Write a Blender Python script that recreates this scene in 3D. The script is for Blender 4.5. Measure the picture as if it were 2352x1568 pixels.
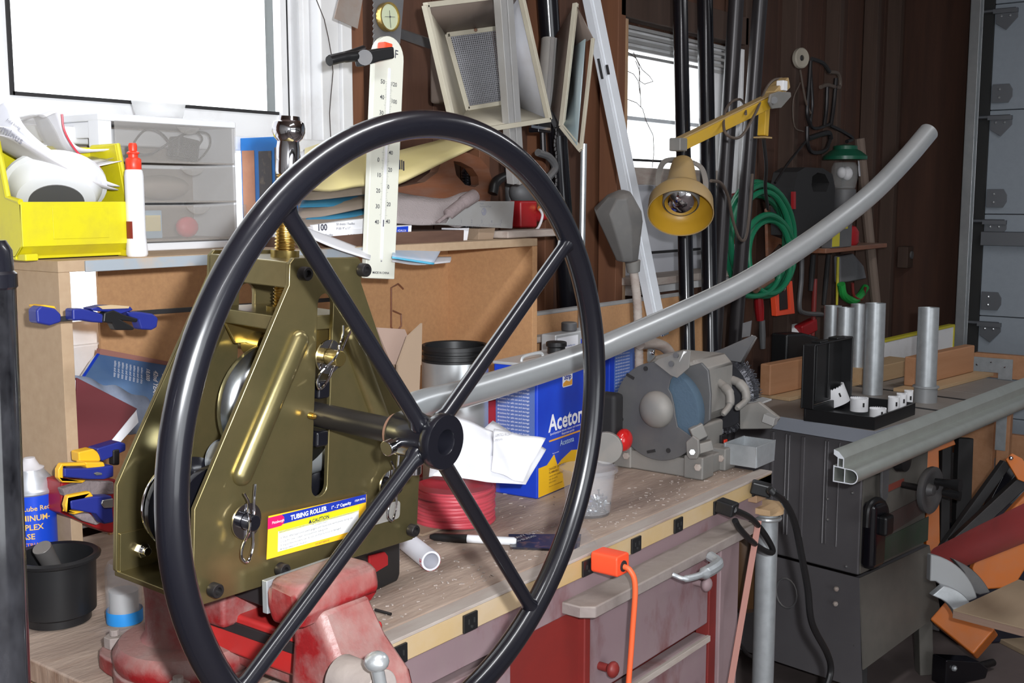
import bpy, math, random
from mathutils import Vector, Matrix
from mathutils.geometry import tessellate_polygon
random.seed(7)
SC = bpy.context.scene
for _o in list(bpy.data.objects): bpy.data.objects.remove(_o)
COL = SC.collection
PI = math.pi
V = Vector
# ---------------------------------------------------------------- camera
FPX, CH = 2600.0, 1.5
_al, _th = math.radians(37.3), math.atan(329 / 2600)
_Fh = V((math.cos(_al), math.sin(_al), 0)); CR = V((math.sin(_al), -math.cos(_al), 0))
CF = _Fh * math.cos(_th) + V((0, 0, -math.sin(_th))); CU = CR.cross(CF)
CO = V((0, 0, CH))
cam = bpy.data.objects.new('camera', bpy.data.cameras.new('camera')); COL.objects.link(cam)
cam.data.sensor_width = 36.0; cam.data.lens = FPX / 2352 * 36; cam.data.clip_start = .05
cam.matrix_world = Matrix(((CR.x, CU.x, -CF.x, 0), (CR.y, CU.y, -CF.y, 0), (CR.z, CU.z, -CF.z, CH), (0, 0, 0, 1)))
SC.camera = cam
# ---------------------------------------------------------------- light
SC.view_settings.view_transform = 'Standard'; SC.view_settings.look = 'None'
SC.view_settings.gamma = 1.0; SC.view_settings.exposure = 0.0
W = bpy.data.worlds.new('overcast'); SC.world = W; W.use_nodes = True
W.node_tree.nodes['Background'].inputs[0].default_value = (.93, .97, 1, 1)
W.node_tree.nodes['Background'].inputs[1].default_value = 3.6
def area(name, loc, target, size, power, col=(1, 1, 1)):
    d = bpy.data.lights.new(name, 'AREA'); d.size = size; d.energy = power; d.color = col
    o = bpy.data.objects.new(name, d); COL.objects.link(o); o.location = loc
    o.rotation_euler = (V(target) - V(loc)).to_track_quat('-Z', 'Y').to_euler(); return o
# the photographer's flash, above and to the right of the lens
_fl = CO + CR * .075 + CU * .06 - CF * .02
area('camera_flash', _fl, _fl + CF * 3 + CR * -.1, .03, 38, (.94, .97, 1))
# unseen fill lamps added overhead to brighten the room
for _i, (_x, _y) in enumerate([(.9, .35), (3.4, .1), (.2, -1.2)]):
    _l = area('added_fill_light', (_x, _y, 2.62), (_x, _y, 0), 1.3, 16 if _i != 1 else 14, (.97, .98, 1)); _l.data.shape = 'RECTANGLE'; _l.data.size_y = .16
# ---------------------------------------------------------------- measuring: a sight line from the camera met with a plane
def ray(px, py): return CF * FPX + CR * (px - 1176) + CU * (784 - py)
def onz(px, py, z): d = ray(px, py); return CO + d * ((z - CH) / d.z)
def ony(px, py, y): d = ray(px, py); return CO + d * (y / d.y)
def onx(px, py, x): d = ray(px, py); return CO + d * (x / d.x)
def atd(px, py, D): return CO + ray(px, py) * (D / FPX)
# ---------------------------------------------------------------- materials
def mat(name, col, rough=.5, metal=0, col2=None, scale=8, fac=.5, bump=0, bscale=60, trans=0, alpha=1, emit=0,
        stretch=(1, 1, 1), dust=0, spec=None, coat=0, sharp=0, ior=None):
    m = bpy.data.materials.new(name); m.use_nodes = True; nt = m.node_tree; N = nt.nodes; L = nt.links
    b = N['Principled BSDF']; I = b.inputs
    I['Base Color'].default_value = (*col, 1); I['Roughness'].default_value = rough; I['Metallic'].default_value = metal
    if trans: I['Transmission Weight'].default_value = trans
    if ior: I['IOR'].default_value = ior
    if alpha < 1: I['Alpha'].default_value = alpha
    if coat: I['Coat Weight'].default_value = coat; I['Coat Roughness'].default_value = .08
    if spec is not None: I['Specular IOR Level'].default_value = spec
    if emit: I['Emission Color'].default_value = (*col, 1); I['Emission Strength'].default_value = emit
    tc = mp = None
    if col2 or bump or dust:
        tc = N.new('ShaderNodeTexCoord'); mp = N.new('ShaderNodeMapping'); L.new(tc.outputs['Object'], mp.inputs[0])
        mp.inputs['Scale'].default_value = stretch
    out = None
    if col2:
        n = N.new('ShaderNodeTexNoise'); n.inputs['Scale'].default_value = scale; n.inputs['Detail'].default_value = 7
        n.inputs['Roughness'].default_value = .62
        L.new(mp.outputs[0], n.inputs['Vector'])
        r = N.new('ShaderNodeValToRGB'); w = .22 * (1 - sharp) + .02
        r.color_ramp.elements[0].position = max(0, 1 - fac - w); r.color_ramp.elements[1].position = min(1, 1 - fac + w)
        r.color_ramp.elements[0].color = (*col, 1); r.color_ramp.elements[1].color = (*col2, 1)
        L.new(n.outputs['Fac'], r.inputs[0]); out = r.outputs[0]
    if dust:
        n = N.new('ShaderNodeTexNoise'); n.inputs['Scale'].default_value = 23; n.inputs['Detail'].default_value = 8
        L.new(mp.outputs[0], n.inputs['Vector'])
        g = N.new('ShaderNodeNewGeometry'); s = N.new('ShaderNodeSeparateXYZ'); L.new(g.outputs['Normal'], s.inputs[0])
        a = N.new('ShaderNodeMath'); a.operation = 'MULTIPLY_ADD'; a.inputs[1].default_value = .55; L.new(s.outputs['Z'], a.inputs[0]); L.new(n.outputs['Fac'], a.inputs[2])
        k = N.new('ShaderNodeMapRange'); k.inputs[1].default_value = .45; k.inputs[2].default_value = 1.0; k.inputs[4].default_value = dust; L.new(a.outputs[0], k.inputs[0])
        x = N.new('ShaderNodeMix'); x.data_type = 'RGBA'; L.new(k.outputs[0], x.inputs[0])
        if out: L.new(out, x.inputs[6])
        else: x.inputs[6].default_value = (*col, 1)
        x.inputs[7].default_value = (.33, .285, .25, 1); out = x.outputs[2]
    if out: L.new(out, I['Base Color'])
    if bump:
        n2 = N.new('ShaderNodeTexNoise'); n2.inputs['Scale'].default_value = bscale; n2.inputs['Detail'].default_value = 5
        L.new(mp.outputs[0], n2.inputs['Vector']); bp = N.new('ShaderNodeBump'); bp.inputs['Strength'].default_value = bump
        bp.inputs['Distance'].default_value = .004
        L.new(n2.outputs['Fac'], bp.inputs['Height']); L.new(bp.outputs[0], I['Normal'])
    return m
M = {}
def dm(k, *a, **kw): M[k] = mat(k, *a, **kw)
dm('black_paint', (.006, .006, .009), .27, spec=.5, coat=.5)
dm('black_plastic', (.012, .012, .013), .38)
dm('black_matte', (.018, .017, .018), .7)
dm('dark_steel', (.022, .020, .021), .4, .5, dust=.05)
dm('zinc', (.32, .25, .115), .28, .82, (.19, .17, .08), 9, .5, bump=.03, bscale=90)
dm('zinc_bright', (.50, .38, .14), .28, .95)
dm('steel', (.62, .65, .68), .25, 1)
dm('galv', (.70, .72, .73), .28, .74, (.55, .58, .60), 14, .5, stretch=(.35, 1, 1))
dm('galv_dull', (.52, .55, .57), .42, .55, (.40, .42, .44), 40, .5)
dm('chrome', (.8, .8, .84), .07, 1)
dm('brass', (.65, .45, .14), .3, 1)
dm('rust_brown', (.22, .12, .08), .6, .3)
dm('mdf', (.58, .32, .15), .78, col2=(.47, .25, .12), scale=120, fac=.5)
dm('mdf_outer', (.47, .335, .215), .8, col2=(.41, .28, .175), scale=60, fac=.45)
dm('mdf_edge', (.50, .345, .215), .85, col2=(.40, .27, .16), scale=160, fac=.5)
dm('shelf_edge', (.34, .38, .42), .6, col2=(.50, .38, .27), scale=9, fac=.42, sharp=.6)
dm('white_paint', (.78, .78, .79), .5, col2=(.55, .52, .50), scale=9, fac=.25)
dm('white_plastic', (.80, .81, .84), .4)
dm('white_clean', (.85, .85, .87), .45)
dm('paper', (.86, .86, .90), .6)
dm('paper_grey', (.60, .58, .60), .7)
dm('ink', (.03, .03, .05), .6)
dm('ink_grey', (.22, .22, .26), .6)
dm('yellow_bin', (.68, .60, .012), .42, col2=(.52, .43, .04), scale=16, fac=.3, coat=.1)
dm('red_cap', (.85, .05, .02), .38)
dm('frosted', (.46, .44, .42), .45, alpha=.30, spec=.3)
dm('clear_plastic', (.70, .71, .74), .2, alpha=.17, spec=.6)
dm('tub_plastic', (.85, .85, .85), .2, alpha=.42, spec=.6)
dm('clear_film', (.4, .4, .42), .12, alpha=.10, spec=.7)
dm('bench_wood', (.50, .355, .265), .72, col2=(.19, .10, .06), scale=6, fac=.48, bump=.4, bscale=45, stretch=(.9, 3.4, 1), dust=.45, sharp=.3)
dm('bench_end', (.45, .26, .13), .8, col2=(.36, .24, .16), scale=20, fac=.5, dust=.4)
dm('board_worn', (.46, .40, .36), .75, col2=(.25, .15, .12), scale=18, fac=.35, stretch=(.5, 2, 2), dust=.6)
dm('strip_yellow', (.50, .33, .12), .5, col2=(.58, .47, .36), scale=6, fac=.42, stretch=(.6, 1, 1), dust=.1)
dm('mauve', (.27, .185, .20), .6, col2=(.15, .03, .03), scale=5, fac=.40, sharp=.75, dust=.25, stretch=(1.3, 1, .6))
dm('mauve_clean', (.29, .205, .215), .6, col2=(.24, .16, .165), scale=9, fac=.4)
dm('maroon_paint', (.23, .022, .018), .5, col2=(.14, .02, .018), scale=5, fac=.4)
dm('vise_red', (.23, .008, .010), .46, col2=(.26, .15, .14), scale=16, fac=.43, sharp=.5, dust=.5, bump=.25, bscale=120)
dm('vise_bar', (.52, .02, .018), .42, col2=(.33, .03, .03), scale=9, fac=.4)
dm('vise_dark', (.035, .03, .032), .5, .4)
dm('iron_dust', (.34, .29, .27), .7, .2, col2=(.22, .17, .16), scale=15, fac=.4, dust=.6, bump=.3)
dm('lamp_yellow', (.62, .37, .02), .45, col2=(.52, .33, .07), scale=14, fac=.4)
dm('lamp_dusty', (.46, .30, .11), .6, col2=(.38, .27, .14), scale=14, fac=.5)
dm('lamp_inner', (.48, .27, .02), .4)
dm('grey_cast', (.20, .195, .185), .6, .2, col2=(.26, .245, .225), scale=9, fac=.45, dust=.5)
dm('grey_guard', (.095, .095, .10), .55, .15, col2=(.125, .122, .12), scale=20, fac=.4)
dm('grey_dark', (.12, .12, .125), .55, .2, dust=.3)
dm('stone_blue', (.065, .105, .15), .9, bump=.3, bscale=200)
dm('wire_wheel', (.13, .13, .145), .35, .8)
dm('alu_dusty', (.50, .50, .50), .5, .5, col2=(.42, .40, .38), scale=9, fac=.45)
dm('alu_white', (.80, .83, .88), .45, .1, col2=(.70, .72, .76), scale=11, fac=.35)
dm('alu_rail', (.42, .44, .41), .38, .5, col2=(.36, .37, .34), scale=20, fac=.4, stretch=(.2, 1, 1))
dm('reflector', (.62, .63, .68), .35, .25, col2=(.50, .47, .47), scale=10, fac=.35)
dm('lamp_beige', (.52, .48, .38), .55, .1, col2=(.38, .33, .26), scale=9, fac=.35)
dm('lamp_back', (.20, .155, .13), .6, .2)
dm('mesh_screen', (.45, .45, .48), .5, .5)
dm('thermo', (.78, .78, .68), .45)
dm('wood_red', (.27, .105, .05), .5, col2=(.17, .06, .03), scale=10, fac=.5, stretch=(.5, 3, 3), dust=.35)
dm('wood_dark', (.09, .045, .032), .7, col2=(.16, .09, .06), scale=12, fac=.45, stretch=(.5, 4, 4))
dm('fir', (.50, .26, .14), .6, col2=(.40, .19, .09), scale=7, fac=.5, stretch=(.25, 5, 5))
dm('fir_pale', (.55, .38, .22), .65, col2=(.46, .30, .16), scale=7, fac=.5, stretch=(.25, 5, 5))
dm('ply', (.40, .30, .20), .7, col2=(.33, .24, .155), scale=5, fac=.5, stretch=(.4, 2, 2))
dm('ply_edge', (.26, .16, .12), .8, col2=(.36, .25, .19), scale=8, fac=.5, stretch=(.1, .1, 60))
dm('orange_paint', (.62, .16, .02), .42, dust=.2)
dm('orange_plug', (.95, .09, .03), .42)
dm('orange_cord', (.80, .13, .04), .5)
dm('pink_rubber', (.34, .15, .12), .6)
dm('red_tube', (.46, .07, .07), .5, col2=(.34, .07, .07), scale=9, fac=.4)
dm('blue_can', (.01, .045, .50), .35, col2=(.012, .075, .62), scale=9, fac=.4)
dm('can_grey', (.62, .63, .64), .4, .4)
dm('can_orange', (.80, .37, .05), .45)
dm('can_yellow', (.88, .50, .01), .42)
dm('text_blue', (.10, .18, .45), .5)
dm('label_blue', (.012, .03, .30), .35)
dm('label_orange', (.86, .47, .02), .4)
dm('label_yellow', (.88, .85, .01), .4)
dm('label_red', (.75, .01, .10), .4)
dm('label_white', (.84, .84, .82), .5)
dm('spray_blue', (.012, .07, .62), .32, .1)
dm('spray_silver', (.58, .60, .64), .38, .6)
dm('gold_text', (.85, .52, .12), .5)
dm('blue_tape', (.02, .25, .66), .5)
dm('clamp_blue', (.018, .028, .22), .4, coat=.1)
dm('clamp_yellow', (.85, .46, .02), .42)
dm('book_maroon', (.13, .02, .025), .45)
dm('book_blue', (.05, .12, .30), .5, col2=(.13, .22, .36), scale=8, fac=.5)
dm('book_spots', (.20, .24, .33), .6, col2=(.27, .31, .40), scale=90, fac=.5)
dm('blue_box', (.02, .20, .62), .4)
dm('orange_brown', (.45, .17, .09), .5, col2=(.60, .30, .16), scale=14, fac=.5)
dm('dark_photo', (.08, .07, .07), .5, col2=(.40, .28, .18), scale=18, fac=.4, sharp=.6)
dm('cardboard', (.34, .245, .17), .8)
dm('cardboard_pink', (.38, .27, .22), .8)
dm('manila', (.70, .60, .25), .6, col2=(.78, .66, .36), scale=5, fac=.5)
dm('brown_paper', (.30, .245, .205), .75, col2=(.25, .20, .165), scale=7, fac=.5)
dm('sandpaper', (.36, .31, .31), .9, bump=.4, bscale=300)
dm('leather_grey', (.25, .20, .20), .9, bump=.6, bscale=150)
dm('blue_dusty', (.03, .19, .33), .6)
dm('red_wire', (.66, .04, .07), .4)
dm('red_paint', (.32, .010, .014), .4)
dm('white_pipe', (.72, .72, .78), .4)
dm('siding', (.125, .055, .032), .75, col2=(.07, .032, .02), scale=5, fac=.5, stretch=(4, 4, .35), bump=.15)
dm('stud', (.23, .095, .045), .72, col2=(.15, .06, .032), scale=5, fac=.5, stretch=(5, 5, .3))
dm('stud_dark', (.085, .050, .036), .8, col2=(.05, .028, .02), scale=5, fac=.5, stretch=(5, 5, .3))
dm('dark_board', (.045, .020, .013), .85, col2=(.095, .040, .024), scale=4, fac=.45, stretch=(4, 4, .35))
dm('door_panel', (.33, .37, .42), .6, col2=(.30, .34, .385), scale=40, fac=.5)
dm('door_gasket', (.02, .02, .02), .7)
dm('hinge_metal', (.20, .21, .23), .45, .7)
dm('concrete', (.15, .115, .11), .85, col2=(.09, .07, .065), scale=3, fac=.5)
dm('ceiling_wood', (.12, .07, .05), .8)
dm('plaster', (.55, .54, .53), .85)
dm('hose_green', (.008, .16, .075), .35)
dm('green_enamel', (.01, .09, .05), .35)
dm('green_plastic', (.02, .33, .06), .45)
dm('tape_yellow', (.55, .48, .03), .5)
dm('saw_paint', (.115, .108, .115), .36, .2, col2=(.135, .128, .135), scale=9, fac=.5)
dm('saw_front', (.12, .113, .10), .6, .1, col2=(.14, .13, .115), scale=9, fac=.5, dust=.15)
dm('saw_top', (.24, .225, .21), .5, .25, col2=(.34, .30, .27), scale=7, fac=.45, dust=.4)
dm('saw_apron', (.32, .345, .40), .55, .2)
dm('miter_grey', (.33, .34, .35), .45, .2)
dm('bottle_amber', (.07, .035, .015), .3)
dm('glass', (.9, .95, .95), .03, alpha=.12, spec=.5)
dm('dial_face', (.48, .52, .36), .35)
dm('pipe_black', (.008, .008, .011), .22, .2, coat=.35)
dm('pipe_brown', (.032, .028, .030), .34, .35)
dm('cord_brown', (.10, .075, .06), .6)
dm('screw_grey', (.35, .33, .32), .35, .9, (.12, .11, .11), 60, .5)
dm('wire_dark', (.05, .035, .03), .7)
# ---------------------------------------------------------------- mesh building
class MB:
    def __init__(s): s.v = []; s.f = []
    def add(s, vs, fs, T=None):
        o = len(s.v)
        s.v += [tuple(T @ V(p)) if T else tuple(p) for p in vs]
        s.f += [tuple(i + o for i in f) for f in fs]; return s
    def box(s, c, d, T=None, R=None):
        x, y, z = d[0] / 2, d[1] / 2, d[2] / 2
        vs = [V((a * x, b * y, e * z)) for a in (-1, 1) for b in (-1, 1) for e in (-1, 1)]
        if R is not None: vs = [R @ p for p in vs]
        vs = [p + V(c) for p in vs]
        return s.add(vs, [(0, 1, 3, 2), (4, 6, 7, 5), (0, 4, 5, 1), (2, 3, 7, 6), (0, 2, 6, 4), (1, 5, 7, 3)], T)
    def bar(s, p0, p1, w, h, up=(0, 0, 1)):     # rectangular bar from p0 to p1
        p0, p1 = V(p0), V(p1); d = (p1 - p0); L = d.length; d.normalize()
        u = V(up); a = d.cross(u)
        if a.length < 1e-4: a = d.cross(V((1, 0, 0)))
        a.normalize(); b = a.cross(d)
        R = Matrix((a, d, b)).transposed()
        return s.box((p0 + p1) / 2, (w, L, h), R=R)
    def tube(s, pts, r, n=10, caps=True, closed=False):
        pts = [V(p) for p in pts]; k = len(pts); rs = r if isinstance(r, (list, tuple)) else [r] * k
        def tan(i):
            if closed: return (pts[(i + 1) % k] - pts[i - 1]).normalized()
            return (pts[min(i + 1, k - 1)] - pts[max(i - 1, 0)]).normalized()
        t = tan(0); a = t.cross(V((0, 0, 1)))
        if a.length < .05: a = t.cross(V((1, 0, 0)))
        a.normalize(); vs = []
        for i in range(k):
            t = tan(i); a = (a - t * a.dot(t)).normalized(); b = t.cross(a)
            for j in range(n):
                g = 2 * PI * j / n; vs.append(pts[i] + (a * math.cos(g) + b * math.sin(g)) * rs[i])
        fs = []
        for i in range(k if closed else k - 1):
            i2 = (i + 1) % k
            for j in range(n): j2 = (j + 1) % n; fs.append((i * n + j, i * n + j2, i2 * n + j2, i2 * n + j))
        if caps and not closed: fs.append(tuple(range(n))[::-1]); fs.append(tuple((k - 1) * n + j for j in range(n)))
        return s.add(vs, fs)
    def cyl(s, p0, p1, r0, r1=None, n=24, caps=True):
        return s.tube([p0, p1], [r0, r0 if r1 is None else r1], n, caps)
    def pipe(s, p0, p1, ro, ri, n=28):            # hollow, open both ends
        p0, p1 = V(p0), V(p1)
        return s.lathe([(ri, 0), (ro, 0), (ro, (p1 - p0).length), (ri, (p1 - p0).length), (ri, 0)], n, axis(p0, p1))
    def lathe(s, prof, n=28, T=None):
        vs = []; fs = []; k = len(prof)
        for r, z in prof:
            for j in range(n): g = 2 * PI * j / n; vs.append(V((r * math.cos(g), r * math.sin(g), z)))
        for i in range(k - 1):
            for j in range(n):
                j2 = (j + 1) % n; q = (i * n + j, i * n + j2, (i + 1) * n + j2, (i + 1) * n + j)
                if prof[i][0] < 1e-6: q = (i * n, q[2], q[3])
                elif prof[i + 1][0] < 1e-6: q = (q[0], q[1], (i + 1) * n)
                fs.append(q)
        return s.add(vs, fs, T)
    def sphere(s, c, r, n=16, sc=(1, 1, 1), T=None):
        pr = [(r * math.sin(PI * i / (n // 2)), -r * math.cos(PI * i / (n // 2))) for i in range(n // 2 + 1)]
        pr[0] = (0, -r); pr[-1] = (0, r)
        Q = Matrix.Translation(c) @ Matrix.Diagonal((*sc, 1))
        return s.lathe(pr, n, (T @ Q) if T else Q)
    def prism(s, poly, h0, h1, T=None, holes=()):  # polygon in XY, from h0 to h1 along Z
        loops = [list(poly)] + [list(q) for q in holes]
        flat = [p for l in loops for p in l]; n = len(flat)
        tri = tessellate_polygon([[V((p[0], p[1], 0)) for p in l] for l in loops])
        vs = [V((p[0], p[1], h0)) for p in flat] + [V((p[0], p[1], h1)) for p in flat]
        fs = []
        if not holes and True:
            fs = [tuple(range(n))[::-1], tuple(range(n, 2 * n))]
        else:
            for t in tri:
                a, b, c = [V((*flat[i], 0)) for i in t]
                t = tuple(t) if (b - a).cross(c - a).z > 0 else tuple(t)[::-1]
                fs.append(tuple(i + n for i in t)); fs.append(t[::-1])
        o = 0
        for l in loops:
            k = len(l)
            for i in range(k): j = (i + 1) % k; fs.append((o + i, o + j, o + j + n, o + i + n))
            o += k
        return s.add(vs, fs, T)
    def grid(s, fn, nu, nv, T=None):
        vs = [V(fn(i / nu, j / nv)) for j in range(nv + 1) for i in range(nu + 1)]
        fs = [(j * (nu + 1) + i, j * (nu + 1) + i + 1, (j + 1) * (nu + 1) + i + 1, (j + 1) * (nu + 1) + i) for j in range(nv) for i in range(nu)]
        return s.add(vs, fs, T)
def axis(p0, p1, roll=0):
    d = (V(p1) - V(p0)).normalized(); q = d.to_track_quat('Z', 'Y')
    return Matrix.Translation(p0) @ q.to_matrix().to_4x4() @ Matrix.Rotation(roll, 4, 'Z')
def arc(cx, cy, r, a0, a1, n): return [(cx + r * math.cos(math.radians(a0 + (a1 - a0) * i / n)), cy + r * math.sin(math.radians(a0 + (a1 - a0) * i / n))) for i in range(n + 1)]
def rrect(x0, y0, x1, y1, r, n=4):
    return arc(x1 - r, y1 - r, r, 0, 90, n) + arc(x0 + r, y1 - r, r, 90, 180, n) + arc(x0 + r, y0 + r, r, 180, 270, n) + arc(x1 - r, y0 + r, r, 270, 360, n)
XZ = Matrix(((1, 0, 0, 0), (0, 0, -1, 0), (0, 1, 0, 0), (0, 0, 0, 1)))     # XY drawing -> XZ plane, thickness towards -Y
XZf = Matrix(((1, 0, 0, 0), (0, 0, 1, 0), (0, 1, 0, 0), (0, 0, 0, 1)))
YZ = Matrix(((0, 0, -1, 0), (-1, 0, 0, 0), (0, 1, 0, 0), (0, 0, 0, 1)))    # drawing x -> -Y, y -> Z, thickness towards -X
def spline(pts, k=8):
    P_ = [V(p) for p in pts]; P_ = [P_[0] * 2 - P_[1]] + P_ + [P_[-1] * 2 - P_[-2]]; out = []
    for i in range(1, len(P_) - 2):
        a, b, c, d = P_[i - 1:i + 3]
        for j in range(k):
            t = j / k; out.append(.5 * ((2 * b) + (c - a) * t + (2 * a - 5 * b + 4 * c - d) * t * t + (3 * b - a - 3 * c + d) * t ** 3))
    return out + [P_[-2]]
def fin(name, mb, m, parent=None, bev=0, smooth=True, ang=35, solid=0, sub=0):
    me = bpy.data.meshes.new(name); me.from_pydata(mb.v, [], mb.f); me.update()
    bmfix(me)
    if smooth:
        me.shade_smooth(); me.set_sharp_from_angle(angle=math.radians(ang))
    o = bpy.data.objects.new(name, me); COL.objects.link(o); me.materials.append(M[m] if isinstance(m, str) else m)
    if parent: o.parent = parent
    if solid: d = o.modifiers.new('solid', 'SOLIDIFY'); d.thickness = solid; d.offset = 0
    if bev:
        d = o.modifiers.new('bevel', 'BEVEL'); d.width = bev; d.segments = 2; d.limit_method = 'ANGLE'; d.angle_limit = math.radians(40); d.harden_normals = True
    if sub: d = o.modifiers.new('sub', 'SUBSURF'); d.levels = d.render_levels = sub
    return o
import bmesh
def bmfix(me):
    bm = bmesh.new(); bm.from_mesh(me); bmesh.ops.remove_doubles(bm, verts=bm.verts, dist=1e-6)
    bmesh.ops.recalc_face_normals(bm, faces=bm.faces); bm.to_mesh(me); bm.free()
def tag(o, label=None, cat=None, group=None, kind=None):
    if label: o['label'] = label
    if cat: o['category'] = cat
    if group: o['group'] = group
    if kind: o['kind'] = kind
    return o
def thing(name, label, cat, T=None, group=None):
    o = bpy.data.objects.new(name, None); COL.objects.link(o); o.empty_display_size = .02
    if T is not None: o.matrix_world = T
    return tag(o, label, cat, group)
def single(name, label, cat, mb, m, T=None, group=None, **k):
    o = fin(name, mb, m, **k)
    if T is not None: o.matrix_world = T
    return tag(o, label, cat, group)
def structure(name, mb, m, **k): return tag(fin(name, mb, m, **k), kind='structure')
def TR(p, yaw=0, pitch=0, roll=0, s=1):
    return Matrix.Translation(p) @ Matrix.Rotation(yaw, 4, 'Z') @ Matrix.Rotation(pitch, 4, 'X') @ Matrix.Rotation(roll, 4, 'Y') @ Matrix.Diagonal((s, s, s, 1))
def frame(o, x, y):                                # origin, X direction and rough Y direction
    x = V(x).normalized(); z = x.cross(V(y)).normalized(); y = z.cross(x)
    return Matrix.Translation(o) @ Matrix((x, y, z)).transposed().to_4x4()
def dup(root, T, label=None):
    r = root.copy(); COL.objects.link(r); r.matrix_world = T
    if label: r['label'] = label
    for ch in root.children:
        c = ch.copy(); COL.objects.link(c); c.parent = r
        for g in ch.children: d = g.copy(); COL.objects.link(d); d.parent = c
    return r
def printing(parent, items, m, T, name='printed_text'):   # flat lettering: (text, x, y, size, align, bold)
    mb = MB(); dg = bpy.context.evaluated_depsgraph_get()
    for it in items:
        s_, x, y, sz = it[:4]; al = it[4] if len(it) > 4 else 'LEFT'; off = it[5] if len(it) > 5 else 0; sx = it[6] if len(it) > 6 else 1
        c = bpy.data.curves.new('t', 'FONT'); c.body = s_; c.size = sz; c.align_x = al; c.offset = off; c.resolution_u = 2
        o = bpy.data.objects.new('t', c); COL.objects.link(o); dg.update()
        me = bpy.data.meshes.new_from_object(o.evaluated_get(dg))
        mb.add([V((v.co.x * sx + x, v.co.y + y, 0)) for v in me.vertices], [tuple(p.vertices) for p in me.polygons], T)
        bpy.data.objects.remove(o); bpy.data.meshes.remove(me); bpy.data.curves.remove(c)
    return fin(name, mb, m, parent, smooth=False)
def onmb(parent, name, m, mb, **k): return fin(name, mb, m, parent, **k)
# ================================================================ the room
XD, YW, YS = 5.3, 1.72, 1.80          # garage door plane, stud faces, siding plane
structure('floor', MB().box((1.9, -.6, -.05), (7.2, 5.2, .1)), 'concrete', smooth=False)
structure('ceiling', MB().box((1.9, -.6, 2.75), (7.2, 5.2, .1)), 'ceiling_wood', smooth=False)
structure('wall_left', MB().box((-1.65, -.6, 1.35), (.1, 5.2, 2.7)), 'plaster', smooth=False)
# wall_front (behind the camera) has an unseen opening added to let in fill light
wf = MB(); wf.prism([(-1.6, 0), (5.5, 0), (5.5, 2.7), (-1.6, 2.7)], 0, .1, Matrix.Translation((0, -3.05, 0)) @ XZ,
    holes=[[(-1.1, .05), (-1.1, 2.1), (1.2, 2.1), (1.2, .05)]])
structure('wall_front', wf, 'plaster', smooth=False)
wb = MB(); wb.prism([(-1.6, 0), (5.5, 0), (5.5, 2.7), (-1.6, 2.7)], 0, -.03, Matrix.Translation((0, YS + .03, 0)) @ XZ,
    holes=[[(.1, 1.25), (.1, 2.6), (1.60, 2.6), (1.60, 1.25)], [(2.80, 1.22), (2.80, 2.0), (3.53, 2.0), (3.53, 1.22)]])
back = structure('wall_back', wb, 'dark_board', smooth=False)
# vertical siding boards seen from inside, a gap between each
def plank(x0, x1, z0, z1, m, y=YS, t=.018, par=back):
    fin('plank', MB().box(((x0 + x1) / 2, y - t / 2, (z0 + z1) / 2), (x1 - x0 - .005, t, z1 - z0)), m, par, bev=.0015)
x = 1.62
while x < XD:
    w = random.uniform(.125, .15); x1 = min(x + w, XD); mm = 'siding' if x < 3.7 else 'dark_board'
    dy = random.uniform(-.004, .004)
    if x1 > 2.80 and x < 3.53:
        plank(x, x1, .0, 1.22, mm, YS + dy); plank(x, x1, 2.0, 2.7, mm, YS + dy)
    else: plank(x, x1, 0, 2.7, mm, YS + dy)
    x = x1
def stud(x0, x1, z0=0, z1=2.7, m='stud', y0=YW, par=back):
    fin('stud', MB().box(((x0 + x1) / 2, (y0 + YS - .02) / 2, (z0 + z1) / 2), (x1 - x0, YS - .02 - y0, z1 - z0)), m, par, bev=.002)
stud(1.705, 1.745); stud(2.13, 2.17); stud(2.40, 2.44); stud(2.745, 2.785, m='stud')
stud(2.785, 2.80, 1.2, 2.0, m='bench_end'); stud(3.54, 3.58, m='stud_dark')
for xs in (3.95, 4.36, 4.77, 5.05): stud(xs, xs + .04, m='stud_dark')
fin('lintel', MB().box((3.16, 1.745, 2.05), (.80, .05, .09)), 'stud_dark', back, bev=.002)
fin('window_liner', MB().box((2.735, 1.83, 1.6), (.13, .06, .9)), 'stud', back); fin('window_liner', MB().box((1.66, 1.83, 1.9), (.12, .06, 1.5)), 'white_paint', back)
# window_1: white frame, black gaskets, blown-out sky
def gasket(mb, x0, x1, z0, z1, y, t=.006, sides='lrbt'):
    if 'l' in sides: mb.box((x0, y, (z0 + z1) / 2), (t, t, z1 - z0 + t))
    if 'r' in sides: mb.box((x1, y, (z0 + z1) / 2), (t, t, z1 - z0 + t))
    if 'b' in sides: mb.box(((x0 + x1) / 2, y, z0), (x1 - x0, t, t))
    if 't' in sides: mb.box(((x0 + x1) / 2, y, z1), (x1 - x0, t, t))
gl = ony(19, 217, 1.775).x; gr = ony(652, 266, 1.775).x; gz = ony(652, 263, 1.775).z
w1 = tag(bpy.data.objects.new('window_1', None), kind='structure'); COL.objects.link(w1)
f = MB()
for (x0, x1, z0, z1, y0, y1) in [(.10, gl, 1.25, 2.6, 1.765, 1.80), (gr, 1.60, 1.25, 2.6, 1.765, 1.80), (.1, 1.6, 2.5, 2.6, 1.765, 1.8),
                                 (gl, gr, gz - .05, gz, 1.765, 1.80), (.1, 1.6, 1.25, 1.29, 1.765, 1.8), (1.545, 1.56, 1.25, 2.6, 1.75, 1.765), (1.585, 1.60, 1.25, 2.6, 1.74, 1.765)]:
    f.box(((x0 + x1) / 2, (y0 + y1) / 2, (z0 + z1) / 2), (x1 - x0, y1 - y0, z1 - z0))
fin('window_frame', f, 'white_paint', w1, bev=.0015)
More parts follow.
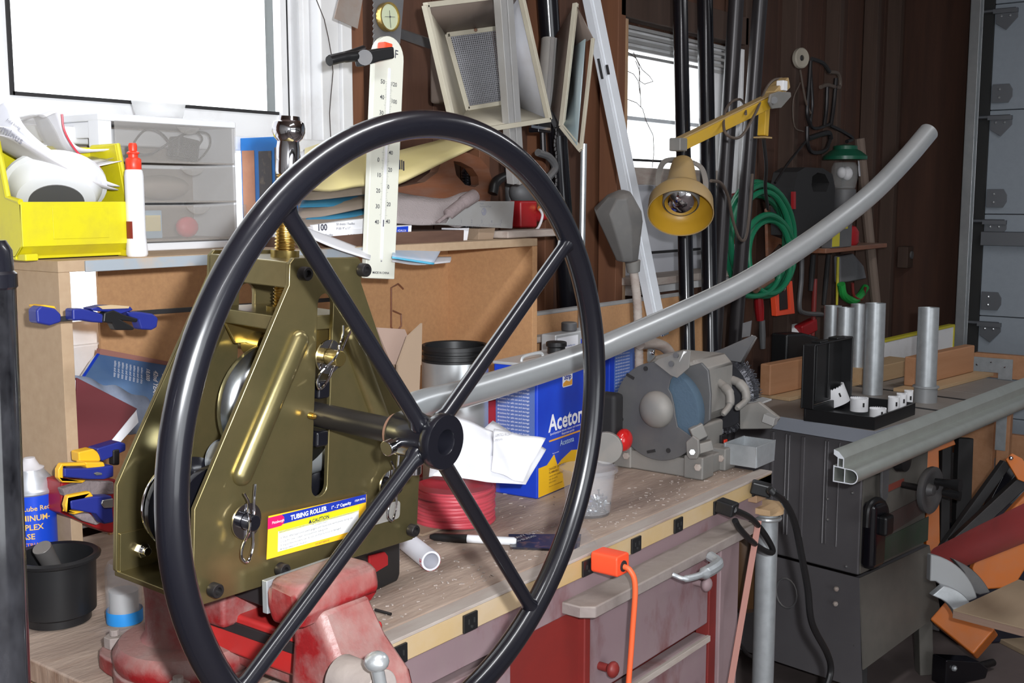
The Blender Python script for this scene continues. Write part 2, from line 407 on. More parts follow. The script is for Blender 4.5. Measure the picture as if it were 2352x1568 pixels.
g = MB(); gasket(g, gl, gr, gz, 2.5, 1.763); fin('gasket', g, 'black_matte', w1, smooth=False)
fin('pane', MB().box(((gl + gr) / 2, 1.782, (gz + 2.5) / 2), (gr - gl, .004, 2.5 - gz)), 'glass', w1, smooth=False)
fin('pane', MB().box(((gl + gr) / 2, 1.782, 1.44), (gr - gl, .004, .32)), 'glass', w1, smooth=False)
f = MB()
f.box((1.635, 1.73, 1.93), (.05, .05, 1.36)).box((1.675, 1.725, 1.93), (.03, .055, 1.36)).box((1.60, 1.75, 1.93), (.018, .03, 1.36))
fin('jamb_casing', f, 'white_paint', w1, bev=.003)
fin('window_sill', MB().box((.9, 1.72, 1.600), (1.62, .10, .028)), 'white_paint', w1, bev=.004)
fin('apron_board', MB().box((.9, 1.765, 1.09), (1.6, .03, .32)), 'white_paint', w1, bev=.003)
fin('apron_board', MB().box((1.58, 1.755, 1.42), (.14, .03, .34)), 'white_paint', w1, bev=.003)
# window_2
w2 = tag(bpy.data.objects.new('window_2', None), kind='structure'); COL.objects.link(w2)
f = MB()
for (x0, x1, z0, z1, y0, y1) in [(2.80, 2.815, 1.22, 2.0, 1.76, 1.80), (3.40, 3.53, 1.22, 2.0, 1.77, 1.80), (2.80, 3.53, 1.93, 2.0, 1.775, 1.8),
                                 (2.80, 3.53, 1.22, 1.262, 1.70, 1.80)]:
    f.box(((x0 + x1) / 2, (y0 + y1) / 2, (z0 + z1) / 2), (x1 - x0, y1 - y0, z1 - z0))
fin('window_frame', f, 'white_paint', w2, bev=.001)
for i in range(5):
    fin('head_track', MB().box((3.165, 1.745 + .006 * i, 1.985 - i * .018), (.72, .012, .009)), 'alu_dusty', w2, bev=.001)
fin('jamb_casing', MB().box((3.47, 1.74, 1.62), (.03, .03, .74)).box((3.525, 1.735, 1.62), (.02, .03, .74)), 'white_paint', w2, bev=.002)
fin('meeting_rail', MB().box((3.15, 1.765, 1.565), (.70, .03, .05)), 'board_worn', w2, bev=.002)
fin('meeting_rail', MB().box((3.15, 1.79, 1.735), (.70, .012, .012)), 'alu_white', w2, bev=.001)
g = MB().box((3.0, 1.762, 1.612), (.42, .006, .007)).box((3.1, 1.762, 1.335), (.60, .006, .008)); fin('gasket', g, 'black_matte', w2, smooth=False)
fin('pane', MB().box((3.12, 1.785, 1.77), (.62, .004, .36)), 'glass', w2, smooth=False)
fin('pane', MB().box((3.12, 1.782, 1.40), (.62, .004, .28)), mat('milky_pane', (.52, .52, .56), .5), w2, smooth=False)
fin('window_sill', MB().box((3.15, 1.70, 1.262), (.74, .12, .022)), 'board_worn', w2, bev=.002)
# cobweb strands and dead twigs hanging in window 2
tw = MB()
for pts in [[(1443, 120), (1462, 135), (1475, 160), (1492, 175), (1500, 187), (1480, 193), (1468, 185), (1470, 165), (1460, 140)],
            [(1440, 163), (1455, 170), (1466, 186), (1470, 215)], [(1441, 228), (1462, 236), (1476, 250), (1485, 280), (1500, 310), (1502, 350), (1498, 385)],
            [(1455, 120), (1468, 150), (1470, 200), (1472, 245)]]:
    tw.tube([ony(a, b, 1.735 + .01 * math.sin(a)) for a, b in pts], .0012, 5)
single('dead_vine', 'thin dead vine tendrils hanging inside the far window', 'vine', tw, 'wire_dark')
tw = MB(); tw.tube([ony(a, b, 1.70) for a, b in [(727, 0), (745, 45), (755, 90), (762, 130), (765, 165), (760, 220), (757, 260), (760, 320)]], .001, 5)
single('dry_strand', 'thin brown strand dangling down the white window jamb', 'vine', tw, 'wire_dark')
# wall_right with the sectional garage door
structure('wall_right', MB().box((5.45, -.6, 1.35), (.1, 5.2, 2.7)), 'dark_board', smooth=False)
dr = tag(bpy.data.objects.new('door_1', None), kind='structure'); COL.objects.link(dr)
zj = [onx(2300, yy, XD).z for yy in (728, 491, 252)]; ph = (zj[2] - zj[0]) / 2
y1d, y0d = 1.40, -1.9; zz = zj[0]
while zz - ph > -.1: zz -= ph
zz0 = max(zz, .0); edges = []
z = zz
while z < 2.6:
    a, b = max(z, 0), min(z + ph, 2.68)
    if b - a > .05: fin('door_panel', MB().box((XD + .03, (y0d + y1d) / 2, (a + b) / 2), (.04, y1d - y0d, b - a - .0025)), 'door_panel', dr, bev=.004)
    edges.append(z); z += ph
fin('door_stop', MB().box((XD + .04, 1.43, 1.35), (.06, .06, 2.7)), 'door_gasket', dr, bev=.003)
fin('stiffener_rail', MB().box((XD - .012, (y0d + y1d) / 2, onx(2300, 541, XD).z), (.04, y1d - y0d, .036)).box((XD - .03, (y0d + y1d) / 2, onx(2300, 548, XD).z), (.01, y1d - y0d, .06)), 'hinge_metal', dr, bev=.002)
fin('track', MB().box((XD - .06, 1.475, 1.35), (.05, .004, 2.7)).box((XD - .085, 1.455, 1.35), (.004, .04, 2.7)).box((XD - .035, 1.455, 1.35), (.004, .04, 2.7)).box((XD - .0, 1.478, 1.35), (.10, .004, 2.7)), 'galv', dr, bev=.001)
for ze in edges:
    for k, (zo, pl) in enumerate([(.07, [(0, -.04), (.07, -.04), (.085, -.015), (.085, .015), (.07, .04), (0, .04)]),
                                  (-.055, [(0, .02), (.09, .02), (.09, -.01), (.045, -.06), (0, -.03)])]):
        T = Matrix.Translation((XD - .004, 1.39, ze + zo)) @ YZ
        h = fin('hinge', MB().prism(pl, 0, .004, T), 'hinge_metal', dr, bev=.001)
        for py_ in (-.018, .018): fin('bolt', MB().sphere((XD - .009, 1.39 - (.03 if k == 0 else .022 + (py_ + .018)), ze + zo + (py_ if k == 0 else 0)), .006, 8), 'galv', h)
    fin('roller_bracket', MB().cyl((XD - .01, 1.46, ze - .03), (XD - .01, 1.31, ze - .03), .008).box((XD - .012, 1.35, ze - .035), (.02, .10, .018)), 'hinge_metal', dr)
# wooden cross brace with its metal plate on the door
br = thing('brace_board', 'brown wooden board with a punched metal plate in front of the garage door', 'board', TR((0, 0, 0)))
bx = 4.95
a, b = onx(2240, 808, bx), onx(2240, 862, bx)
fin('board', MB().box((bx, (a.y - 1.2) / 2, (a.z + b.z) / 2), (.036, a.y + 1.2, a.z - b.z)), 'fir', br, bev=.003)
a, b = onx(2175, 965, bx + .1), onx(2175, 1010, bx + .1)
fin('board', MB().box((bx + .06, .3, (a.z + b.z) / 2 - .03), (.03, 2.2, .11)), 'fir', br, bev=.003)
pl = MB().prism([(-.085, 0), (.085, 0), (.085, .085), (-.085, .085)], 0, .003, Matrix.Translation(onx(2275, 868, bx - .03)) @ YZ, holes=[[(-.03, .0001), (.03, .0001), (.03, .025), (-.03, .025)]])
pb = fin('metal_plate', pl, 'galv_dull', br, bev=.0005, label=None) if False else fin('metal_plate', pl, 'galv_dull', br)
pc = onx(2275, 855, bx - .035)
for dy in (-.055, .0, .055): fin('screw', MB().sphere((pc.x, pc.y + dy, pc.z + .045 - abs(dy) * .3), .005, 8), 'chrome', pb)
a, b = onx(2165, 1000, 4.6), onx(2165, 1500, 4.6)
po = thing('brace_post', 'upright tan post with a slotted zinc strip in front of the garage door', 'post', TR((0, 0, 0)))
pa = onx(2215, 1000, 4.75)
fin('post', MB().box((4.79, onx(2232, 1100, 4.75).y, .36), (.04, .14, .80)).box((4.83, onx(2290, 1100, 4.75).y, .36), (.04, .05, .80)), 'fir', po, bev=.003)
zc = onx(2299, 990, 4.72); zb = onx(2299, 1022, 4.72)
fin('zinc_strip', MB().box((4.72, zc.y, (zc.z + zb.z) / 2 + .05), (.004, .04, .2)), 'galv_dull', po, bev=.001)
# electrical box on the dark wall
q = ony(2080, 590, 1.76)
eb = thing('electrical_box', 'small dusty outlet box on the dark boards beside the garage door', 'outlet box', TR((q.x, q.y, q.z)))
fin('box', MB().box((0, 0, 0), (.09, .05, .10)), 'stud_dark', eb, bev=.004); fin('outlet', MB().cyl((0, -.025, .01), (0, -.032, .01), .018), 'grey_dark', eb)
# ================================================================ workbench
BZ = .93
b = thing('workbench', 'long wooden workbench with worn dusty top and mauve painted drawers', 'workbench', TR((0, 0, 0)))
fin('bench_top', MB().box((1.44, 1.36, .915), (1.46, .70, .03)), 'bench_wood', b, bev=.003)
fin('end_board', MB().box((.735, 1.36, .83), (.03, .68, .14)), 'bench_end', b, bev=.002)
fin('front_edge', MB().box((1.44, 1.004, .912), (1.46, .012, .02)), 'board_worn', b, bev=.002)
fin('apron', MB().box((1.44, 1.0, .868), (1.46, .022, .062)), 'mauve', b, bev=.002)
fin('end_block', MB().box((2.135, .985, .905), (.07, .03, .05)), 'bench_end', b, bev=.002)
# lower carcass
c = MB(); c.box((.98, 1.02, .42), (.50, .02, .84)); fin('side_panel', c, 'wood_dark', b, bev=.002)
fin('red_panel', MB().box((1.38, 1.005, .42), (.23, .03, .84)).box((1.487, .992, .42), (.018, .03, .84)), 'maroon_paint', b, bev=.003)
fin('cross_board', MB().box((1.05, 1.0, .80), (.48, .03, .05)), 'mauve', b, bev=.002)
fin('carcass', MB().box((1.77, 1.35, .42), (.56, .64, .83)), 'maroon_paint', b, bev=.003)
fin('face_frame', MB().box((2.01, 1.0, .42), (.075, .04, .82)).box((1.966, .99, .42), (.02, .03, .82)), 'mauve_clean', b, bev=.003)
fin('face_stile', MB().box((1.94, .997, .42), (.03, .03, .82)), 'maroon_paint', b, bev=.002)
for k, (z0, z1) in enumerate([(.675, .838), (.47, .652), (.24, .45), (.02, .22)]):
    d = fin('drawer', MB().box((1.71, 1.0, (z0 + z1) / 2), (.43, .03, z1 - z0)), 'mauve', b, bev=.004)
    e = MB(); e.box((1.71, .982, z1 - .006), (.43, .008, .012)); fin('drawer_lip', e, 'board_worn', d, bev=.001)
    kx = [1.535, 1.87] if k else [1.535, 1.865]
    for j, xx in enumerate(kx):
        zz = (z0 + z1) / 2 + (.0 if k else (-.035, .02)[j])
        kb = MB().cyl((xx, .985, zz), (xx, .968, zz), .007).sphere((xx, .958, zz), .014, 14, (1, .7, 1))
        fin('knob', kb, 'maroon_paint' if j == 0 else 'mauve_clean', d)
# pull-out board with its worn metal edge and handle
l = MB(); l.prism([(1.43, .955), (1.445, .935), (2.02, .935), (2.035, .96), (2.035, 1.0), (1.43, 1.0)], .842, .862)
fin('pull_out_board', l, 'iron_dust', b, bev=.003)
h = MB().tube(spline([(1.69, .935, .848), (1.70, .915, .842), (1.75, .905, .840), (1.81, .908, .842), (1.825, .935, .848)]), [.004] * 8 + [.006] * 8 + [.011] * 8 + [.010] * 8 + [.007], 10)
fin('handle', h, 'galv_dull', b)
fin('bench_leg', MB().box((.80, 1.08, .43), (.07, .07, .86)).box((.80, 1.64, .43), (.07, .07, .86)).box((2.12, 1.64, .43), (.07, .07, .86)), 'wood_dark', b, bev=.003)
p = thing('pipe_leg', 'round galvanized steel post standing under the right bench corner', 'post', TR((ony(1763, 1180, .985).x, .985, 0)))
fin('post', MB().cyl((0, 0, 0), (0, 0, .84), .023), 'galv_dull', p); fin('flange', MB().cyl((0, 0, .84), (0, 0, .8475), .034).box((-.012, -.004, .853), (.08, .05, .012)), 'fir_pale', p)
fin('clamp_ring', MB().tube([(.026 * math.cos(a * PI / 8), .026 * math.sin(a * PI / 8), .828) for a in range(16)], .005, 8, closed=True), 'galv', p)
# power strip along the front edge
ps = thing('power_strip', 'long dusty yellow power strip with black outlets on the bench front edge', 'power strip', TR((.80, .98, .905)))
fin('strip_body', MB().box((.68, .003, .009), (1.38, .026, .032)), 'strip_yellow', ps, bev=.002)
fin('strip_cover', MB().box((.68, .004, .0275), (1.38, .030, .005)), 'board_worn', ps, bev=.001)
for px_ in (918, 1082, 1352, 1463, 1560, 1650, 1738):
    yy = 1485 - .453 * (px_ - 918); q = ony(px_, yy, .966); X = q.x - .80
    o = fin('outlet', MB().box((X, -.0125, .008), (.030, .004, .026)), 'black_plastic', ps, bev=.001)
    s = MB()
    for dx in (-.006, .006): s.box((X + dx, -.0152, .010), (.002, .0015, .007))
    s.cyl((X, -.0146, .002), (X, -.016, .002), .0022, n=10); fin('slots', s, 'door_gasket', o, smooth=False)
# orange plug and cord, black plugs and cords
q = ony(1385, 1300, .95)
op = thing('orange_extension_plug', 'bright orange extension cord plugged into the yellow strip', 'plug', TR((q.x, .962, q.z + .01)))
fin('plug_body', MB().prism(rrect(-.019, -.017, .019, .017, .006), 0, .05, XZ), 'orange_plug', op, bev=.003)
fin('cord_hole', MB().cyl((0, -.050, -.002), (0, -.0515, -.002), .009), 'black_matte', op)
fin('cord', MB().tube(spline([(0, -.046, -.002), (.002, -.062, -.008), (.004, -.07, -.035), (.003, -.066, -.12), (-.004, -.06, -.30), (-.006, -.06, -.60), (.02, -.08, -.90)]), .0046, 12), 'orange_cord', op)
for lab, pxy, cords in [('black plug with cord drooping below the pinkish end of the strip', (1662, 1160), [(1690, 1172), (1725, 1190), (1755, 1225), (1775, 1262), (1765, 1268), (1735, 1250), (1700, 1215), (1688, 1195)]),
                        ('upper black plug whose thick cord falls to the floor in front of the saw', (1738, 1118), [(1772, 1128), (1800, 1150), (1825, 1200), (1840, 1270), (1855, 1350), (1865, 1430), (1900, 1500), (1908, 1540), (1895, 1590)])]:
    a = ony(*pxy, .955); pg = thing('black_plug', lab, 'plug', TR(a))
    d0 = ony(cords[0][0], cords[0][1], .93) - a
    fin('plug_body', MB().bar((0, .012, 0), d0, .030, .026), 'black_plastic', pg, bev=.004)
    thick = .0075 if pxy[0] > 1700 else .0062
    pts = [d0 * .9] + [ony(u, v, .93 if pxy[0] < 1700 else .90) - a for u, v in cords]
    fin('strain_relief', MB().tube([d0 * .85, pts[1] * .6 + d0 * .5], [.010, thick], 10), 'black_plastic', pg)
    fin('cord', MB().tube(spline(pts), thick, 10), 'black_plastic', pg)
# ================================================================ particle board shelf
xL, xR, yF, yB, zT = .862, 1.985, 1.443, 1.70, 1.414
s = thing('bench_shelf', 'open particle board shelf unit standing at the back of the bench', 'shelf', TR((xL, yF, BZ)))
w_, d_, h_ = xR - xL, yB - yF, zT - BZ
fin('side_panel', MB().box((.009, d_ / 2, h_ / 2 - .008), (.018, d_, h_ - .016)), 'mdf_outer', s, bev=.001)
fin('side_panel', MB().box((w_ - .009, d_ / 2, h_ / 2 - .008), (.018, d_, h_ - .016)), 'mdf', s, bev=.001)
fin('shelf_top', MB().box((w_ / 2, d_ / 2, h_ - .008), (w_, d_, .016)), 'mdf_outer', s, bev=.001)
fin('front_trim', MB().box((w_ * .29 + .02, -.002, h_ - .009), (w_ * .58 - .04, .004, .016)), 'shelf_edge', s, bev=.001)
xb = ony(213, 700, 1.685).x - xL
fin('back_panel', MB().box(((w_ + xb) / 2, d_ - .015, h_ / 2 - .009), (w_ - xb - .02, .006, h_ - .019)), 'mdf', s)
dx_ = ony(1048, 700, 1.60).x - xL
qs = ony(1044, 700, 1.68); fin('corner_strip', MB().box((qs.x - xL, d_ - .022, h_ / 2 - .01), (.012, .008, h_ - .02)), 'mdf_edge', s)
# stencilled 6 on the back panel
six = MB(); qq = ony(908, 718, yF + d_ - .019) - V((xL, yF, BZ))
six.tube([(qq.x + .026, qq.y, qq.z + .050), (qq.x + .01, qq.y, qq.z + .062), (qq.x - .012, qq.y, qq.z + .055), (qq.x - .014, qq.y, qq.z - .03), (qq.x, qq.y, qq.z - .045), (qq.x + .018, qq.y, qq.z - .03), (qq.x + .018, qq.y, qq.z - .005), (qq.x - .008, qq.y, qq.z + .005)], .0022, 6)
fin('pencilled_number', six, 'wood_red', s)
bb = thing('back_board', 'tan particle board with a rounded end standing behind the grinder', 'board', TR((0, 0, 0)))
za = ony(1300, 715, 1.55).z; x0 = 2.02; x1 = ony(1622, 800, 1.55).x; T = Matrix.Translation((0, 1.55, 0)) @ XZ
fin('board', MB().prism([(x0, BZ)] + [(x1, BZ)] + [(x1 + (0 if a > 0 else 0), 0) for a in []] + arc(x1 - .12, za - .12, .12, 0, 90, 8) + [(x0, za)], -.016, 0, T), 'mdf', bb)
e = MB(); e.tube([(x0, 1.558, za), (x1 - .12, 1.558, za)] + [(p[0], 1.558, p[1]) for p in arc(x1 - .12, za - .12, .12, 90, 0, 8)] + [(x1, 1.558, BZ)], .0085, 8)
fin('dusty_edge', e, 'alu_dusty', bb)
q = ony(1300, 765, 1.53)
fin('ledge', MB().box((2.12, 1.52, q.z), (.25, .03, .014)), 'board_worn', bb, bev=.002)
q = ony(1497, 810, 1.53); st = fin('steel_tab', MB().prism(rrect(-.018, -.028, .018, .024, .012), 0, .003, Matrix.Translation((q.x, 1.534, q.z)) @ XZ), 'galv_dull', bb)
fin('bolt', MB().sphere((q.x, 1.528, q.z), .007, 10), 'chrome', st)
# ================================================================ bench vise
v = thing('bench_vise', 'big dusty red iron vise bolted to the bench front, gripping the roller', 'vise', TR((.80, 1.10, BZ)))
bs = MB(); star = []
for k in range(48):
    a = 2 * PI * k / 48; r = .085 + .038 * max(0, math.cos(3 * (a - math.radians(108)))) ** 1.5; star.append((r * math.cos(a), r * math.sin(a)))
bs.prism(star, 0, .022); fin('base', bs, 'vise_red', v, bev=.004)
fin('swivel_disc', MB().lathe([(0, .022), (.082, .022), (.085, .028), (.085, .040), (.078, .050), (.050, .054), (0, .055)], 40), 'vise_red', v)
fin('column', MB().lathe([(.050, .052), (.043, .062), (.042, .10), (.046, .15), (0, .15)], 28, Matrix.Translation((-.005, 0, 0))), 'vise_red', v)
for a in (108, 228):
    X, Y = .105 * math.cos(math.radians(a)), .105 * math.sin(math.radians(a))
    fin('bolt', MB().cyl((X, Y, .022), (X, Y, .036), .013, n=6).cyl((X, Y, .036), (X, Y, .044), .006, n=10), 'iron_dust', v, bev=.001)
fin('fixed_jaw', MB().box((.03, -.045, .115), (.10, .10, .06)).box((.045, -.035, .15), (.12, .03, .05)), 'vise_red', v, bev=.006)
# sliding bar and front jaw
fin('slide_bar', MB().box((.045, -.12, .072), (.09, .24, .05)), 'vise_bar', v, bev=.005)
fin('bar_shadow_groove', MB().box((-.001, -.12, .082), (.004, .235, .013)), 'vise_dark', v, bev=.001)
fin('bar_underside', MB().box((.045, -.14, .040), (.07, .25, .02)), 'vise_red', v, bev=.004)
jw = MB()   # front jaw: hammer-shaped head over a tapering body
def hull(mb, secs):                # connect equal-length rings
    n = len(secs[0]); o = [q for s_ in secs for q in s_]; fs = [tuple(range(n))[::-1], tuple((len(secs) - 1) * n + i for i in range(n))]
    for k in range(len(secs) - 1):
        for i in range(n): j = (i + 1) % n; fs.append((k * n + i, k * n + j, (k + 1) * n + j, (k + 1) * n + i))
    return mb.add(o, fs)
def ringxy(x0, x1, y0, y1, z, c=.008): return [(x0 + c, y0, z), (x1 - c, y0, z), (x1, y0 + c, z), (x1, y1 - c, z), (x1 - c, y1, z), (x0 + c, y1, z), (x0, y1 - c, z), (x0, y0 + c, z)]
jx = -.800; jy = -1.10; jz = -BZ
def J(x0, x1, y0, y1, z): return ringxy(x0 - .80, x1 - .80, y0 - 1.10, y1 - 1.10, z - BZ)
hull(jw, [J(.752, .862, .848, .895, 1.060), J(.750, .868, .838, .900, 1.078), J(.750, .868, .842, .900, 1.096), J(.758, .860, .850, .895, 1.106)])
hull(jw, [J(.765, .855, .770, .885, .960), J(.768, .858, .785, .885, 1.0), J(.772, .852, .815, .885, 1.035), J(.775, .85, .84, .89, 1.075)])
fin('front_jaw', jw, 'vise_red', v, bev=.006)
fin('jaw_plate', MB().box((.009, -.200, .155), (.112, .008, .036)), 'galv_dull', v, bev=.001)
bo = V((.838 - .80, .770 - 1.10, 1.002 - BZ))
bo = ony(848, 1578, .765) - V((.80, 1.10, BZ))
fin('screw_boss', MB().cyl(bo + V((0, .04, 0)), bo + V((0, -.018, 0)), .024, .022, 28), 'iron_dust', v, bev=.002)
hb = ony(865, 1528, .735) - V((.80, 1.10, BZ))
fin('handle', MB().cyl(hb, hb + V((.05, .0, -.22)), .0065).sphere(hb + V((0, 0, .004)), .0125, 16, (1, 1, .8)), 'galv', v)
# ================================================================ tubing roller
def rotm(yaw, roll, pit): return Matrix.Rotation(yaw, 4, 'Z') @ Matrix.Rotation(roll, 4, 'Y') @ Matrix.Rotation(pit, 4, 'X')
RM = Matrix.Translation((.8455, .92, 1.0861)) @ rotm(.0181, .0353, .0412); RI = RM.inverted()
def loc(px, py, Y, Mx=RM):
    Mi = Mx.inverted(); o = Mi @ CO; d = Mi.to_3x3() @ ray(px, py); return o + d * ((Y - o.y) / d.y)
R = thing('tubing_roller', 'gold zinc plated tube roller with two tapered plates held in the vise', 'tubing roller', RM)
Wd, h1, Ht, wt, h2, D = .3414, .1018, .3503, .1087, .0284, .1341
out = [(-Wd / 2 + .008, 0), (Wd / 2 - .008, 0), (Wd / 2, .008), (Wd / 2, h1), (wt / 2, Ht - h2), (wt / 2, Ht - .006), (wt / 2 - .006, Ht), (-wt / 2 + .006, Ht), (-wt / 2, Ht - .006), (-wt / 2, Ht - h2), (-Wd / 2, h1), (-Wd / 2, .008)]
slot = arc(0, .0955, .0115, 180, 360, 8) + arc(0, .300, .0115, 0, 180, 8)
for k, Y in enumerate((0, D)):
    pn = MB(); pn.prism(out, 0, -.006 if k == 0 else .006, Matrix.Translation((0, Y, 0)) @ XZ, holes=[slot[::-1]])
    sp = fin('side_plate', pn, 'zinc', R, bev=.0012)
    for sg in (-1, 1):               # pressed stiffening ribs
        a = V((sg * .039, Y - (.001 if k == 0 else -.001), .262)); c_ = V((sg * .112, a.y, .128))
        rb = MB(); n = 14; dv = (c_ - a).normalized(); pts = []; rs = []
        for i in range(7): t = PI / 2 * i / 6; pts.append(a - dv * .012 * math.cos(t)); rs.append(max(.0005, .0125 * math.sin(t)))
        for i in range(7): t = PI / 2 * i / 6; pts.append(c_ + dv * .012 * math.sin(t)); rs.append(max(.0005, .0125 * math.cos(t)))
        rb.tube(pts, rs, 18); rb.v = [(p[0], (p[1] - Y) * .75 + Y, p[2]) for p in rb.v]
        fin('rib', rb, 'zinc', sp, ang=60)
    def capscrew(x, z):
        y = Y
        cs = MB().lathe([(0, 0), (.0075, 0), (.0075, .0085), (.0068, .0095), (.0042, .0095), (.0042, .004), (0, .004)], 20, axis((x, y - .006, z), (x, y - .03, z)))
        return cs
    if k == 0:
        for x, z in [(-.042, .3345), (.047, .337), (-.061, .0165), (-.151, .0165), (.151, .0165)]: fin('cap_screw', capscrew(x, z), 'dark_steel', sp)
fin('top_block', MB().box((0, D / 2, .332), (wt, D - .008, .028)), 'zinc', R, bev=.002)
fin('base_plate', MB().box((0, D / 2, .004), (Wd - .004, D - .001, .006)), 'zinc', R, bev=.001)
fin('end_bracket', MB().box((-.14, D - .006, .026), (.055, .005, .045)), 'zinc', R, bev=.001)
fin('bracket_bolt', MB().cyl((-.142, D - .008, .026), (-.142, D - .016, .026), .0085, n=6).cyl((-.142, D - .016, .026), (-.142, D - .022, .026), .005, n=14), 'chrome', R, bev=.0008)
fin('clamping_bar', MB().box((-.015, D / 2 - .002, -.021), (.06, .118, .041)), 'vise_dark', R, bev=.002)
fin('slide_block', MB().box((0, D / 2, .279), (.105, D - .01, .016)), 'zinc', R, bev=.0015)
for sx in (-1, 1):
    fin('block_cheek', MB().prism([(-.03, .245), (.03, .245), (.046, .271), (-.046, .271)], 0, .004, Matrix.Translation((0, D / 2 + sx * .048, 0)) @ XZ), 'zinc_bright', R, bev=.001)
# press screw
pr = [(0, .275)]; z = .276
while z < .4405: pr += [(.0118, z), (.0118, z + .0008), (.0102, z + .0020), (.0102, z + .0026)]; z += .0038
pr += [(.0102, .4405), (0, .4405)]
fin('press_screw', MB().lathe(pr, 24, Matrix.Translation((0, D / 2, 0))), 'brass', R, ang=25)
fin('screw_cap', MB().lathe([(0, .438), (.0125, .438), (.0132, .441), (.0132, .466), (.0120, .474), (.0158, .478), (.0182, .4845), (.0182, .4895), (.0165, .495), (.0125, .497), (.0115, .5015), (0, .5015)], 36, Matrix.Translation((0, D / 2, 0))), 'chrome', R)
fin('nut', MB().cyl((0, D / 2, .346), (0, D / 2, .354), .016, n=28).cyl((0, D / 2, .287), (0, D / 2, .291), .019), 'zinc_bright', R)
# dies on their axles
def die(name, c, r, g, m, hw=.026):
    prof = [(.008, -hw)] + [(r * .99, -hw), (r, -hw + .003)] + [(r - g * math.sin(PI * i / 10), -(hw - .007) * math.cos(PI * i / 10)) for i in range(11)] + [(r, hw - .003), (r * .99, hw), (.008, hw)]
    return fin(name, MB().lathe(prof, 48, axis((c[0], D / 2, c[1]), (c[0], D / 2 + 1, c[1]))), m, R)
die('drive_die', (0, .176), .070, .0185, 'steel')
die('lower_die', (-.110, .078), .052, .0185, 'black_paint'); die('lower_die', (.110, .078), .052, .0185, 'black_paint')
fin('gold_axle', MB().cyl((0, -.014, .2425), (0, D + .01, .2425), .0088).cyl((0, .012, .2425), (0, .040, .2425), .015).cyl((0, D - .042, .2425), (0, D - .014, .2425), .015), 'zinc_bright', R)
def pinset(x, z, m, L=.016, clip=True, rot=0):
    pn = fin('pin', MB().cyl((x, -.006 - L, z), (x, D + .012, z), .0088, n=24), m, R, bev=.0015)
    fin('washer', MB().lathe([(.0095, 0), (.019, 0), (.019, .002), (.0095, .002), (.0095, 0)], 32, axis((x, -.0062, z), (x, -1, z))), 'chrome', pn)
    if clip:
        y = -.006 - L * .6; pts = []
        P2 = [(.004, .040), (.003, .024), (.0035, .012), (.0025, .002), (.003, -.012), (.0035, -.024), (.001, -.034), (-.006, -.040), (-.013, -.035), (-.014, -.026), (-.010, -.016), (-.0105, -.006), (-.009, .004), (-.006, .012), (-.007, .024), (-.013, .034)]
        cr, sr = math.cos(rot), math.sin(rot)
        pts = spline([(x + a * cr - c * sr, y - (.009 if -.012 < c < .012 else .003) * (1 if a < 0 else 0), z + a * sr + c * cr) for a, c in P2], 5)
        fin('hitch_clip', MB().tube(pts, .0014, 8), 'chrome', pn)
    return pn
pinset(0, .2425, 'zinc_bright', .020, True, -.55); pinset(-.110, .0795, 'black_paint', .014); pinset(.110, .0795, 'black_paint', .014)
for x in (-.1, .1): fin('rim_washer', MB().cyl((x * 1.1, D - .028, .0775), (x * 1.1, D - .032, .0775), .047, n=40), 'chrome', R, bev=.001)
fin('key_block', MB().box((0, .012, .205), (.018, .03, .02)), 'black_paint', R, bev=.003); fin('key_block', MB().box((0, .012, .150), (.018, .03, .018)), 'black_paint', R, bev=.003)
fin('grease_fitting', MB().cyl((-.024, -.006, .180), (-.024, -.012, .180), .0035, n=12).sphere((-.024, -.013, .180), .003, 8), 'brass', R)
# small clear hang tab behind the spoke
fin('clear_tab', MB().prism(rrect(.078, .036, .128, .058, .005), 0, .0008, Matrix.Translation((0, -.007, 0)) @ XZ), 'frosted', R)
# printed label
lb = fin('caution_label', MB().prism([(-.0805, .0315), (.0695, .0295), (.0695, .0755), (-.0795, .0785)], 0, .0005, Matrix.Translation((0, -.0061, 0)) @ XZ), 'label_orange', R, smooth=False)
LT = Matrix.Translation((0, -.0068, 0)) @ Matrix.Rotation(-.012, 4, 'Y') @ XZ
def flat(name, pts, m, T, dz=0): return fin(name, MB().prism(pts, dz, dz + .00015, T), m, lb, smooth=False)
flat('blue_band', [(-.0795, .0670), (.0695, .0655), (.0695, .0752), (-.0795, .0778)], 'label_blue', LT)
flat('red_patch', [(-.0800, .0655)] + [(-.060, .0655)] + arc(-.063, .0715, .0062, -70, 80, 8) + [(-.0800, .0776)], 'label_red', LT, .0002)
flat('yellow_panel', [(-.064, .0575), (.058, .0565), (.058, .0640), (-.064, .0650)], 'label_yellow', LT, .0001)
flat('white_panel', [(-.065, .0375), (.058, .0355), (.058, .0585), (-.065, .0600)], 'label_white', LT, .0001)
LT2 = LT @ Matrix.Translation((0, 0, .0006))
printing(lb, [('TUBING ROLLER', -.048, .0690, .0072, 'LEFT', .00022), ('1" - 2" Capacity', .0125, .0686, .0050, 'LEFT', .0001), ('ITEM 99736', .0505, .0695, .0034)], 'label_white', LT2)
printing(lb, [('Pittsburgh', -.0745, .0700, .0042)], 'label_white', LT2 @ Matrix.Translation((0, 0, .0002)))
printing(lb, [('\u25B2CAUTION' if False else 'CAUTION', -.003, .0592, .0058, 'CENTER', .0002)], 'ink', LT2)
flat('warning_triangle', [(-.0215, .0594), (-.0165, .0594), (-.019, .0638)], 'ink', LT2)
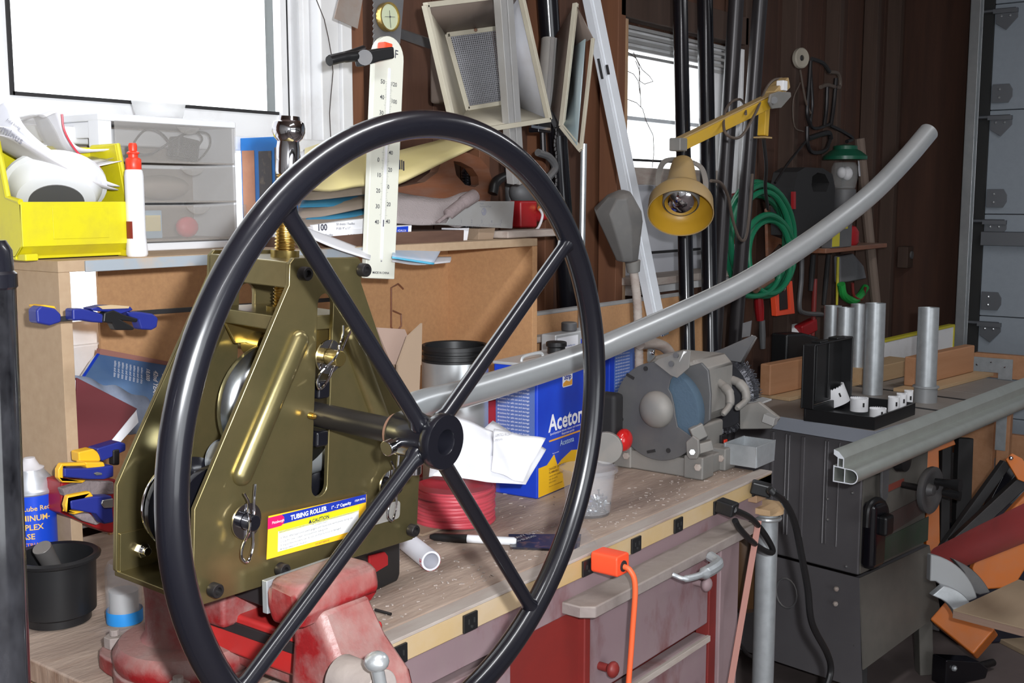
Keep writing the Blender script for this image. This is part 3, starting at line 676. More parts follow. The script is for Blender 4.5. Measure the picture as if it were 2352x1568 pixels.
printing(lb, [('To prevent injury', -.004, .0550, .0032, 'CENTER'), ('1. Wear ANSI-approved safety goggles and heavy-duty work gloves during use.', -.062, .0508, .00345), ('2. Use for steel, copper, and aluminum tubing only.', -.062, .0466, .00345), ('3. Inspect before every use; do not use if parts loose or damaged.', -.062, .0424, .00345), ('4. Keep away from children.', -.062, .0384, .00345), ('DO NOT REMOVE', -.01, .0325, .0026)], 'ink', LT2, name='fine_print')
# ================================================================ hand wheel on its shaft
HW = RM @ Matrix.Translation((0, 0, .176))
hw = None
Rw, tr, yw = .3165, .0138, -.155
hw = fin('hand_wheel', MB().tube([(Rw * math.cos(2 * PI * i / 128), yw, Rw * math.sin(2 * PI * i / 128)) for i in range(128)], tr, 28, closed=True), 'black_paint', R)
for a in (131.9, 40.6, -48.9, -141.3):
    a = math.radians(a); u = V((math.cos(a), 0, math.sin(a)))
    fin('spoke', MB().tube([u * t_ + V((0, yw, 0)) for t_ in (.022, .027, .034, Rw - tr - .005, Rw - tr + .003)], [.011, .011, .0085, .0080, .0105], 18), 'black_paint', hw)
fin('shaft', MB().cyl((0, .02, 0), (0, -.122, 0), .0135, n=28), 'dark_steel', hw)
fin('collar', MB().lathe([(.0135, 0), (.0195, 0), (.0195, .006), (.0135, .006)], 28, axis((0, -.108, 0), (0, -1, 0))), 'rust_brown', hw)
fin('hub', MB().lathe([(0, .114), (.0225, .114), (.0235, .117), (.0235, .163), (.0275, .165), (.0290, .168), (.0290, .176), (.0280, .178), (.0135, .178), (.0125, .176), (.0125, .150), (0, .150)], 40, Matrix.Rotation(PI / 2, 4, 'X')), 'black_paint', hw)
for a, yy in ((192, -.133), (-88, -.135)):
    a = math.radians(a); u = V((math.cos(a), 0, math.sin(a))); o = V((0, yy, 0))
    fin('set_screw', MB().cyl(u * .022 + o, u * .032 + o, .0055, n=16).cyl(u * .032 + o, u * .041 + o, .0082, n=20), 'chrome', hw, bev=.0008)
tag(hw, 'large black steel hand wheel with four spokes'); hw.location = (0, 0, .176)
# ================================================================ bent steel tube
def dep(px): 
    T_ = [(850, 1.42), (940, 1.485), (1100, 1.585), (1300, 1.72), (1500, 1.87), (1700, 2.0), (1900, 2.12), (2050, 2.22), (2140, 2.28)]
    for (a, da), (c, dc) in zip(T_, T_[1:]):
        if px <= c: return da + (dc - da) * (px - a) / (c - a)
    return 2.28
path = [RM @ V(p) for p in [(-.088, D / 2, .1310), (-.045, D / 2, .1150), (0, D / 2, .108), (.07, D / 2, .112), (.15, D / 2, .129)]]
path += [atd(x, y, dep(x)) for x, y in [(950, 934), (1051, 908), (1150, 879), (1252, 847), (1346, 815), (1425, 781), (1560, 722), (1700, 655), (1800, 594), (1900, 525), (2000, 446), (2080, 365), (2133, 303)]]
path = spline(path, 8)
o0 = path[0].copy(); mb = MB(); k = len(path)
mb.tube(path + path[::-1] + [path[0]], [.0195] * k + [.0175] * k + [.0195], 32, caps=False)
mb.v = [tuple(V(p) - o0) for p in mb.v]
single('bent_steel_tube', 'long bright steel tube bent upward, running from the roller past the grinder', 'tube', mb, 'galv', TR(o0), ang=50)
# ================================================================ things on top of the shelf
SZ = 1.414
def poly_y(pts, y, o): return [(ony(a, b_, y).x - o.x, ony(a, b_, y).z - o.z) for a, b_ in pts]
def slab(pts, y, t, o, dy=0, holes=()):        # flat piece in a plane parallel to the wall, thickness t going back
    return MB().prism(poly_y(pts, y, o), -t, 0, Matrix.Translation((0, y - o.y, 0)) @ XZ, holes=[poly_y(h, y, o) for h in holes])
def sheet(pts, y0, y1, o, k=5):                # curved sheet: a profile seen from the front, running back from y0 to y1
    p = spline([ony(a, b_, y0) - o for a, b_ in pts], k); mb = MB(); n = len(p); nv = 5
    mb.grid(lambda u, w: (p[round(u * (n - 1))].x, p[0].y + (y1 - y0) * w, p[round(u * (n - 1))].z + .003 * math.sin(w * 5 + u * 4)), n - 1, nv); return mb
# --- yellow bin
yb0 = 1.475; X0 = ony(50, 520, yb0).x; X1 = ony(322, 520, yb0).x; O = V((X0, yb0, SZ)); wB = X1 - X0
zl = ony(200, 463, yb0).z - SZ; zf = ony(200, 562, yb0).z - SZ; zb_ = ony(300, 338, 1.53).z - SZ
yb = thing('storage_bin', 'yellow plastic hanging bin stuffed with bags and a white dish on the shelf', 'bin', TR(O))
prof = [(0, zl), (.004, zf), (.022, .004), (.115, .004), (.12, zb_), (.05, zb_ + .003), (.030, zl + .006)]
for nm, xx in (('side_wall', 0), ('side_wall', wB - .004)):
    fin(nm, MB().prism(prof, xx, xx + .004, Matrix(((0, 0, 1, 0), (1, 0, 0, 0), (0, 1, 0, 0), (0, 0, 0, 1)))), 'yellow_bin', yb, bev=.001)
pl_ = MB()
def strip(a, c, t=.004): pl_.bar((wB / 2, a[0], a[1]), (wB / 2, c[0], c[1]), wB, t, up=(0, -(c[1] - a[1]), c[0] - a[0]))
pl_.box((wB / 2, .002, (zl + zf) / 2), (wB, .004, zl - zf))
fin('front_wall', pl_, 'yellow_bin', yb, bev=.001)
fr = MB().add([(0, .004, zf), (wB, .004, zf), (wB, .022, .004), (0, .022, .004), (0, .008, zf), (wB, .008, zf), (wB, .026, .004), (0, .026, .004)], [(0, 1, 2, 3), (7, 6, 5, 4), (0, 4, 5, 1), (1, 5, 6, 2), (2, 6, 7, 3), (3, 7, 4, 0)])
fin('front_skirt', fr, 'yellow_bin', yb, bev=.001)
fin('label_slot', MB().box((wB * .48, -.0005, (zl + zf) / 2 + .001), (wB * .47, .001, (zl - zf) * .72)), 'yellow_bin', yb, bev=.0004)
fin('bottom', MB().box((wB / 2, .07, .004), (wB, .10, .004)), 'yellow_bin', yb); fin('back_wall', MB().box((wB / 2, .118, zb_ / 2), (wB, .004, zb_)), 'yellow_bin', yb, bev=.001)
for sx, tx in ((0, -1), (wB, 1)):     # rolled rims of the side walls
    fin('rim', MB().tube([(sx, .0, zl), (sx + tx * .001, .030, zl + .006), (sx + tx * .001, .05, zb_ + .002), (sx, .115, zb_)], .0042, 8), 'yellow_bin', yb)
for sx in (.012, wB - .012): fin('foot', MB().box((sx, .014, .005), (.02, .03, .010)), 'yellow_bin', yb, bev=.002)
# white dish leaning in the bin
c = ony(128, 436, 1.54); dT = TR(c, 0, 0, .42) @ Matrix.Rotation(-.62, 4, 'X') @ Matrix.Diagonal((1.12, 1.12, 1.12, 1))
dsh = thing('round_plastic_dish', 'white round plastic dish leaning inside the yellow bin', 'dish', dT)
fin('dish', MB().lathe([(0, -.022), (.040, -.022), (.048, -.018), (.058, .004), (.064, .006), (.064, .010), (.056, .010), (.045, -.014), (0, -.017)], 40), 'white_plastic', dsh)
fin('base_ring', MB().lathe([(.0, -.0232), (.034, -.0232), (.034, -.022)], 40), 'grey_dark', dsh)
o = V((.84, 1.5, 1.5))
pb = thing('bag_of_papers', 'clear zip bags and folded white papers drooping out of the yellow bin', 'papers', TR(o))
for pts, y0, y1, m in [([(-30, 262), (20, 238), (60, 300), (120, 350), (190, 383), (280, 366)], 1.50, 1.60, 'paper'),
                       ([(-30, 290), (30, 300), (90, 345), (160, 380), (235, 412), (275, 424)], 1.495, 1.58, 'paper'),
                       ([(-30, 305), (40, 325), (120, 372), (200, 412), (272, 432)], 1.49, 1.57, 'paper_grey'),
                       ([(60, 275), (100, 268), (125, 300), (150, 345), (200, 375), (285, 352)], 1.53, 1.62, 'frosted'),
                       ([(100, 270), (135, 262), (150, 300), (170, 335), (200, 345), (265, 342), (280, 350)], 1.54, 1.61, 'paper'),
                       ([(-30, 245), (15, 238), (35, 262), (40, 300)], 1.50, 1.58, 'paper')]:
    fin('sheet', sheet(pts, y0, y1, o), m, pb, solid=.0012, ang=60)
fin('zip_strip', MB().tube(spline([ony(a, b_, 1.528) - o for a, b_ in [(142, 262), (148, 300), (170, 340), (198, 368), (230, 385)]]), .0015, 6), 'red_wire', pb)
tl = ony(0, 322, 1.488)
printing(pb, [('Trumpf', 0, 0, .020), ('service', .0, .02, .008)] if False else [('minus', 0, 0, .014), ('fold here', 0, .016, .006)], 'ink_grey', Matrix.Translation(ony(2, 300, 1.486) - o) @ Matrix.Rotation(.55, 4, 'Y') @ XZ)
# --- glue bottle
q = ony(326, 583, 1.458); q.z = SZ; k = 1.60 / 2600
gb = thing('glue_bottle', 'white squeeze bottle with bright red cap beside the yellow bin', 'bottle', TR((q.x, 1.47, SZ)))
fin('bottle_body', MB().lathe([(0, 0), (.0140, 0), (.0158, .003), (.0155, .012), (.0138, .03), (.0138, .118), (.0128, .126), (.009, .130), (0, .130)], 30), 'white_clean', gb)
fin('cap', MB().lathe([(.0110, .128), (.0115, .129), (.0115, .142), (.0095, .145), (.0070, .1455), (.0072, .150), (.0095, .151), (.0090, .153), (.0060, .155), (.0065, .1625), (.0052, .1665), (0, .1670)], 26), 'red_cap', gb)
fin('label', MB().prism(arc(0, 0, .0141, 130, 215, 10) + arc(0, 0, .0136, 215, 130, 10), .026, .052), 'maroon_paint', gb)
# --- three drawer organizer
yo = 1.60; xa = ony(232, 420, yo).x; xb2 = ony(546, 420, yo).x; O = V((xa, yo, SZ)); wO = xb2 - xa; zt = ony(400, 270, yo).z - SZ; dO = .15
zr = [ony(400, p_, yo).z - SZ for p_ in (283, 378, 468, 556)]
og = thing('drawer_organizer', 'small white plastic organizer with three cloudy drawers on the shelf', 'organizer', TR(O))
fm = MB(); lw = ony(264, 420, yo).x - xa
fm.box((wO / 2, dO / 2, zt - .006), (wO, dO, .012)).box((wO / 2, dO / 2, zr[3] / 2), (wO, dO, zr[3])).box((lw / 2 + .001, .017, zt / 2), (lw - .001, .030, zt - .014)).box((.005, dO - .017, zt / 2), (.006, .03, zt - .014)).box((wO - .004, dO / 2 + .001, zt / 2), (.006, dO - .003, zt - .014)).box((.006, dO / 2 + .001, .03), (.006, dO - .004, .05)).box((.006, dO / 2 + .001, zt - .025), (.006, dO - .004, .026)).box((wO / 2, dO - .003, zt / 2), (wO, .005, zt))
fin('frame', fm, 'white_plastic', og, bev=.003)
cont = [[], [], []]
for k_ in range(3):
    z1_, z0_ = zr[k_], zr[k_ + 1]; px0, ex = lw + .002, [0, .003, .009][k_]; x1_ = wO - .004 + ex; yf = [-.002, -.007, -.014][k_]
    d = fin('drawer', MB().box(((px0 + x1_) / 2, yf, (z0_ + z1_) / 2), (x1_ - px0, .003, z1_ - z0_ - .003)), 'frosted', og, bev=.001)
    fin('drawer_tray', MB().box(((px0 + x1_) / 2, .06, z0_ + .004), (x1_ - px0 - .006, .12, .002)), 'brown_paper', d); fin('tray_back', MB().box(((px0 + x1_) / 2, .118, (z0_ + z1_) / 2), (x1_ - px0 - .006, .002, z1_ - z0_ - .008)), 'brown_paper', d)
    xm = px0 + (x1_ - px0) * .58
    fin('pull', MB().prism(arc(xm, z1_ + .012, .030, 215, 325, 12), 0, .004, Matrix.Translation((0, yf - .001, 0)) @ XZ), 'frosted', d, bev=.0008)
ad = thing('power_adapter', 'black power adapter and tangled cable in the top drawer', 'adapter', TR(O + V((wO * .67, .03, zr[1] + .006))))
fin('adapter_body', MB().box((0, 0, .022), (.045, .03, .036), R=Matrix.Rotation(.15, 3, 'Y')), 'black_plastic', ad, bev=.004)
fin('cable', MB().tube(spline([(-.02, 0, .02), (-.05, -.01, .045), (-.075, 0, .05), (-.10, 0, .02), (-.06, .01, .012), (-.01, -.012, .045), (.04, -.01, .05), (.055, 0, .03), (.03, 0, .004), (-.0, -.012, .006), (.03, -.012, .04), (0, -.013, .052), (-.02, -.01, .03)]), .0018, 8), 'black_plastic', ad)
q = O + V((wO * .55, .03, zr[2] + .006)); 
single('parts_pouch', 'dim tan pouch behind the middle organizer drawer', 'pouch', MB().sphere((0, .02, .022), .022, 14, (2.6, .8, .95)), 'brown_paper', TR(q))
q = O + V((wO * .32, .01, zr[3] + .006)); bx_ = thing('small_carton', 'pale blue carton with cream label in the bottom organizer drawer', 'carton', TR(q))
fin('carton', MB().box((0, .02, .024), (.062, .04, .046)), mat('pale_blue', (.30, .45, .58), .5), bx_, bev=.001); fin('label', MB().box((.01, -.0005, .026), (.035, .001, .026)), 'manila', bx_)
q = O + V((wO * .66, .01, zr[3] + .006))
single('red_ball', 'red rounded bottle cap showing in the bottom organizer drawer', 'cap', MB().sphere((0, .015, .018), .018, 14, (1.2, .8, 1)), 'red_wire', TR(q))
q = ony(370, 262, 1.66)
tb = thing('deli_tub', 'clear round plastic tub of small parts on top of the organizer', 'tub', TR((q.x, 1.665, SZ + zt + .0005)))
fin('tub', MB().lathe([(0, 0), (.036, 0), (.038, .002), (.0455, .032), (.0475, .032), (.0475, .035), (.0445, .0345), (.037, .003), (0, .002)], 36), 'tub_plastic', tb)
fin('parts', MB().box((-.015, 0, .010), (.004, .02, .018), R=Matrix.Rotation(.3, 3, 'Y')).box((.012, -.004, .008), (.03, .03, .010), R=Matrix.Rotation(.5, 3, 'Z')), 'paper_grey', tb)
# --- blue cartoned book
xk = 1.362; a, b_ = onx(552, 330, xk), onx(645, 282, xk); y1_, y0_ = a.y, max(b_.y, 1.50); hk = a.z - SZ
bk = thing('blue_picture_box', 'bright blue box with brown product photos beside the organizer', 'box', TR((xk, y0_, SZ)))
fin('box', MB().box((.018, (y1_ - y0_) / 2, hk / 2 + .005), (.036, y1_ - y0_, hk + .01)), 'blue_box', bk, bev=.001)
L_ = y1_ - y0_
for (u0, u1, v0, v1, m) in [(.66, .96, .22, .93, 'orange_brown'), (.24, .55, .30, .92, 'dark_photo'), (.02, .16, .35, .95, 'dark_photo')]:
    fin('photo', MB().box((-.0004, L_ * (u0 + u1) / 2, hk * (v0 + v1) / 2), (.001, L_ * (u1 - u0), hk * (v1 - v0))), m, bk)
# --- papers, boxes and tools further right
def flatthing(name, lab, cat, pts, y, t, m, bev=.0008, group=None, holes=()):
    o = ony(*pts[0], y); return tag(fin_at(name, slab(pts, y, t, o, holes=holes), m, o, bev), lab, cat, group), o
def fin_at(name, mb, m, o, bev=0): q = fin(name, mb, m, bev=bev); q.location = o; return q
o = ony(760, 430, 1.50)
pp = thing('paper_pile', 'slumped pile of brown wrapping paper and white sheets behind the wheel', 'papers', TR(o))
def drape(o, topc, botc, yt_, yb_, k=5, bulge=.004):          # sheet hanging between a rear edge and a nearer front edge
    A_ = spline([ony(*p_, yt_) - o for p_ in topc], k); B_ = spline([ony(*p_, yb_) - o for p_ in botc], k); n = 16; mb = MB()
    f_ = lambda l, u: l[min(len(l) - 1, round(u * (len(l) - 1)))]
    return mb.grid(lambda u, w: tuple(f_(B_, u).lerp(f_(A_, u), w) + V((0, -bulge * math.sin(w * PI) * 1.5, bulge * math.sin(w * PI)))), n, 5)
for tc, bc, yt_, yb_, m in [([(686, 346), (770, 334), (860, 318)], [(686, 385), (770, 370), (860, 350)], 1.68, 1.62, 'paper'),
                            ([(690, 412), (770, 398), (862, 384)], [(690, 444), (760, 438), (862, 428)], 1.66, 1.58, 'brown_paper'),
                            ([(690, 440), (760, 430), (862, 420)], [(688, 458), (735, 458), (862, 443)], 1.62, 1.55, 'brown_paper'),
                            ([(688, 456), (780, 450), (862, 445)], [(688, 476), (780, 474), (862, 474)], 1.60, 1.535, 'blue_dusty'),
                            ([(684, 470), (770, 456), (862, 447)], [(678, 502), (735, 498), (862, 472)], 1.58, 1.515, 'brown_paper'),
                            ([(700, 496), (780, 486), (862, 478)], [(700, 508), (780, 502), (862, 492)], 1.56, 1.505, 'blue_dusty'),
                            ([(684, 498), (770, 498), (862, 488)], [(680, 522), (730, 518), (790, 514), (862, 492)], 1.55, 1.482, 'brown_paper')]:
    fin('sheet', drape(o, tc, bc, yt_, yb_), m, pp, solid=.0014, ang=60)
o = ony(920, 400, 1.50)
en = thing('manila_envelope', 'creased yellow padded envelope curling up above the hand saw', 'envelope', TR(o))
mb = MB(); A = [(700, 430, 345), (760, 436, 330), (830, 424, 352), (900, 424, 352), (960, 398, 338), (1020, 368, 322), (1075, 342, 300), (1116, 320, 300)]
top = spline([ony(a, c_, 1.60) - o for a, _, c_ in A], 4); bot = spline([ony(a, b__, 1.49) - o for a, b__, _ in A], 4); n = len(top)
mb.grid(lambda u, w: tuple(bot[round(u * (n - 1))].lerp(top[round(u * (n - 1))], w) + V((0, 0, .004 * math.sin(w * PI)))), n - 1, 4)
fin('envelope', mb, 'manila', en, solid=.008, ang=60)
bq = ony(918, 378, 1.488) - o
fin('barcode', MB().box(bq, (.003, .001, .018)).box(bq + V((.006, 0, 0)), (.002, .001, .018)).box(bq + V((.011, 0, -.002)), (.003, .001, .018)), 'ink', en)
for i, (lab, pts, items) in enumerate([('upper white sandpaper box with black print lying under brown paper', [(718, 517), (850, 500), (850, 527), (722, 533)], [('100', .012, .002, .016, 'LEFT', .0004), ('50 sheets / Feuilles', .058, .010, .006), ('P100  9" x 11"', .058, .002, .006)]),
                                       ('lower white sandpaper box with blue end tag jutting right on the shelf', [(716, 533), (946, 517), (944, 546), (718, 562)], [('9" x 11" 100', .012, .004, .007), ('Sheets / Feuilles', .012, .013, .006), ('100', .085, .004, .014, 'LEFT', .0003)])]):
    ob, o = flatthing('sandpaper_box', lab, 'box', pts, 1.472 + .004 * (1 - i), .11, 'paper')
    a, b_ = ony(*pts[3], 1.47), ony(*pts[2], 1.47); ang = math.atan2(b_.z - a.z, b_.x - a.x)
    printing(ob, items, 'ink', Matrix.Translation((a.x - o.x, -.0006, a.z - o.z)) @ Matrix.Rotation(-ang, 4, 'Y') @ XZ)
    if i == 1:
        q = [(912, 521), (938, 519), (937, 535), (911, 537)]; tg = fin('blue_tag', slab(q, 1.4705, .0004, o), 'blue_can', ob)
        m_ = ony(913, 533, 1.4695) - o; printing(tg, [('ADALOX', 0, .001, .006)], 'paper', Matrix.Translation(m_) @ Matrix.Rotation(.03, 4, 'Y') @ XZ)
flatthing('oak_block', 'dark red-brown wood block lying on the shelf behind the thermometer', 'block', [(700, 548), (850, 535), (1066, 528), (1064, 570), (850, 580), (700, 580)], 1.47, .12, 'wood_dark')
o = ony(930, 600, 1.45)
mg = thing('magazines', 'pale blue magazines hanging over the shelf front edge', 'magazines', TR(o))
for i, (tc, bc, yt_, yb_) in enumerate([([(700, 522), (770, 548), (850, 578)], [(700, 540), (770, 570), (850, 596)], 1.46, 1.40), ([(900, 570), (960, 568), (1016, 568)], [(900, 590), (950, 598), (996, 604)], 1.465, 1.40),
                                       ([(900, 590), (950, 597), (997, 604)], [(900, 593), (950, 601), (995, 608)], 1.40, 1.397), ([(900, 590), (970, 590), (1036, 590)], [(900, 600), (960, 608), (1034, 602)], 1.455, 1.41)]):
    fin('cover', drape(o, tc, bc, yt_, yb_, bulge=.001), ['paper', mat('sky_print', (.33, .50, .68), .4, col2=(.60, .60, .66), scale=14), mat('cyan_print', (.12, .50, .74), .4), 'paper_grey'][i], mg, solid=.0016, ang=60)
# hand saw with its dark wooden handle
o = ony(1000, 430, 1.56)
hs = thing('hand_saw', 'old hand saw with a dark brown wooden closed handle on the shelf', 'saw', TR(o))
hp = [(915, 440), (915, 430), (975, 418), (1005, 395), (1016, 366), (1040, 352), (1072, 350), (1102, 362), (1122, 385), (1130, 412), (1128, 450), (1125, 466), (1040, 466), (915, 466)]
hole = [(1042, 370), (1058, 372), (1085, 386), (1098, 405), (1100, 424), (1090, 430), (1068, 424), (1048, 402)]
fin('handle', slab(hp, 1.56, .022, o, holes=[hole[::-1]]), 'wood_red', hs, smooth=False)
fin('blade', slab([(700, 470), (915, 452), (1125, 458), (1125, 466), (915, 470), (700, 490)], 1.572, .002, o), 'dark_steel', hs)
# cylinder with bright rings behind the handle hole
q = ony(1082, 440, 1.60)
jr = thing('ribbed_jar', 'dark glass jar with shiny ribs seen through the hand saw handle', 'jar', TR((q.x, 1.60, SZ)))
pr_ = [(0, 0), (.022, 0)]
for i in range(24): pr_ += [(.0225, .004 + i * .006), (.0205, .007 + i * .006)]
pr_ += [(.018, .15), (0, .152)]
fin('jar', MB().lathe(pr_, 24), mat('ribbed_glass', (.03, .04, .06), .12, .6, coat=.5), jr)
# sanding sheet and folded grey leather
o = ony(1000, 500, 1.50)
ss = thing('sanding_sheet', 'grey sanding sheet curled over the wood block on the shelf', 'sandpaper', TR(o))
mb = MB(); A = [(905, 512, 440), (960, 517, 450), (1020, 516, 456), (1062, 520, 442), (1094, 476, 440)]
top = spline([ony(a, c_, 1.545) - o for a, _, c_ in A], 5); bot = spline([ony(a, b__, 1.50) - o for a, b__, _ in A], 5); n = len(top)
mb.grid(lambda u, w: tuple(bot[round(u * (n - 1))].lerp(top[round(u * (n - 1))], w)), n - 1, 4); fin('sheet', mb, 'sandpaper', ss, solid=.002, ang=60)
o = ony(1060, 470, 1.495)
lt = MB(); lt.tube(spline([ony(a, b__, 1.493) - o for a, b__ in [(1004, 512), (1030, 492), (1065, 465), (1093, 447)]]), [.004] * 8 + [.012] * 8 + [.014] * 8 + [.007], 12)
single('rolled_leather', 'rolled scrap of coarse grey leather leaning on the metal square', 'leather', lt, 'leather_grey', TR(o))
# metal square with ruler marks
ob, o = flatthing('metal_square', 'brushed metal try square with ruler marks from 1 to 5 on the shelf', 'square', [(1026, 512), (1040, 490), (1090, 462), (1182, 462), (1177, 525), (990, 515)], 1.488, .003, 'alu_dusty')
a = ony(1058, 512, 1.487) - o; e_ = ony(1150, 512, 1.487) - o
its = [(str(i + 1), (e_.x - a.x) * i / 4, 0, .010) for i in range(5)] + [('Industrial', .062, .045, .005), ('Supply', .062, .039, .005), ('Hardware & Tools', .062, .033, .005)]
printing(ob, its, 'ink_grey', Matrix.Translation((a.x, -.0007, a.z)) @ Matrix.Rotation(.02, 4, 'Y') @ XZ)
tk = MB()
for i in range(33): tk.box((a.x - .02 + i * (e_.x - a.x) / 32 * 1.15, -.0008, a.z - .006), (.0005, .0004, .006 if i % 4 == 0 else .003))
lg = ony(1113, 486, 1.486) - o
fin('ruler_ticks', tk, 'ink_grey', ob, smooth=False)
fin('printed_logo', MB().prism(arc(lg.x, lg.z, .008, 0, 359, 20), 0, .0003, Matrix.Translation((0, -.0003, 0)) @ XZ, holes=[[(lg.x - .006, lg.z), (lg.x - .001, lg.z - .001), (lg.x - .001, lg.z + .006), (lg.x - .004, lg.z + .005)]]), 'ink_grey', ob)
tag(ob['label'] and ob)
flatthing('cream_carton', 'small cream carton under the ruler end of the square', 'carton', [(1100, 525), (1138, 523), (1130, 563), (1098, 565)], 1.50, .06, 'cardboard')
flatthing('white_carton', 'small white paper carton between wood block and cream carton', 'carton', [(1056, 524), (1078, 523), (1072, 560), (1062, 562)], 1.498, .05, 'paper')
# red air tool with brass fitting
o = ony(1215, 500, 1.56)
at_ = thing('air_tool', 'red and black air tool with brass fitting at the shelf end', 'air tool', TR(o))
fin('red_housing', MB().box(ony(1200, 492, 1.56) - o, (.065, .04, .062)), 'red_paint', at_, bev=.006)
fin('nozzle', MB().cyl(ony(1215, 495, 1.56) - o, ony(1255, 492, 1.54) - o, .020, .012), 'red_paint', at_)
fin('hose_guard', MB().tube(spline([ony(a, b__, 1.55) - o for a, b__ in [(1132, 445), (1142, 415), (1185, 402), (1230, 425), (1262, 470)]]), .011, 12), 'black_plastic', at_)
fin('dusty_dome', MB().sphere(ony(1205, 440, 1.60) - o, .045, 20, (1, .7, .8)), 'grey_dark', at_)
fin('brass_fitting', MB().cyl(ony(1240, 478, 1.53) - o, ony(1266, 484, 1.53) - o, .007, n=12).cyl(ony(1248, 480, 1.53) - o, ony(1254, 482, 1.53) - o, .010, n=6), 'brass', at_)
fin('wire', MB().tube(spline([ony(a, b__, 1.52) - o for a, b__ in [(1240, 480), (1246, 495), (1238, 520), (1228, 530)]]), .003, 8), 'paper_grey', at_)
single('dusty_plank', 'dusty weathered wood strip lying across the shelf end', 'plank', MB().box((.03, 0, .008), (.22, .06, .016)), 'board_worn', TR((ony(1215, 550, 1.47).x, 1.50, SZ + .001), .04), bev=.003)
flatthing('wooden_stub', 'small splintered wood scrap on the dusty plank', 'wood scrap', [(1196, 532), (1238, 529), (1236, 536), (1198, 541)], 1.48, .04, 'fir_pale')
# ================================================================ thermometer, dial, clamp
yt = 1.425; o = ony(870, 640, yt); up = ony(893, 90, yt) - o; up.normalize()
T = frame(o, up.cross(V((0, -1, 0))) * -1 if (up.cross(V((0, -1, 0))) * -1).x > 0 else up.cross(V((0, -1, 0))), V((0, 1, 0)))
TI = T.inverted()
th = thing('wall_thermometer', 'long cream plastic thermometer with numbers hanging at the shelf front', 'thermometer', T)
def tl_(px, py, Y=0): return loc(px, py, Y, T)
xl, xr = tl_(850, 400).x, tl_(917, 400).x; zt_ = tl_(893, 82).z; zb2 = tl_(870, 640).z; cx_ = (xl + xr) / 2; hw_ = (xr - xl) / 2
xl -= 0; fin('case', MB().prism([(xl, zb2), (xr, zb2)] + arc(cx_, zt_ - hw_, hw_, 0, 180, 14), -.012, 0, XZ), 'thermo', th, bev=.002)
fin('tube_groove', MB().prism(rrect(cx_ - .003, zb2 + .035, cx_ + .003, tl_(890, 155).z, .003), 0, .0012, XZ), 'white_clean', th)
fin('spirit', MB().box((cx_, -.0016, zb2 + .10), (.0015, .0008, .012)), 'ink', th)
its = []
for nn, py_ in zip(('50', '40', '30', '20', '10', '0', '10', '20', '30', '40'), (186, 222, 258, 294, 330, 367, 402, 438, 474, 510)): its.append((nn, cx_ - .021, tl_(875, py_).z - .004, .0108, 'LEFT', .00008))
for i, nn in enumerate(('120', '100', '80', '60', '40', '20', '0', '20', '40')): its.append((nn, cx_ + .0075 - (.002 if i == 0 else 0), tl_(900, 192 + i * 39.6).z - .004, .0105, 'LEFT', .00008))
its += [('C', cx_ - .014, tl_(885, 122).z - .005, .022, 'LEFT'), ('\u00b0', cx_ - .020, tl_(880, 112).z - .008, .016), ('F', cx_ + .0115, tl_(905, 122).z - .008, .021), ('MADE IN CHINA', cx_, zb2 + .009, .0058, 'CENTER', .0001)]
printing(th, its, 'ink', Matrix.Translation((0, -.0004, 0)) @ XZ)
tk = MB(); z0_, z1_ = tl_(880, 512).z, tl_(880, 186).z
for i in range(91): z = z0_ + (z1_ - z0_) * i / 90; L = .005 if i % 5 == 0 else .003; tk.box((cx_ - .0045 - L / 2, -.0003, z), (L, .0004, .0004)).box((cx_ + .0045 + L / 2, -.0003, z), (L, .0004, .0004))
for i in range(9): tk.box((cx_, -.0004, zb2 + .032 + i * .008), (.003, .0004, .0022))
fin('scale_marks', tk, 'ink_grey', th, smooth=False)
# perforated strip the thermometer hangs from, and the brass dial
o2 = ony(895, 60, 1.435)
sa = thing('steel_strip', 'dark toothed steel strip hanging above the thermometer', 'strip', TR(o2))
pts = [(860, -60), (932, -60), (919, 95), (858, 95)]
tooth = []
for i in range(26): yy = -60 + i * 6; tooth += [(860 + (0 if i % 2 else -3), yy)]
fin('blade', slab([(932, -60), (919, 100), (858, 100)] + tooth[::-1], 1.442, .002, o2), 'grey_dark', sa)
fin('hook', MB().tube([ony(893, 84, 1.436) - o2, ony(893, 96, 1.428) - o2], .002, 8), 'galv', sa)
q = ony(893, 39, 1.432)
dl = thing('brass_dial_gauge', 'round brass rimmed hygrometer dial above the thermometer', 'gauge', TR(q) @ Matrix.Rotation(-.1, 4, 'Y'))
fin('case', MB().lathe([(0, 0), (.0250, 0), (.0255, .002), (.0255, .012), (.0225, .012), (.0225, .009), (0, .009)], 36, axis((0, .008, 0), (0, -1, 0))), 'brass', dl)
fin('dial_face', MB().cyl((0, -.001, 0), (0, -.0015, 0), .0222, n=32), 'dial_face', dl)
nd = MB().box((0, -.003, -.004), (.0006, .0005, .030)).box((.0, -.003, 0), (.026, .0005, .0006)).cyl((0, -.0028, 0), (0, -.004, 0), .0015, n=10); fin('needle', nd, 'ink', dl, smooth=False)
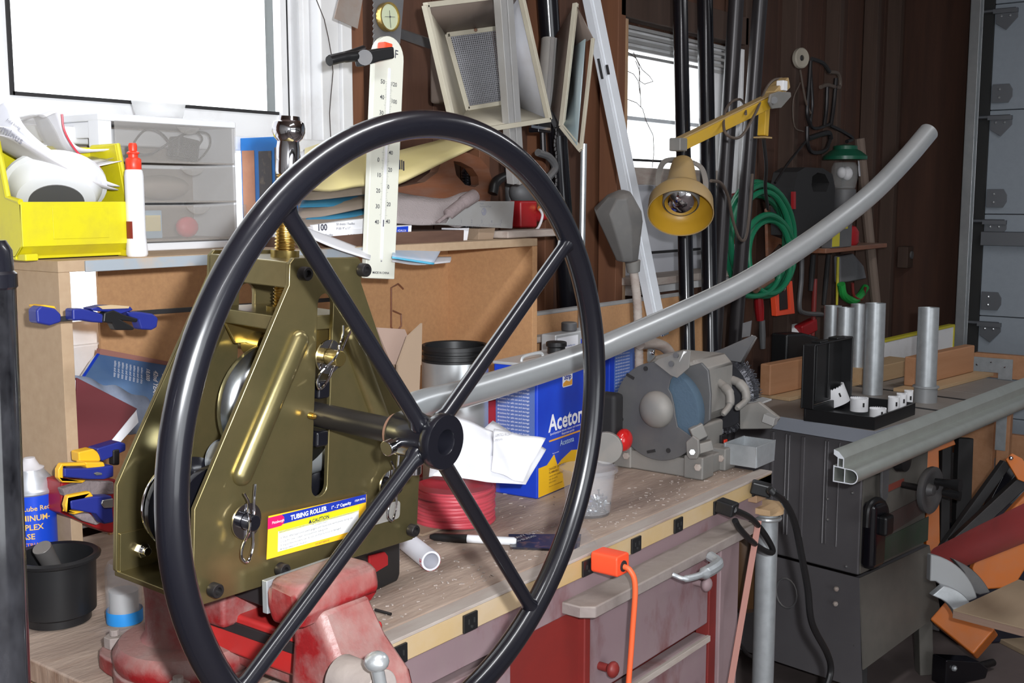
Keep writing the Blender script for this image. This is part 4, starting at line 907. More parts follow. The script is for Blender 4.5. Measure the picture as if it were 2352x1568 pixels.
# black spring clamp
o3 = ony(825, 135, 1.40)
cl = thing('spring_clamp', 'black plastic hand clamp with orange pad gripping the thermometer top', 'clamp', TR(o3))
P_ = lambda a, b_, y=1.40: ony(a, b_, y) - o3
fin('jaw', MB().prism([(p_.x, p_.z) for p_ in (P_(818, 122), P_(860, 112), P_(894, 108), P_(896, 135), P_(862, 142), P_(824, 154))], -.008, .012, XZ), 'black_plastic', cl, bev=.003)
fin('orange_pad', MB().box(P_(884, 116, 1.405), (.020, .018, .026), R=Matrix.Rotation(.1, 3, 'Y')), 'orange_plug', cl, bev=.002)
fin('handle', MB().tube(spline([P_(830, 128), P_(790, 132), P_(756, 140)]), [.009] * 8 + [.008] * 8 + [.0085], 14).tube(spline([P_(835, 112, 1.42), P_(800, 124, 1.415), P_(758, 134, 1.41)]), .006, 12), 'black_plastic', cl)
fin('pivot', MB().cyl(P_(838, 132, 1.385), P_(838, 132, 1.41), .013, n=20), 'grey_dark', cl)
# rusty plate hanging by the window jamb
flatthing('rusty_sheet', 'thin grey-brown metal sheet hanging by the window jamb at the top', 'sheet', [(788, -40), (840, -40), (822, 66), (768, 42)], 1.60, .002, mat('rust_sheet', (.36, .33, .31), .6, .3, col2=(.30, .20, .15), scale=12, fac=.4))
# ================================================================ on the bench, left side
q = onz(104, 1384, BZ)
sc = thing('spray_can', 'blue and silver aerosol grease can standing by the black cup', 'spray can', TR((min(q.x + .004, .827), q.y + .016, BZ)))
hc = .160
fin('can_body', MB().lathe([(0, 0), (.031, 0), (.033, .002), (.032, .005), (.032, hc), (0, hc)], 40), 'spray_blue', sc)
fin('dome', MB().lathe([(.032, hc), (.0335, hc + .002), (.0335, hc + .005), (.030, hc + .009), (.029, hc + .018), (.019, hc + .031), (.0185, hc + .034), (0, hc + .034)], 40), 'spray_silver', sc)
fin('spray_cap', MB().lathe([(.0185, hc + .033), (.019, hc + .035), (.013, hc + .038), (.0085, hc + .046), (.0075, hc + .049), (0, hc + .050)], 28), 'paper_grey', sc)
fin('bottom_rim', MB().lathe([(.0325, 0), (.0335, .001), (.0335, .004), (.0325, .005)], 40), 'spray_silver', sc)
def wrapped(parent, items, m, r, a0, name='printed_text'):       # lettering wrapped round an upright cylinder
    ob = printing(parent, items, m, Matrix.Identity(4), name)
    me = ob.data
    for v_ in me.vertices: a = a0 + v_.co.x / r; z = v_.co.y; v_.co = V((r * math.cos(a), r * math.sin(a), z))
    me.update(); return ob
va = math.atan2(-q.y, -q.x)
wrapped(sc, [('Plexi-Lube Red', -.034, .140, .0098, 'LEFT', .0001), ('ALUMINUM-', -.0365, .126, .0112, 'LEFT', .0002), ('COMPLEX', -.0365, .113, .0112, 'LEFT', .0002), ('GREASE', -.0365, .100, .0112, 'LEFT', .0002), ('NET WT. 11 OZ', -.020, .010, .004)], 'gold_text', .0324, va)
wrapped(sc, [('INDUSTRIAL', -.033, .089, .0080, 'LEFT', .0001), ('STRENGTH', -.033, .080, .0080, 'LEFT', .0001)], mat('orange_text', (.70, .25, .12), .5), .0324, va)
wrapped(sc, [('Directions: shake can well and', -.03, .056 - .005 * i, .0036) for i in range(8)], 'paper', .0324, va, 'fine_print')
q = onz(150, 1402, BZ)
bc = thing('black_cup', 'black plastic cup holder insert with a stepped base on the bench', 'cup', TR((q.x - .026, q.y - .026, BZ)))
fin('cup', MB().lathe([(0, .002), (.036, .002), (.037, 0), (.043, .002), (.043, .012), (.050, .016), (.052, .085), (.058, .088), (.059, .092), (.055, .095), (.049, .093), (.047, .02), (0, .016)], 44, ), 'black_plastic', bc)
so = onz(150, 1402, BZ)
single('steel_pin', 'short dusty steel pin leaning inside the black cup', 'pin', MB().cyl((0, 0, 0), (-.035, -.012, .065), .0100, .0125, n=24), mat('pin_grey', (.16, .15, .145), .4, .5, dust=.2), TR((so.x - .014, so.y - .022, BZ + .045)), bev=.001)
q = onz(287, 1428, BZ)
gj = thing('glass_jar', 'small dusty glass jar with a blue tape band beside the vise', 'jar', TR((q.x, q.y, BZ)))
fin('glass', MB().lathe([(0, .001), (.023, 0), (.0235, .003), (.0235, .075), (.019, .085), (.017, .085), (.020, .074), (.0215, .004), (0, .003)], 32), 'clear_plastic', gj)
fin('tape_band', MB().lathe([(.0238, .002), (.0240, .003), (.0240, .018), (.0238, .019)], 32), 'blue_tape', gj)
fin('contents', MB().cyl((0, 0, .004), (0, 0, .045), .019, n=24), 'alu_dusty', gj)
# ================================================================ inside the shelf unit
cx = ony(170, 1000, 1.42)
xi = .885
# books
o = V((.90, 1.50, BZ))
T = frame(ony(265, 870, 1.62), V((1, .05, -.16)), V((.1, .5, .6)))
b1 = thing('blue_data_book', 'blue softcover book with white printed back leaning inside the shelf', 'book', T)
def on_T(px, py, T_, Z=0):
    Mi = T_.inverted(); o_ = Mi @ CO; d_ = Mi.to_3x3() @ ray(px, py); return o_ + d_ * ((Z - o_.z) / d_.z)
bl = [(on_T(a, c_, T).x, on_T(a, c_, T).y) for a, c_ in [(184, 870), (222, 812), (405, 842), (350, 930)]]
fin('cover', MB().prism(bl, -.002, 0), 'book_blue', b1, bev=.0008)
fin('pages', MB().prism([(p_[0] - .001, p_[1] - .001) for p_ in bl], -.018, -.002), 'paper', b1)
fin('spine_edge', MB().prism([bl[0], bl[1], (bl[1][0] + .006, bl[1][1]), (bl[0][0] + .006, bl[0][1])], 0, .0006), 'blue_can', b1)
tx = on_T(372, 846, T); RT = Matrix.Translation((tx.x, tx.y, .0008)) @ Matrix.Rotation(-1.98, 4, 'Z')
printing(b1, [('MASTER', .012, 0, .013, 'LEFT', .0003), ('42nd YEAR', .012, -.016, .012, 'LEFT', .0003), ('18,000', .014, -.030, .010, 'LEFT', .0002)] + [('tables and data', .017 + .0012 * i, -.040 - .007 * i, .0060) for i in range(8)], 'paper', RT, name='title')
single('pink_folder', 'thin pinkish folder edge behind the blue book', 'folder', MB().bar(ony(225, 808, 1.655) - V((1.1, 1.655, 1.2)), ony(385, 838, 1.655) - V((1.1, 1.655, 1.2)), .01, .012), 'pink_rubber', TR((1.1, 1.655, 1.2)))
sf = MB(); sp_ = spline([ony(a, c_, 1.52) - V((1.0, 1.52, 1.1)) for a, c_ in [(170, 862), (205, 868), (235, 885), (265, 885), (300, 905), (335, 912), (345, 940), (330, 975)]], 4); n = len(sp_)
sf.grid(lambda u, w: tuple(sp_[round(u * (n - 1))] + V((.02 * w, -.03 * w, -.075 * w))), n - 1, 3)
single('spotted_cover', 'wavy dusty blue spotted cover draped over the maroon book', 'cover', sf, 'book_spots', TR((1.0, 1.52, 1.1)), solid=.003, ang=60)
Tm = frame(ony(233, 950, 1.475), V((1, 0, -.32)), V((.30, .35, .80)))
b2 = thing('maroon_book', 'thick maroon hardcover book leaning against the shelf side', 'book', Tm)
q0 = [loc(a, c_, 0, Tm) for a, c_ in [(172, 868), (318, 940), (238, 1032), (172, 1040)]] if False else None
def on_T(px, py, T_, Z=0):
    Mi = T_.inverted(); o_ = Mi @ CO; d_ = Mi.to_3x3() @ ray(px, py); return o_ + d_ * ((Z - o_.z) / d_.z)
cv = [(on_T(a, c_, Tm).x, on_T(a, c_, Tm).y) for a, c_ in [(176, 1042), (238, 1034), (316, 938), (176, 866)]]
fin('cover', MB().prism(cv, -.003, 0), 'book_maroon', b2, bev=.001)
pgs = [(cv[0][0], cv[0][1] - .002), (cv[1][0] - .003, cv[1][1]), (cv[2][0] - .004, cv[2][1] - .003), (cv[3][0], cv[3][1] - .004)]
fin('pages', MB().prism(pgs, -.034, -.003), 'paper', b2); pg2 = [(on_T(a, c_, Tm).x, on_T(a, c_, Tm).y) for a, c_ in [(236, 1034), (262, 1034), (322, 968), (317, 940)]]; fin('page_edges', MB().prism(pg2, -.030, -.004), 'paper', b2); fin('back_cover', MB().prism(cv, -.038, -.034), 'ink', b2, bev=.001)
# --- bar clamps
def clamp_piece(o_, pts, y, t, m, par, nm, bev=.002): return fin(nm, slab(pts, y, t, o_), m, par, bev=bev)
o = ony(220, 728, 1.37)
c1 = thing('bar_clamp', 'blue and black quick-grip bar clamp on a long rod across the shelf opening', 'clamp', TR(o))
fin('bar', MB().bar(ony(130, 733, 1.37) - o, ony(212, 727, 1.37) - o, .004, .007).bar(ony(200, 727, 1.37) - o, ony(760, 688, 1.49) - o, .0045, .007), 'black_matte', c1, bev=.0008)
clamp_piece(o, [(84, 712), (95, 702), (128, 708), (142, 722), (142, 740), (116, 748), (86, 742)], 1.355, .022, 'clamp_blue', c1, 'fixed_jaw', .003)
clamp_piece(o, [(88, 702), (104, 700), (128, 703), (132, 722), (96, 712)], 1.362, .026, 'clamp_yellow', c1, 'yellow_pad')
clamp_piece(o, [(167, 709), (188, 708), (210, 712), (240, 722), (240, 742), (212, 740), (190, 736), (168, 737)], 1.35, .020, 'clamp_blue', c1, 'sliding_jaw', .003)
clamp_piece(o, [(208, 708), (240, 701), (300, 703), (308, 712), (276, 722), (245, 716), (215, 714)], 1.348, .022, 'clamp_blue', c1, 'body_top', .003)
clamp_piece(o, [(225, 703), (258, 700), (298, 703), (296, 708), (236, 710)], 1.346, .004, 'strip_yellow', c1, 'body_sticker', .0005)
clamp_piece(o, [(240, 718), (262, 712), (285, 722), (318, 732), (316, 740), (282, 736), (310, 752), (308, 758), (266, 758), (258, 742), (238, 740)], 1.346, .014, 'black_plastic', c1, 'trigger')
clamp_piece(o, [(290, 715), (325, 716), (352, 720), (365, 730), (362, 752), (350, 758), (325, 757), (318, 735), (300, 728)], 1.35, .020, 'clamp_blue', c1, 'handle', .003)
for lab, y, mid, pcs in [('yellow padded blue clamp head lying on the books inside the shelf', 1.40, (240, 1040), [('clamp_yellow', [(180, 1038), (215, 1030), (232, 1042), (232, 1060), (182, 1062)], .02), ('clamp_blue', [(222, 1030), (275, 1014), (290, 1018), (290, 1035), (262, 1048), (235, 1060)], .024), ('dark_steel', [(260, 1033), (276, 1031), (276, 1068), (260, 1069)], .012)]),
                         ('yellow looped blue clamp just above the red clamp jaw', 1.385, (200, 1085), [('clamp_yellow', [(134, 1078), (142, 1064), (198, 1062), (203, 1070), (146, 1071), (146, 1101), (200, 1103), (190, 1109), (144, 1108), (134, 1098)], .010), ('clamp_yellow', [(195, 1061), (240, 1061), (244, 1076), (200, 1076)], .024), ('clamp_blue', [(148, 1075), (204, 1075), (262, 1068), (262, 1095), (240, 1101), (206, 1101), (148, 1096)], .018), ('grey_dark', [(216, 1087), (224, 1084), (236, 1086), (236, 1091), (222, 1092)], .019)]),
                         ('lowest blue clamp with an open yellow loop behind the spray can', 1.36, (210, 1165), [('clamp_yellow', [(150, 1160), (156, 1138), (208, 1128), (218, 1142), (160, 1147), (158, 1172), (202, 1174), (172, 1182), (154, 1176)], .010), ('clamp_blue', [(162, 1150), (215, 1140), (258, 1138), (262, 1200), (240, 1204), (222, 1180), (164, 1170)], .018), ('steel', [(235, 1148), (262, 1143), (262, 1166), (240, 1168), (232, 1158)], .020)])]:
    o = ony(*mid, y); cc = thing('quick_clamp', lab, 'clamp', TR(o), 'clamp heads in the shelf unit')
    for i, (m, pts, t) in enumerate(pcs): clamp_piece(o, pts, y - .002 * i, t, m, cc, {'clamp_yellow': 'yellow_pad', 'clamp_blue': 'clamp_body', 'dark_steel': 'steel_bar', 'grey_dark': 'slot', 'steel': 'steel_plate'}[m], .0025)
o = ony(200, 1130, 1.40)
rj = thing('red_brush', 'red plastic block with grey bristle pads under the clamp heads', 'brush', TR(o))
fin('red_body', slab([(140, 1105), (268, 1100), (262, 1225), (240, 1222), (140, 1178)], 1.42, .05, o), 'red_paint', rj, bev=.003)
fin('bristle_pad', slab([(143, 1122), (200, 1104), (262, 1106), (262, 1135), (150, 1140)], 1.405, .014, o), 'leather_grey', rj, bev=.002)
fin('bristle_pad', slab([(168, 1182), (205, 1178), (235, 1200), (222, 1206), (190, 1196)], 1.40, .014, o), 'leather_grey', rj, bev=.002)
# ================================================================ bench, middle
q = ony(1045, 830, 1.33)
ca = thing('steel_canister', 'brushed steel canister with a black threaded rim on the bench', 'canister', TR((q.x, 1.33, BZ)))
zr_ = ony(1045, 790, 1.33).z - BZ; rr = .5 * 157 / 2600 * (V((q.x, 1.33, 0)).dot(V((CF.x, CF.y, 0)).normalized())) * .985
fin('can_body', MB().lathe([(0, 0), (rr * .985, 0), (rr, .003), (rr, zr_ - .030), (0, zr_ - .030)], 48), 'galv', ca)
fin('threaded_rim', MB().lathe([(rr * .97, zr_ - .030), (rr * 1.01, zr_ - .029), (rr * 1.01, zr_ - .026), (rr * .95, zr_ - .025), (rr * .95, zr_ - .019), (rr, zr_ - .018), (rr, zr_ - .015), (rr * .95, zr_ - .014), (rr * .95, zr_ - .009), (rr, zr_ - .008), (rr, zr_ - .001), (rr * .97, zr_), (rr * .90, zr_ - .002), (rr * .88, zr_ - .06), (0, zr_ - .06)], 48), 'black_plastic', ca)
# cardboard box with raised flaps
o = V((1.46, 1.28, BZ)); cb = thing('cardboard_box', 'open brown cardboard box with raised flaps beside the steel canister', 'box', TR(o))
def wallp(par, nm, pts, y, m, t=.004): return fin(nm, slab(pts, y, t, o), m, par)
wallp(cb, 'rear_flap', [(868, 752), (930, 756), (938, 775), (920, 835), (900, 838), (868, 760)], 1.30, 'cardboard_pink')
wallp(cb, 'front_wall', [(914, 838), (966, 838), (962, 935), (955, 1100), (918, 1100)], 1.26, 'cardboard')
wallp(cb, 'side_flap', [(914, 838), (938, 772), (970, 742), (968, 838)], 1.26, 'cardboard')
wallp(cb, 'rear_wall', [(868, 835), (918, 838), (918, 1100), (868, 1100)], 1.31, 'cardboard')
fin('box_bottom', MB().box((-.02, .0, .003), (.10, .06, .004)), 'cardboard', cb)
# acetone can
def tin(lab, px0, px1, pybase, yface, W_, Dp, pytop, yaw=0, side=True):
    q = onz(px0, pybase, BZ) if yface is None else V((ony(px0, pybase, yface).x, yface, BZ))
    return q
yA = 1.235; qL = ony(1213, 1125, yA); qC = qL
A0 = onz(1232, 1150, BZ)
TA = TR((1.702, 1.236, BZ), .08)
hA = .256
wA = .205; dA = .10
ac = thing('acetone_can', 'blue rectangular acetone can with white lettering and yellow base', 'can', TA)
fin('can_body', MB().box((wA / 2, dA / 2, hA / 2), (wA, dA, hA)), 'blue_can', ac, bev=.004)
fin('top_rim', MB().box((wA / 2, dA / 2, hA + .001), (wA + .003, dA + .003, .006)), 'can_grey', ac, bev=.002)
fin('spout', MB().cyl((wA * .75, dA * .5, hA), (wA * .75, dA * .5, hA + .018), .018).cyl((wA * .75, dA * .5, hA + .018), (wA * .75, dA * .5, hA + .028), .021), 'black_plastic', ac, bev=.002)
fin('handle', MB().tube(spline([(wA * .1, dA / 2, hA), (wA * .15, dA / 2, hA + .012), (wA * .45, dA / 2, hA + .012), (wA * .5, dA / 2, hA)]), .003, 8), 'can_grey', ac)
fin('side_print', MB().box((-.0004, dA / 2, hA * .60), (.001, dA - .012, hA * .66)), mat('side_blue', (.10, .16, .42), .45), ac)
SP = Matrix.Translation((-.0012, dA - .010, 0)) @ Matrix(((0, 0, -1, 0), (-1, 0, 0, 0), (0, 1, 0, 0), (0, 0, 0, 1)))
printing(ac, [('directions for safe use and storage', 0, hA * .90 - .0072 * i, .0052, 'LEFT', 0, 1) for i in range(20)], 'paper', SP, name='fine_print')
fA = lambda d: Matrix.Translation((0, d, 0)) @ XZ
fin('yellow_base', MB().prism([(0.004, .003), (wA - .002, .003), (wA - .002, .062), (.13, .072), (.090, .060), (.075, .052), (.062, .076), (.035, .060), (.004, .060)], 0, .0006, fA(0)), 'can_yellow', ac)
printing(ac, [('DANGER! EXTREMELY', .042, .048, .0066, 'LEFT', .0001), ('FLAMMABLE.', .042, .041, .0066, 'LEFT', .0001), ('VAPORS MAY CAUSE FLASH', .042, .034, .0046), ('FIRE OR IGNITE', .042, .028, .0046), ('EXPLOSIVELY.', .042, .022, .0046), ('Read other cautions on back panel', .042, .015, .0036)], mat('brown_ink', (.18, .08, .02), .6), fA(-.0009))
printing(ac, [('Acetone', .040, .124, .046, 'LEFT', .0011)], 'paper', fA(-.0009), name='large_lettering')
printing(ac, [('Special-purpose thinner, cleaner and remover', .045, .1165, .0066, 'LEFT'), ('Evaporates quickly', .090, .110, .0066), ('Removes residue', .055, .078, .0035)], 'paper', fA(-.0009), name='fine_print')
fin('orange_rule', MB().box((.118, -.0006, .1055), (.150, .001, .0030)), 'can_orange', ac)
printing(ac, [('Acetona', .084, .089, .016, 'LEFT', .0002)], mat('pale_blue_text', (.45, .62, .85), .5), fA(-.0009), name='lettering')
lp = fin('logo_patch', MB().prism(rrect(.093, .203, .131, .250, .004), 0, .0007, fA(0)), 'paper', ac)
printing(lp, [('Klean', .112, .232, .013, 'CENTER', .0004), ('Strip', .112, .218, .0145, 'CENTER', .0004)], 'label_blue', fA(-.0011))
fin('orange_wave', MB().prism([(.094, .205), (.130, .205), (.130, .217), (.119, .212), (.106, .216), (.094, .211)], 0, .0003, fA(-.0008)), 'can_orange', lp)
# second can behind, third white one
T2 = TR((ony(1276, 900, 1.42).x, 1.42, BZ), .03); h2_ = ony(1272, 770, 1.42).z - BZ
w2_ = .17
ac2 = thing('paint_thinner_can', 'tall blue and white solvent can standing behind the acetone can', 'can', T2)
fin('can_body', MB().box((w2_ / 2, .02, h2_ / 2), (w2_, .04, h2_)), 'can_grey', ac2, bev=.004)
fin('white_label', MB().box((w2_ * .28, -.0005, h2_ * .62), (w2_ * .5, .001, h2_ * .70)), 'paper', ac2)
fin('blue_label', MB().box((w2_ * .80, -.0005, h2_ * .48), (w2_ * .38, .001, h2_ * .90)), 'blue_can', ac2)
printing(ac2, [('first aid and safe handling notes', .012, h2_ - .03 - .009 * i, .0052) for i in range(12)], 'text_blue', fA(-.0016), name='fine_print')
fin('spout', MB().cyl((w2_ * .5, .02, h2_), (w2_ * .5, .02, h2_ + .02), .018), 'grey_dark', ac2, bev=.003)
T3 = TR((ony(1408, 900, 1.46).x, 1.46, BZ)); h3_ = ony(1440, 795, 1.46).z - BZ; w3 = ony(1466, 900, 1.46).x - ony(1408, 900, 1.46).x
ac3 = thing('blue_print_can', 'blue can covered in fine white print behind the grinder guard', 'can', T3)
fin('can_body', MB().box((w3 / 2, .05, h3_ / 2), (w3, .08, h3_)), 'blue_can', ac3, bev=.004)
fin('print_panel', MB().box((w3 * .56, .0094, h3_ * .55), (w3 * .78, .001, h3_ * .85)), mat('side_blue2', (.09, .17, .48), .45), ac3)
printing(ac3, [('use only with care outdoors', w3 * .2, h3_ * .94 - .0078 * i, .0058) for i in range(22)], 'paper', fA(.0086), name='fine_print')
# red toolbox-like tin behind the papers
o = ony(1100, 1000, 1.36); single('red_tin', 'plain red tin partly hidden behind the crumpled papers', 'tin', MB().box((0, .03, 0), (.13, .06, .11)), 'red_paint', TR((o.x, 1.36, BZ + .0555 + .06)), bev=.004) if False else None
rt = thing('red_tin', 'plain red tin partly hidden behind the crumpled papers', 'tin', TR((ony(1098, 1000, 1.33).x, 1.33, BZ)))
hr = ony(1100, 925, 1.33).z - BZ
fin('tin_body', MB().box((0, .04, hr / 2), (.16, .08, hr)), 'red_paint', rt, bev=.004); fin('lid', MB().box((0, .04, hr + .004), (.164, .084, .010)), 'brown_paper', rt, bev=.002)
# red wire spool in its clear pack
q = onz(1103, 1205, BZ); q.y += .055; q.x += .0
sw = thing('red_cord_spool', 'coil of red plastic cord in a clear bag under the white papers', 'spool', TR((q.x - .005, q.y, BZ)))
for i in range(9):
    rr_ = .070 - .0008 * (i % 3); zz = .006 + i * .0066; n = 60; ph = random.uniform(0, 6)
    fin('cord_turn', MB().tube([(rr_ * math.cos(2 * PI * j / n), rr_ * math.sin(2 * PI * j / n), zz + .0016 * math.sin(2 * 2 * PI * j / n + ph)) for j in range(n)], .0040, 8, closed=True), 'red_wire', sw)
fin('core', MB().cyl((0, 0, .002), (0, 0, .064), .066, n=40), 'red_wire', sw)
cf = MB(); prf = []
for j, (rq, zq) in enumerate([(.073, .001), (.080, .006), (.079, .025), (.082, .034), (.080, .055), (.078, .068), (.060, .071)]): prf.append((rq, zq))
cf.lathe(prf, 36); cf.v = [(x_ * (1 + .04 * math.sin(7 * math.atan2(y_, x_))), y_ * (1 + .04 * math.sin(7 * math.atan2(y_, x_))), z_) for x_, y_, z_ in cf.v]
fin('clear_wrap', cf, 'clear_film', sw, ang=60)
# crumpled white papers
def crumple(pts, z0, seed, o_, mm='paper'):
    pass
o = onz(1120, 1100, BZ + .085)
wp = thing('crumpled_papers', 'crumpled white instruction papers lying on the red cord spool', 'papers', TR(o))
def pgrid(C4, amp, seed, n=14):
    rnd = random.Random(seed); ph = [rnd.uniform(0, 6) for _ in range(6)]; mb = MB()
    A_, B_, C_, D_ = [V(c_) for c_ in C4]
    def f_(u, w):
        p_ = A_.lerp(B_, u).lerp(D_.lerp(C_, u), w); nrm = (B_ - A_).cross(D_ - A_).normalized()
        h_ = amp * (math.sin(u * 4 + ph[0] + w * 2) * .6 + abs(math.sin(u * 5 + w * 4 + ph[1])) * .7 + math.sin(w * 6 + ph[2]) * .35)
        return tuple(p_ + nrm * h_)
    return mb.grid(f_, n, n)
a1 = [ony(a, c_, y_) - o for a, c_, y_ in [(985, 1096, 1.15), (1206, 1114, 1.12), (1252, 1035, 1.16), (1130, 968, 1.24)]]
fin('sheet', pgrid(a1, .0035, 3), 'paper', wp, solid=.0006, ang=24)
a2 = [ony(a, c_, y_) - o for a, c_, y_ in [(1125, 1085, 1.14), (1200, 1108, 1.118), (1250, 1010, 1.15), (1135, 985, 1.20)]]
fin('sheet', pgrid(a2, .004, 8), 'paper', wp, solid=.0006, ang=24)
a3 = [ony(a, c_, y_) - o for a, c_, y_ in [(985, 1095, 1.145), (1130, 1065, 1.17), (1132, 990, 1.20), (1005, 942, 1.25)]]
s3 = fin('sheet', pgrid(a3, .0035, 5), 'paper', wp, solid=.0006, ang=24)
printing(s3, [('LIMITED 90 DAY', 0, 0, .0062), ('warranty', 0, -.007, .0055)], 'ink_grey', Matrix.Translation(ony(1138, 1002, 1.13) - o) @ Matrix.Rotation(.12, 4, 'Y') @ XZ)
# tub of screws
q = onz(1362, 1180, BZ); q.y += .01
ts = thing('screw_tub', 'clear plastic tub half full of shiny screws near the bench edge', 'tub', TR((q.x, q.y, BZ)))
fin('tub', MB().lathe([(0, 0), (.038, 0), (.040, .003), (.0485, .078), (.0535, .080), (.0535, .086), (.050, .0865), (.0475, .080), (.0388, .005), (0, .003)], 40), 'clear_plastic', ts)
scp = MB()
for i in range(110):
    a = random.uniform(0, 2 * PI); r_ = .034 * math.sqrt(random.random()); z_ = random.uniform(.006, .032); c_ = V((r_ * math.cos(a), r_ * math.sin(a), z_)); d_ = V((random.gauss(0, 1), random.gauss(0, 1), random.gauss(0, .5))).normalized() * .008
    scp.cyl(c_ - d_ * .6, c_ + d_ * .6, .0012, n=5).cyl(c_ + d_ * .6, c_ + d_ * .8, .0012, .0034, n=7)
tag(fin('screws', scp, 'steel', ts, smooth=False), kind='stuff')
# marker, packet, PVC pipe, battery, nail
a, b_ = onz(988, 1232, BZ + .007), onz(1186, 1243, BZ + .007); T = axis(a, b_); L_ = (b_ - a).length
mk = thing('marker_pen', 'black capped marker with a white barrel lying on the bench', 'marker', T)
fin('barrel', MB().lathe([(.0055, .05), (.0068, .052), (.0068, L_ - .004), (.0045, L_), (0, L_)], 20), 'white_plastic', mk)
fin('cap', MB().lathe([(0, 0), (.0035, 0), (.0065, .008), (.0074, .06), (.0074, .064), (0, .064)], 20), 'black_plastic', mk)
fin('clip', MB().bar((0, -.004, .005), (.0, -.010, .050), .004, .0015), 'black_plastic', mk)
o = onz(1270, 1245, BZ)
pk = thing('blade_packet', 'dark printed tool packet in torn clear wrap beside the marker', 'packet', TR((o.x, o.y, BZ)))
c4 = [onz(a, c_, BZ + .004) - V((o.x, o.y, BZ)) for a, c_ in [(1172, 1256), (1330, 1262), (1335, 1226), (1168, 1226)]]
fin('card', MB().prism([(p_.x, p_.y) for p_ in c4], .001, .004), mat('packet_print', (.02, .02, .03), .3, col2=(.25, .12, .06), scale=60, fac=.35, sharp=.5), pk)
c5 = [onz(a, c_, BZ + .004) - V((o.x, o.y, BZ)) for a, c_ in [(1325, 1263), (1372, 1258), (1345, 1222), (1325, 1226)]]
fin('clear_end', MB().prism([(p_.x, p_.y) for p_ in c5], .001, .012), 'clear_film', pk)
printing(pk, [('HEAVY DUTY', .0, .004, .012), ('10 BLADES', .0, -.010, .010)], 'paper_grey', Matrix.Translation(c4[0].lerp(c4[3], .35) + V((.01, 0, .0006))) @ Matrix.Rotation(-.12, 4, 'Z'))
a, b_ = onz(990, 1288, BZ + .016), onz(930, 1240, BZ + .016); L_ = (b_ - a).length + .03
T = axis(a, b_); pv = thing('pvc_pipe', 'short white plastic pipe offcut lying on the bench', 'pipe', T)
fin('pipe', MB().lathe([(.0125, 0), (.0155, 0), (.016, .002), (.016, L_), (.0125, L_), (.0125, 0)], 32), 'white_pipe', pv)
wrapped(pv, [('CHARLOTTE', -.004, 0, .012, 'LEFT', .0002)], 'red_wire', .0163, 2.6)
pv.children[-1].data.transform(Matrix.Identity(4))
q = onz(905, 1345, BZ); dxv = .09
TB = TR((q.x - .065, q.y + .0, BZ), .10)
bt = thing('battery_pack', 'black cordless tool battery with a red latch behind the vise jaw', 'battery', TB)
fin('battery_body', MB().prism([(-.02, 0), (.085, 0), (.09, .01), (.092, .07), (-.02, .07)], -.10, 0, XZ), 'black_plastic', bt, bev=.005)
fin('red_latch', MB().prism([(.012, .030), (.055, .034), (.055, .048), (.048, .056), (.012, .060)], 0, .004, Matrix.Translation((0, .0, 0)) @ XZ), 'red_paint', bt, bev=.001)
printing(bt, [('CRAFTSMAN', .008, .0625, .0075, 'LEFT', .0001)], 'grey_dark', Matrix.Translation((0, -.0006, 0)) @ XZ)
a, b_ = onz(862, 1400, BZ + .003), onz(898, 1410, BZ + .003)
single('loose_nail', 'thin grey nail lying on the bench edge by the vise', 'nail', MB().cyl((0, 0, 0), b_ - a, .0022, n=10), 'dark_steel', TR(a))
# round items left of the grinder
q = onz(1395, 1062, BZ + .03)
rb = thing('red_reflector', 'glossy red round reflector between the tub and the grinder', 'reflector', TR(ony(1433, 1010, 1.22)))
fin('lens', MB().sphere((0, 0, 0), .024, 24, (1, .7, 1)), mat('red_gloss', (.55, .012, .012), .2, coat=.5), rb); fin('stem', MB().cyl((0, .01, 0), (0, .05, 0), .008), 'red_paint', rb)
qd = ony(1392, 1030, 1.20)
dk = thing('grey_disc', 'dusty grey metal disc leaning beside the red reflector', 'disc', TR(qd))
fin('disc', MB().cyl((0, 0, 0), (.012, .006, 0), .033, n=32), 'grey_cast', dk, bev=.002)
qd = ony(1400, 955, 1.26)
single('black_bracket', 'dark bent metal bracket behind the hand wheel rim by the grinder', 'bracket', MB().box((0, 0, 0), (.04, .05, .10)), 'black_matte', TR(qd), bev=.01)
# sawdust, chips and crumbs along the bench front
cm = MB(); rnd = random.Random(5)
for i in range(420):
    x_ = rnd.uniform(.95, 2.15); y_ = 1.02 + abs(rnd.gauss(0, .07)) if i % 3 else rnd.uniform(1.05, 1.4); s_ = rnd.uniform(.0006, .0026)
    cm.box((x_, y_, BZ + .0008), (s_ * rnd.uniform(1, 4), s_, .0012), R=Matrix.Rotation(rnd.uniform(0, 3), 3, 'Z'))
o_ = single('wood_chips', 'scattered sawdust and wood chips along the front of the bench top', 'wood chips', cm, 'board_worn', smooth=False); o_['kind'] = 'stuff'
# ================================================================ lamps, bars and pipes against the wall
def quadframe(mb, P4, r, close=True):
    for i in range(len(P4) if close else len(P4) - 1): mb.tube([P4[i], P4[(i + 1) % len(P4)]], r, 6)
    return mb
o = ony(1120, 150, 1.45)
fl = thing('floodlight', 'beige rectangular floodlight hood with a wire mesh hanging above the wheel', 'floodlight', TR(o))
Oq = [ony(a, c_, 1.44) - o for a, c_ in [(977, 12), (1196, -14), (1261, 275), (1046, 308)]]
Iq = [ony(a, c_, 1.55) - o for a, c_ in [(1022, 78), (1143, 62), (1168, 236), (1070, 252)]]
for i, (nm, m) in enumerate([('hood_top', 'lamp_back'), ('hood_side', 'reflector'), ('hood_bottom', 'lamp_beige'), ('hood_side', 'lamp_beige')]):
    j = (i + 1) % 4; fin(nm, MB().add([Oq[i], Oq[j], Iq[j], Iq[i]], [(0, 1, 2, 3)]), m, fl, solid=.002)
rim = MB()
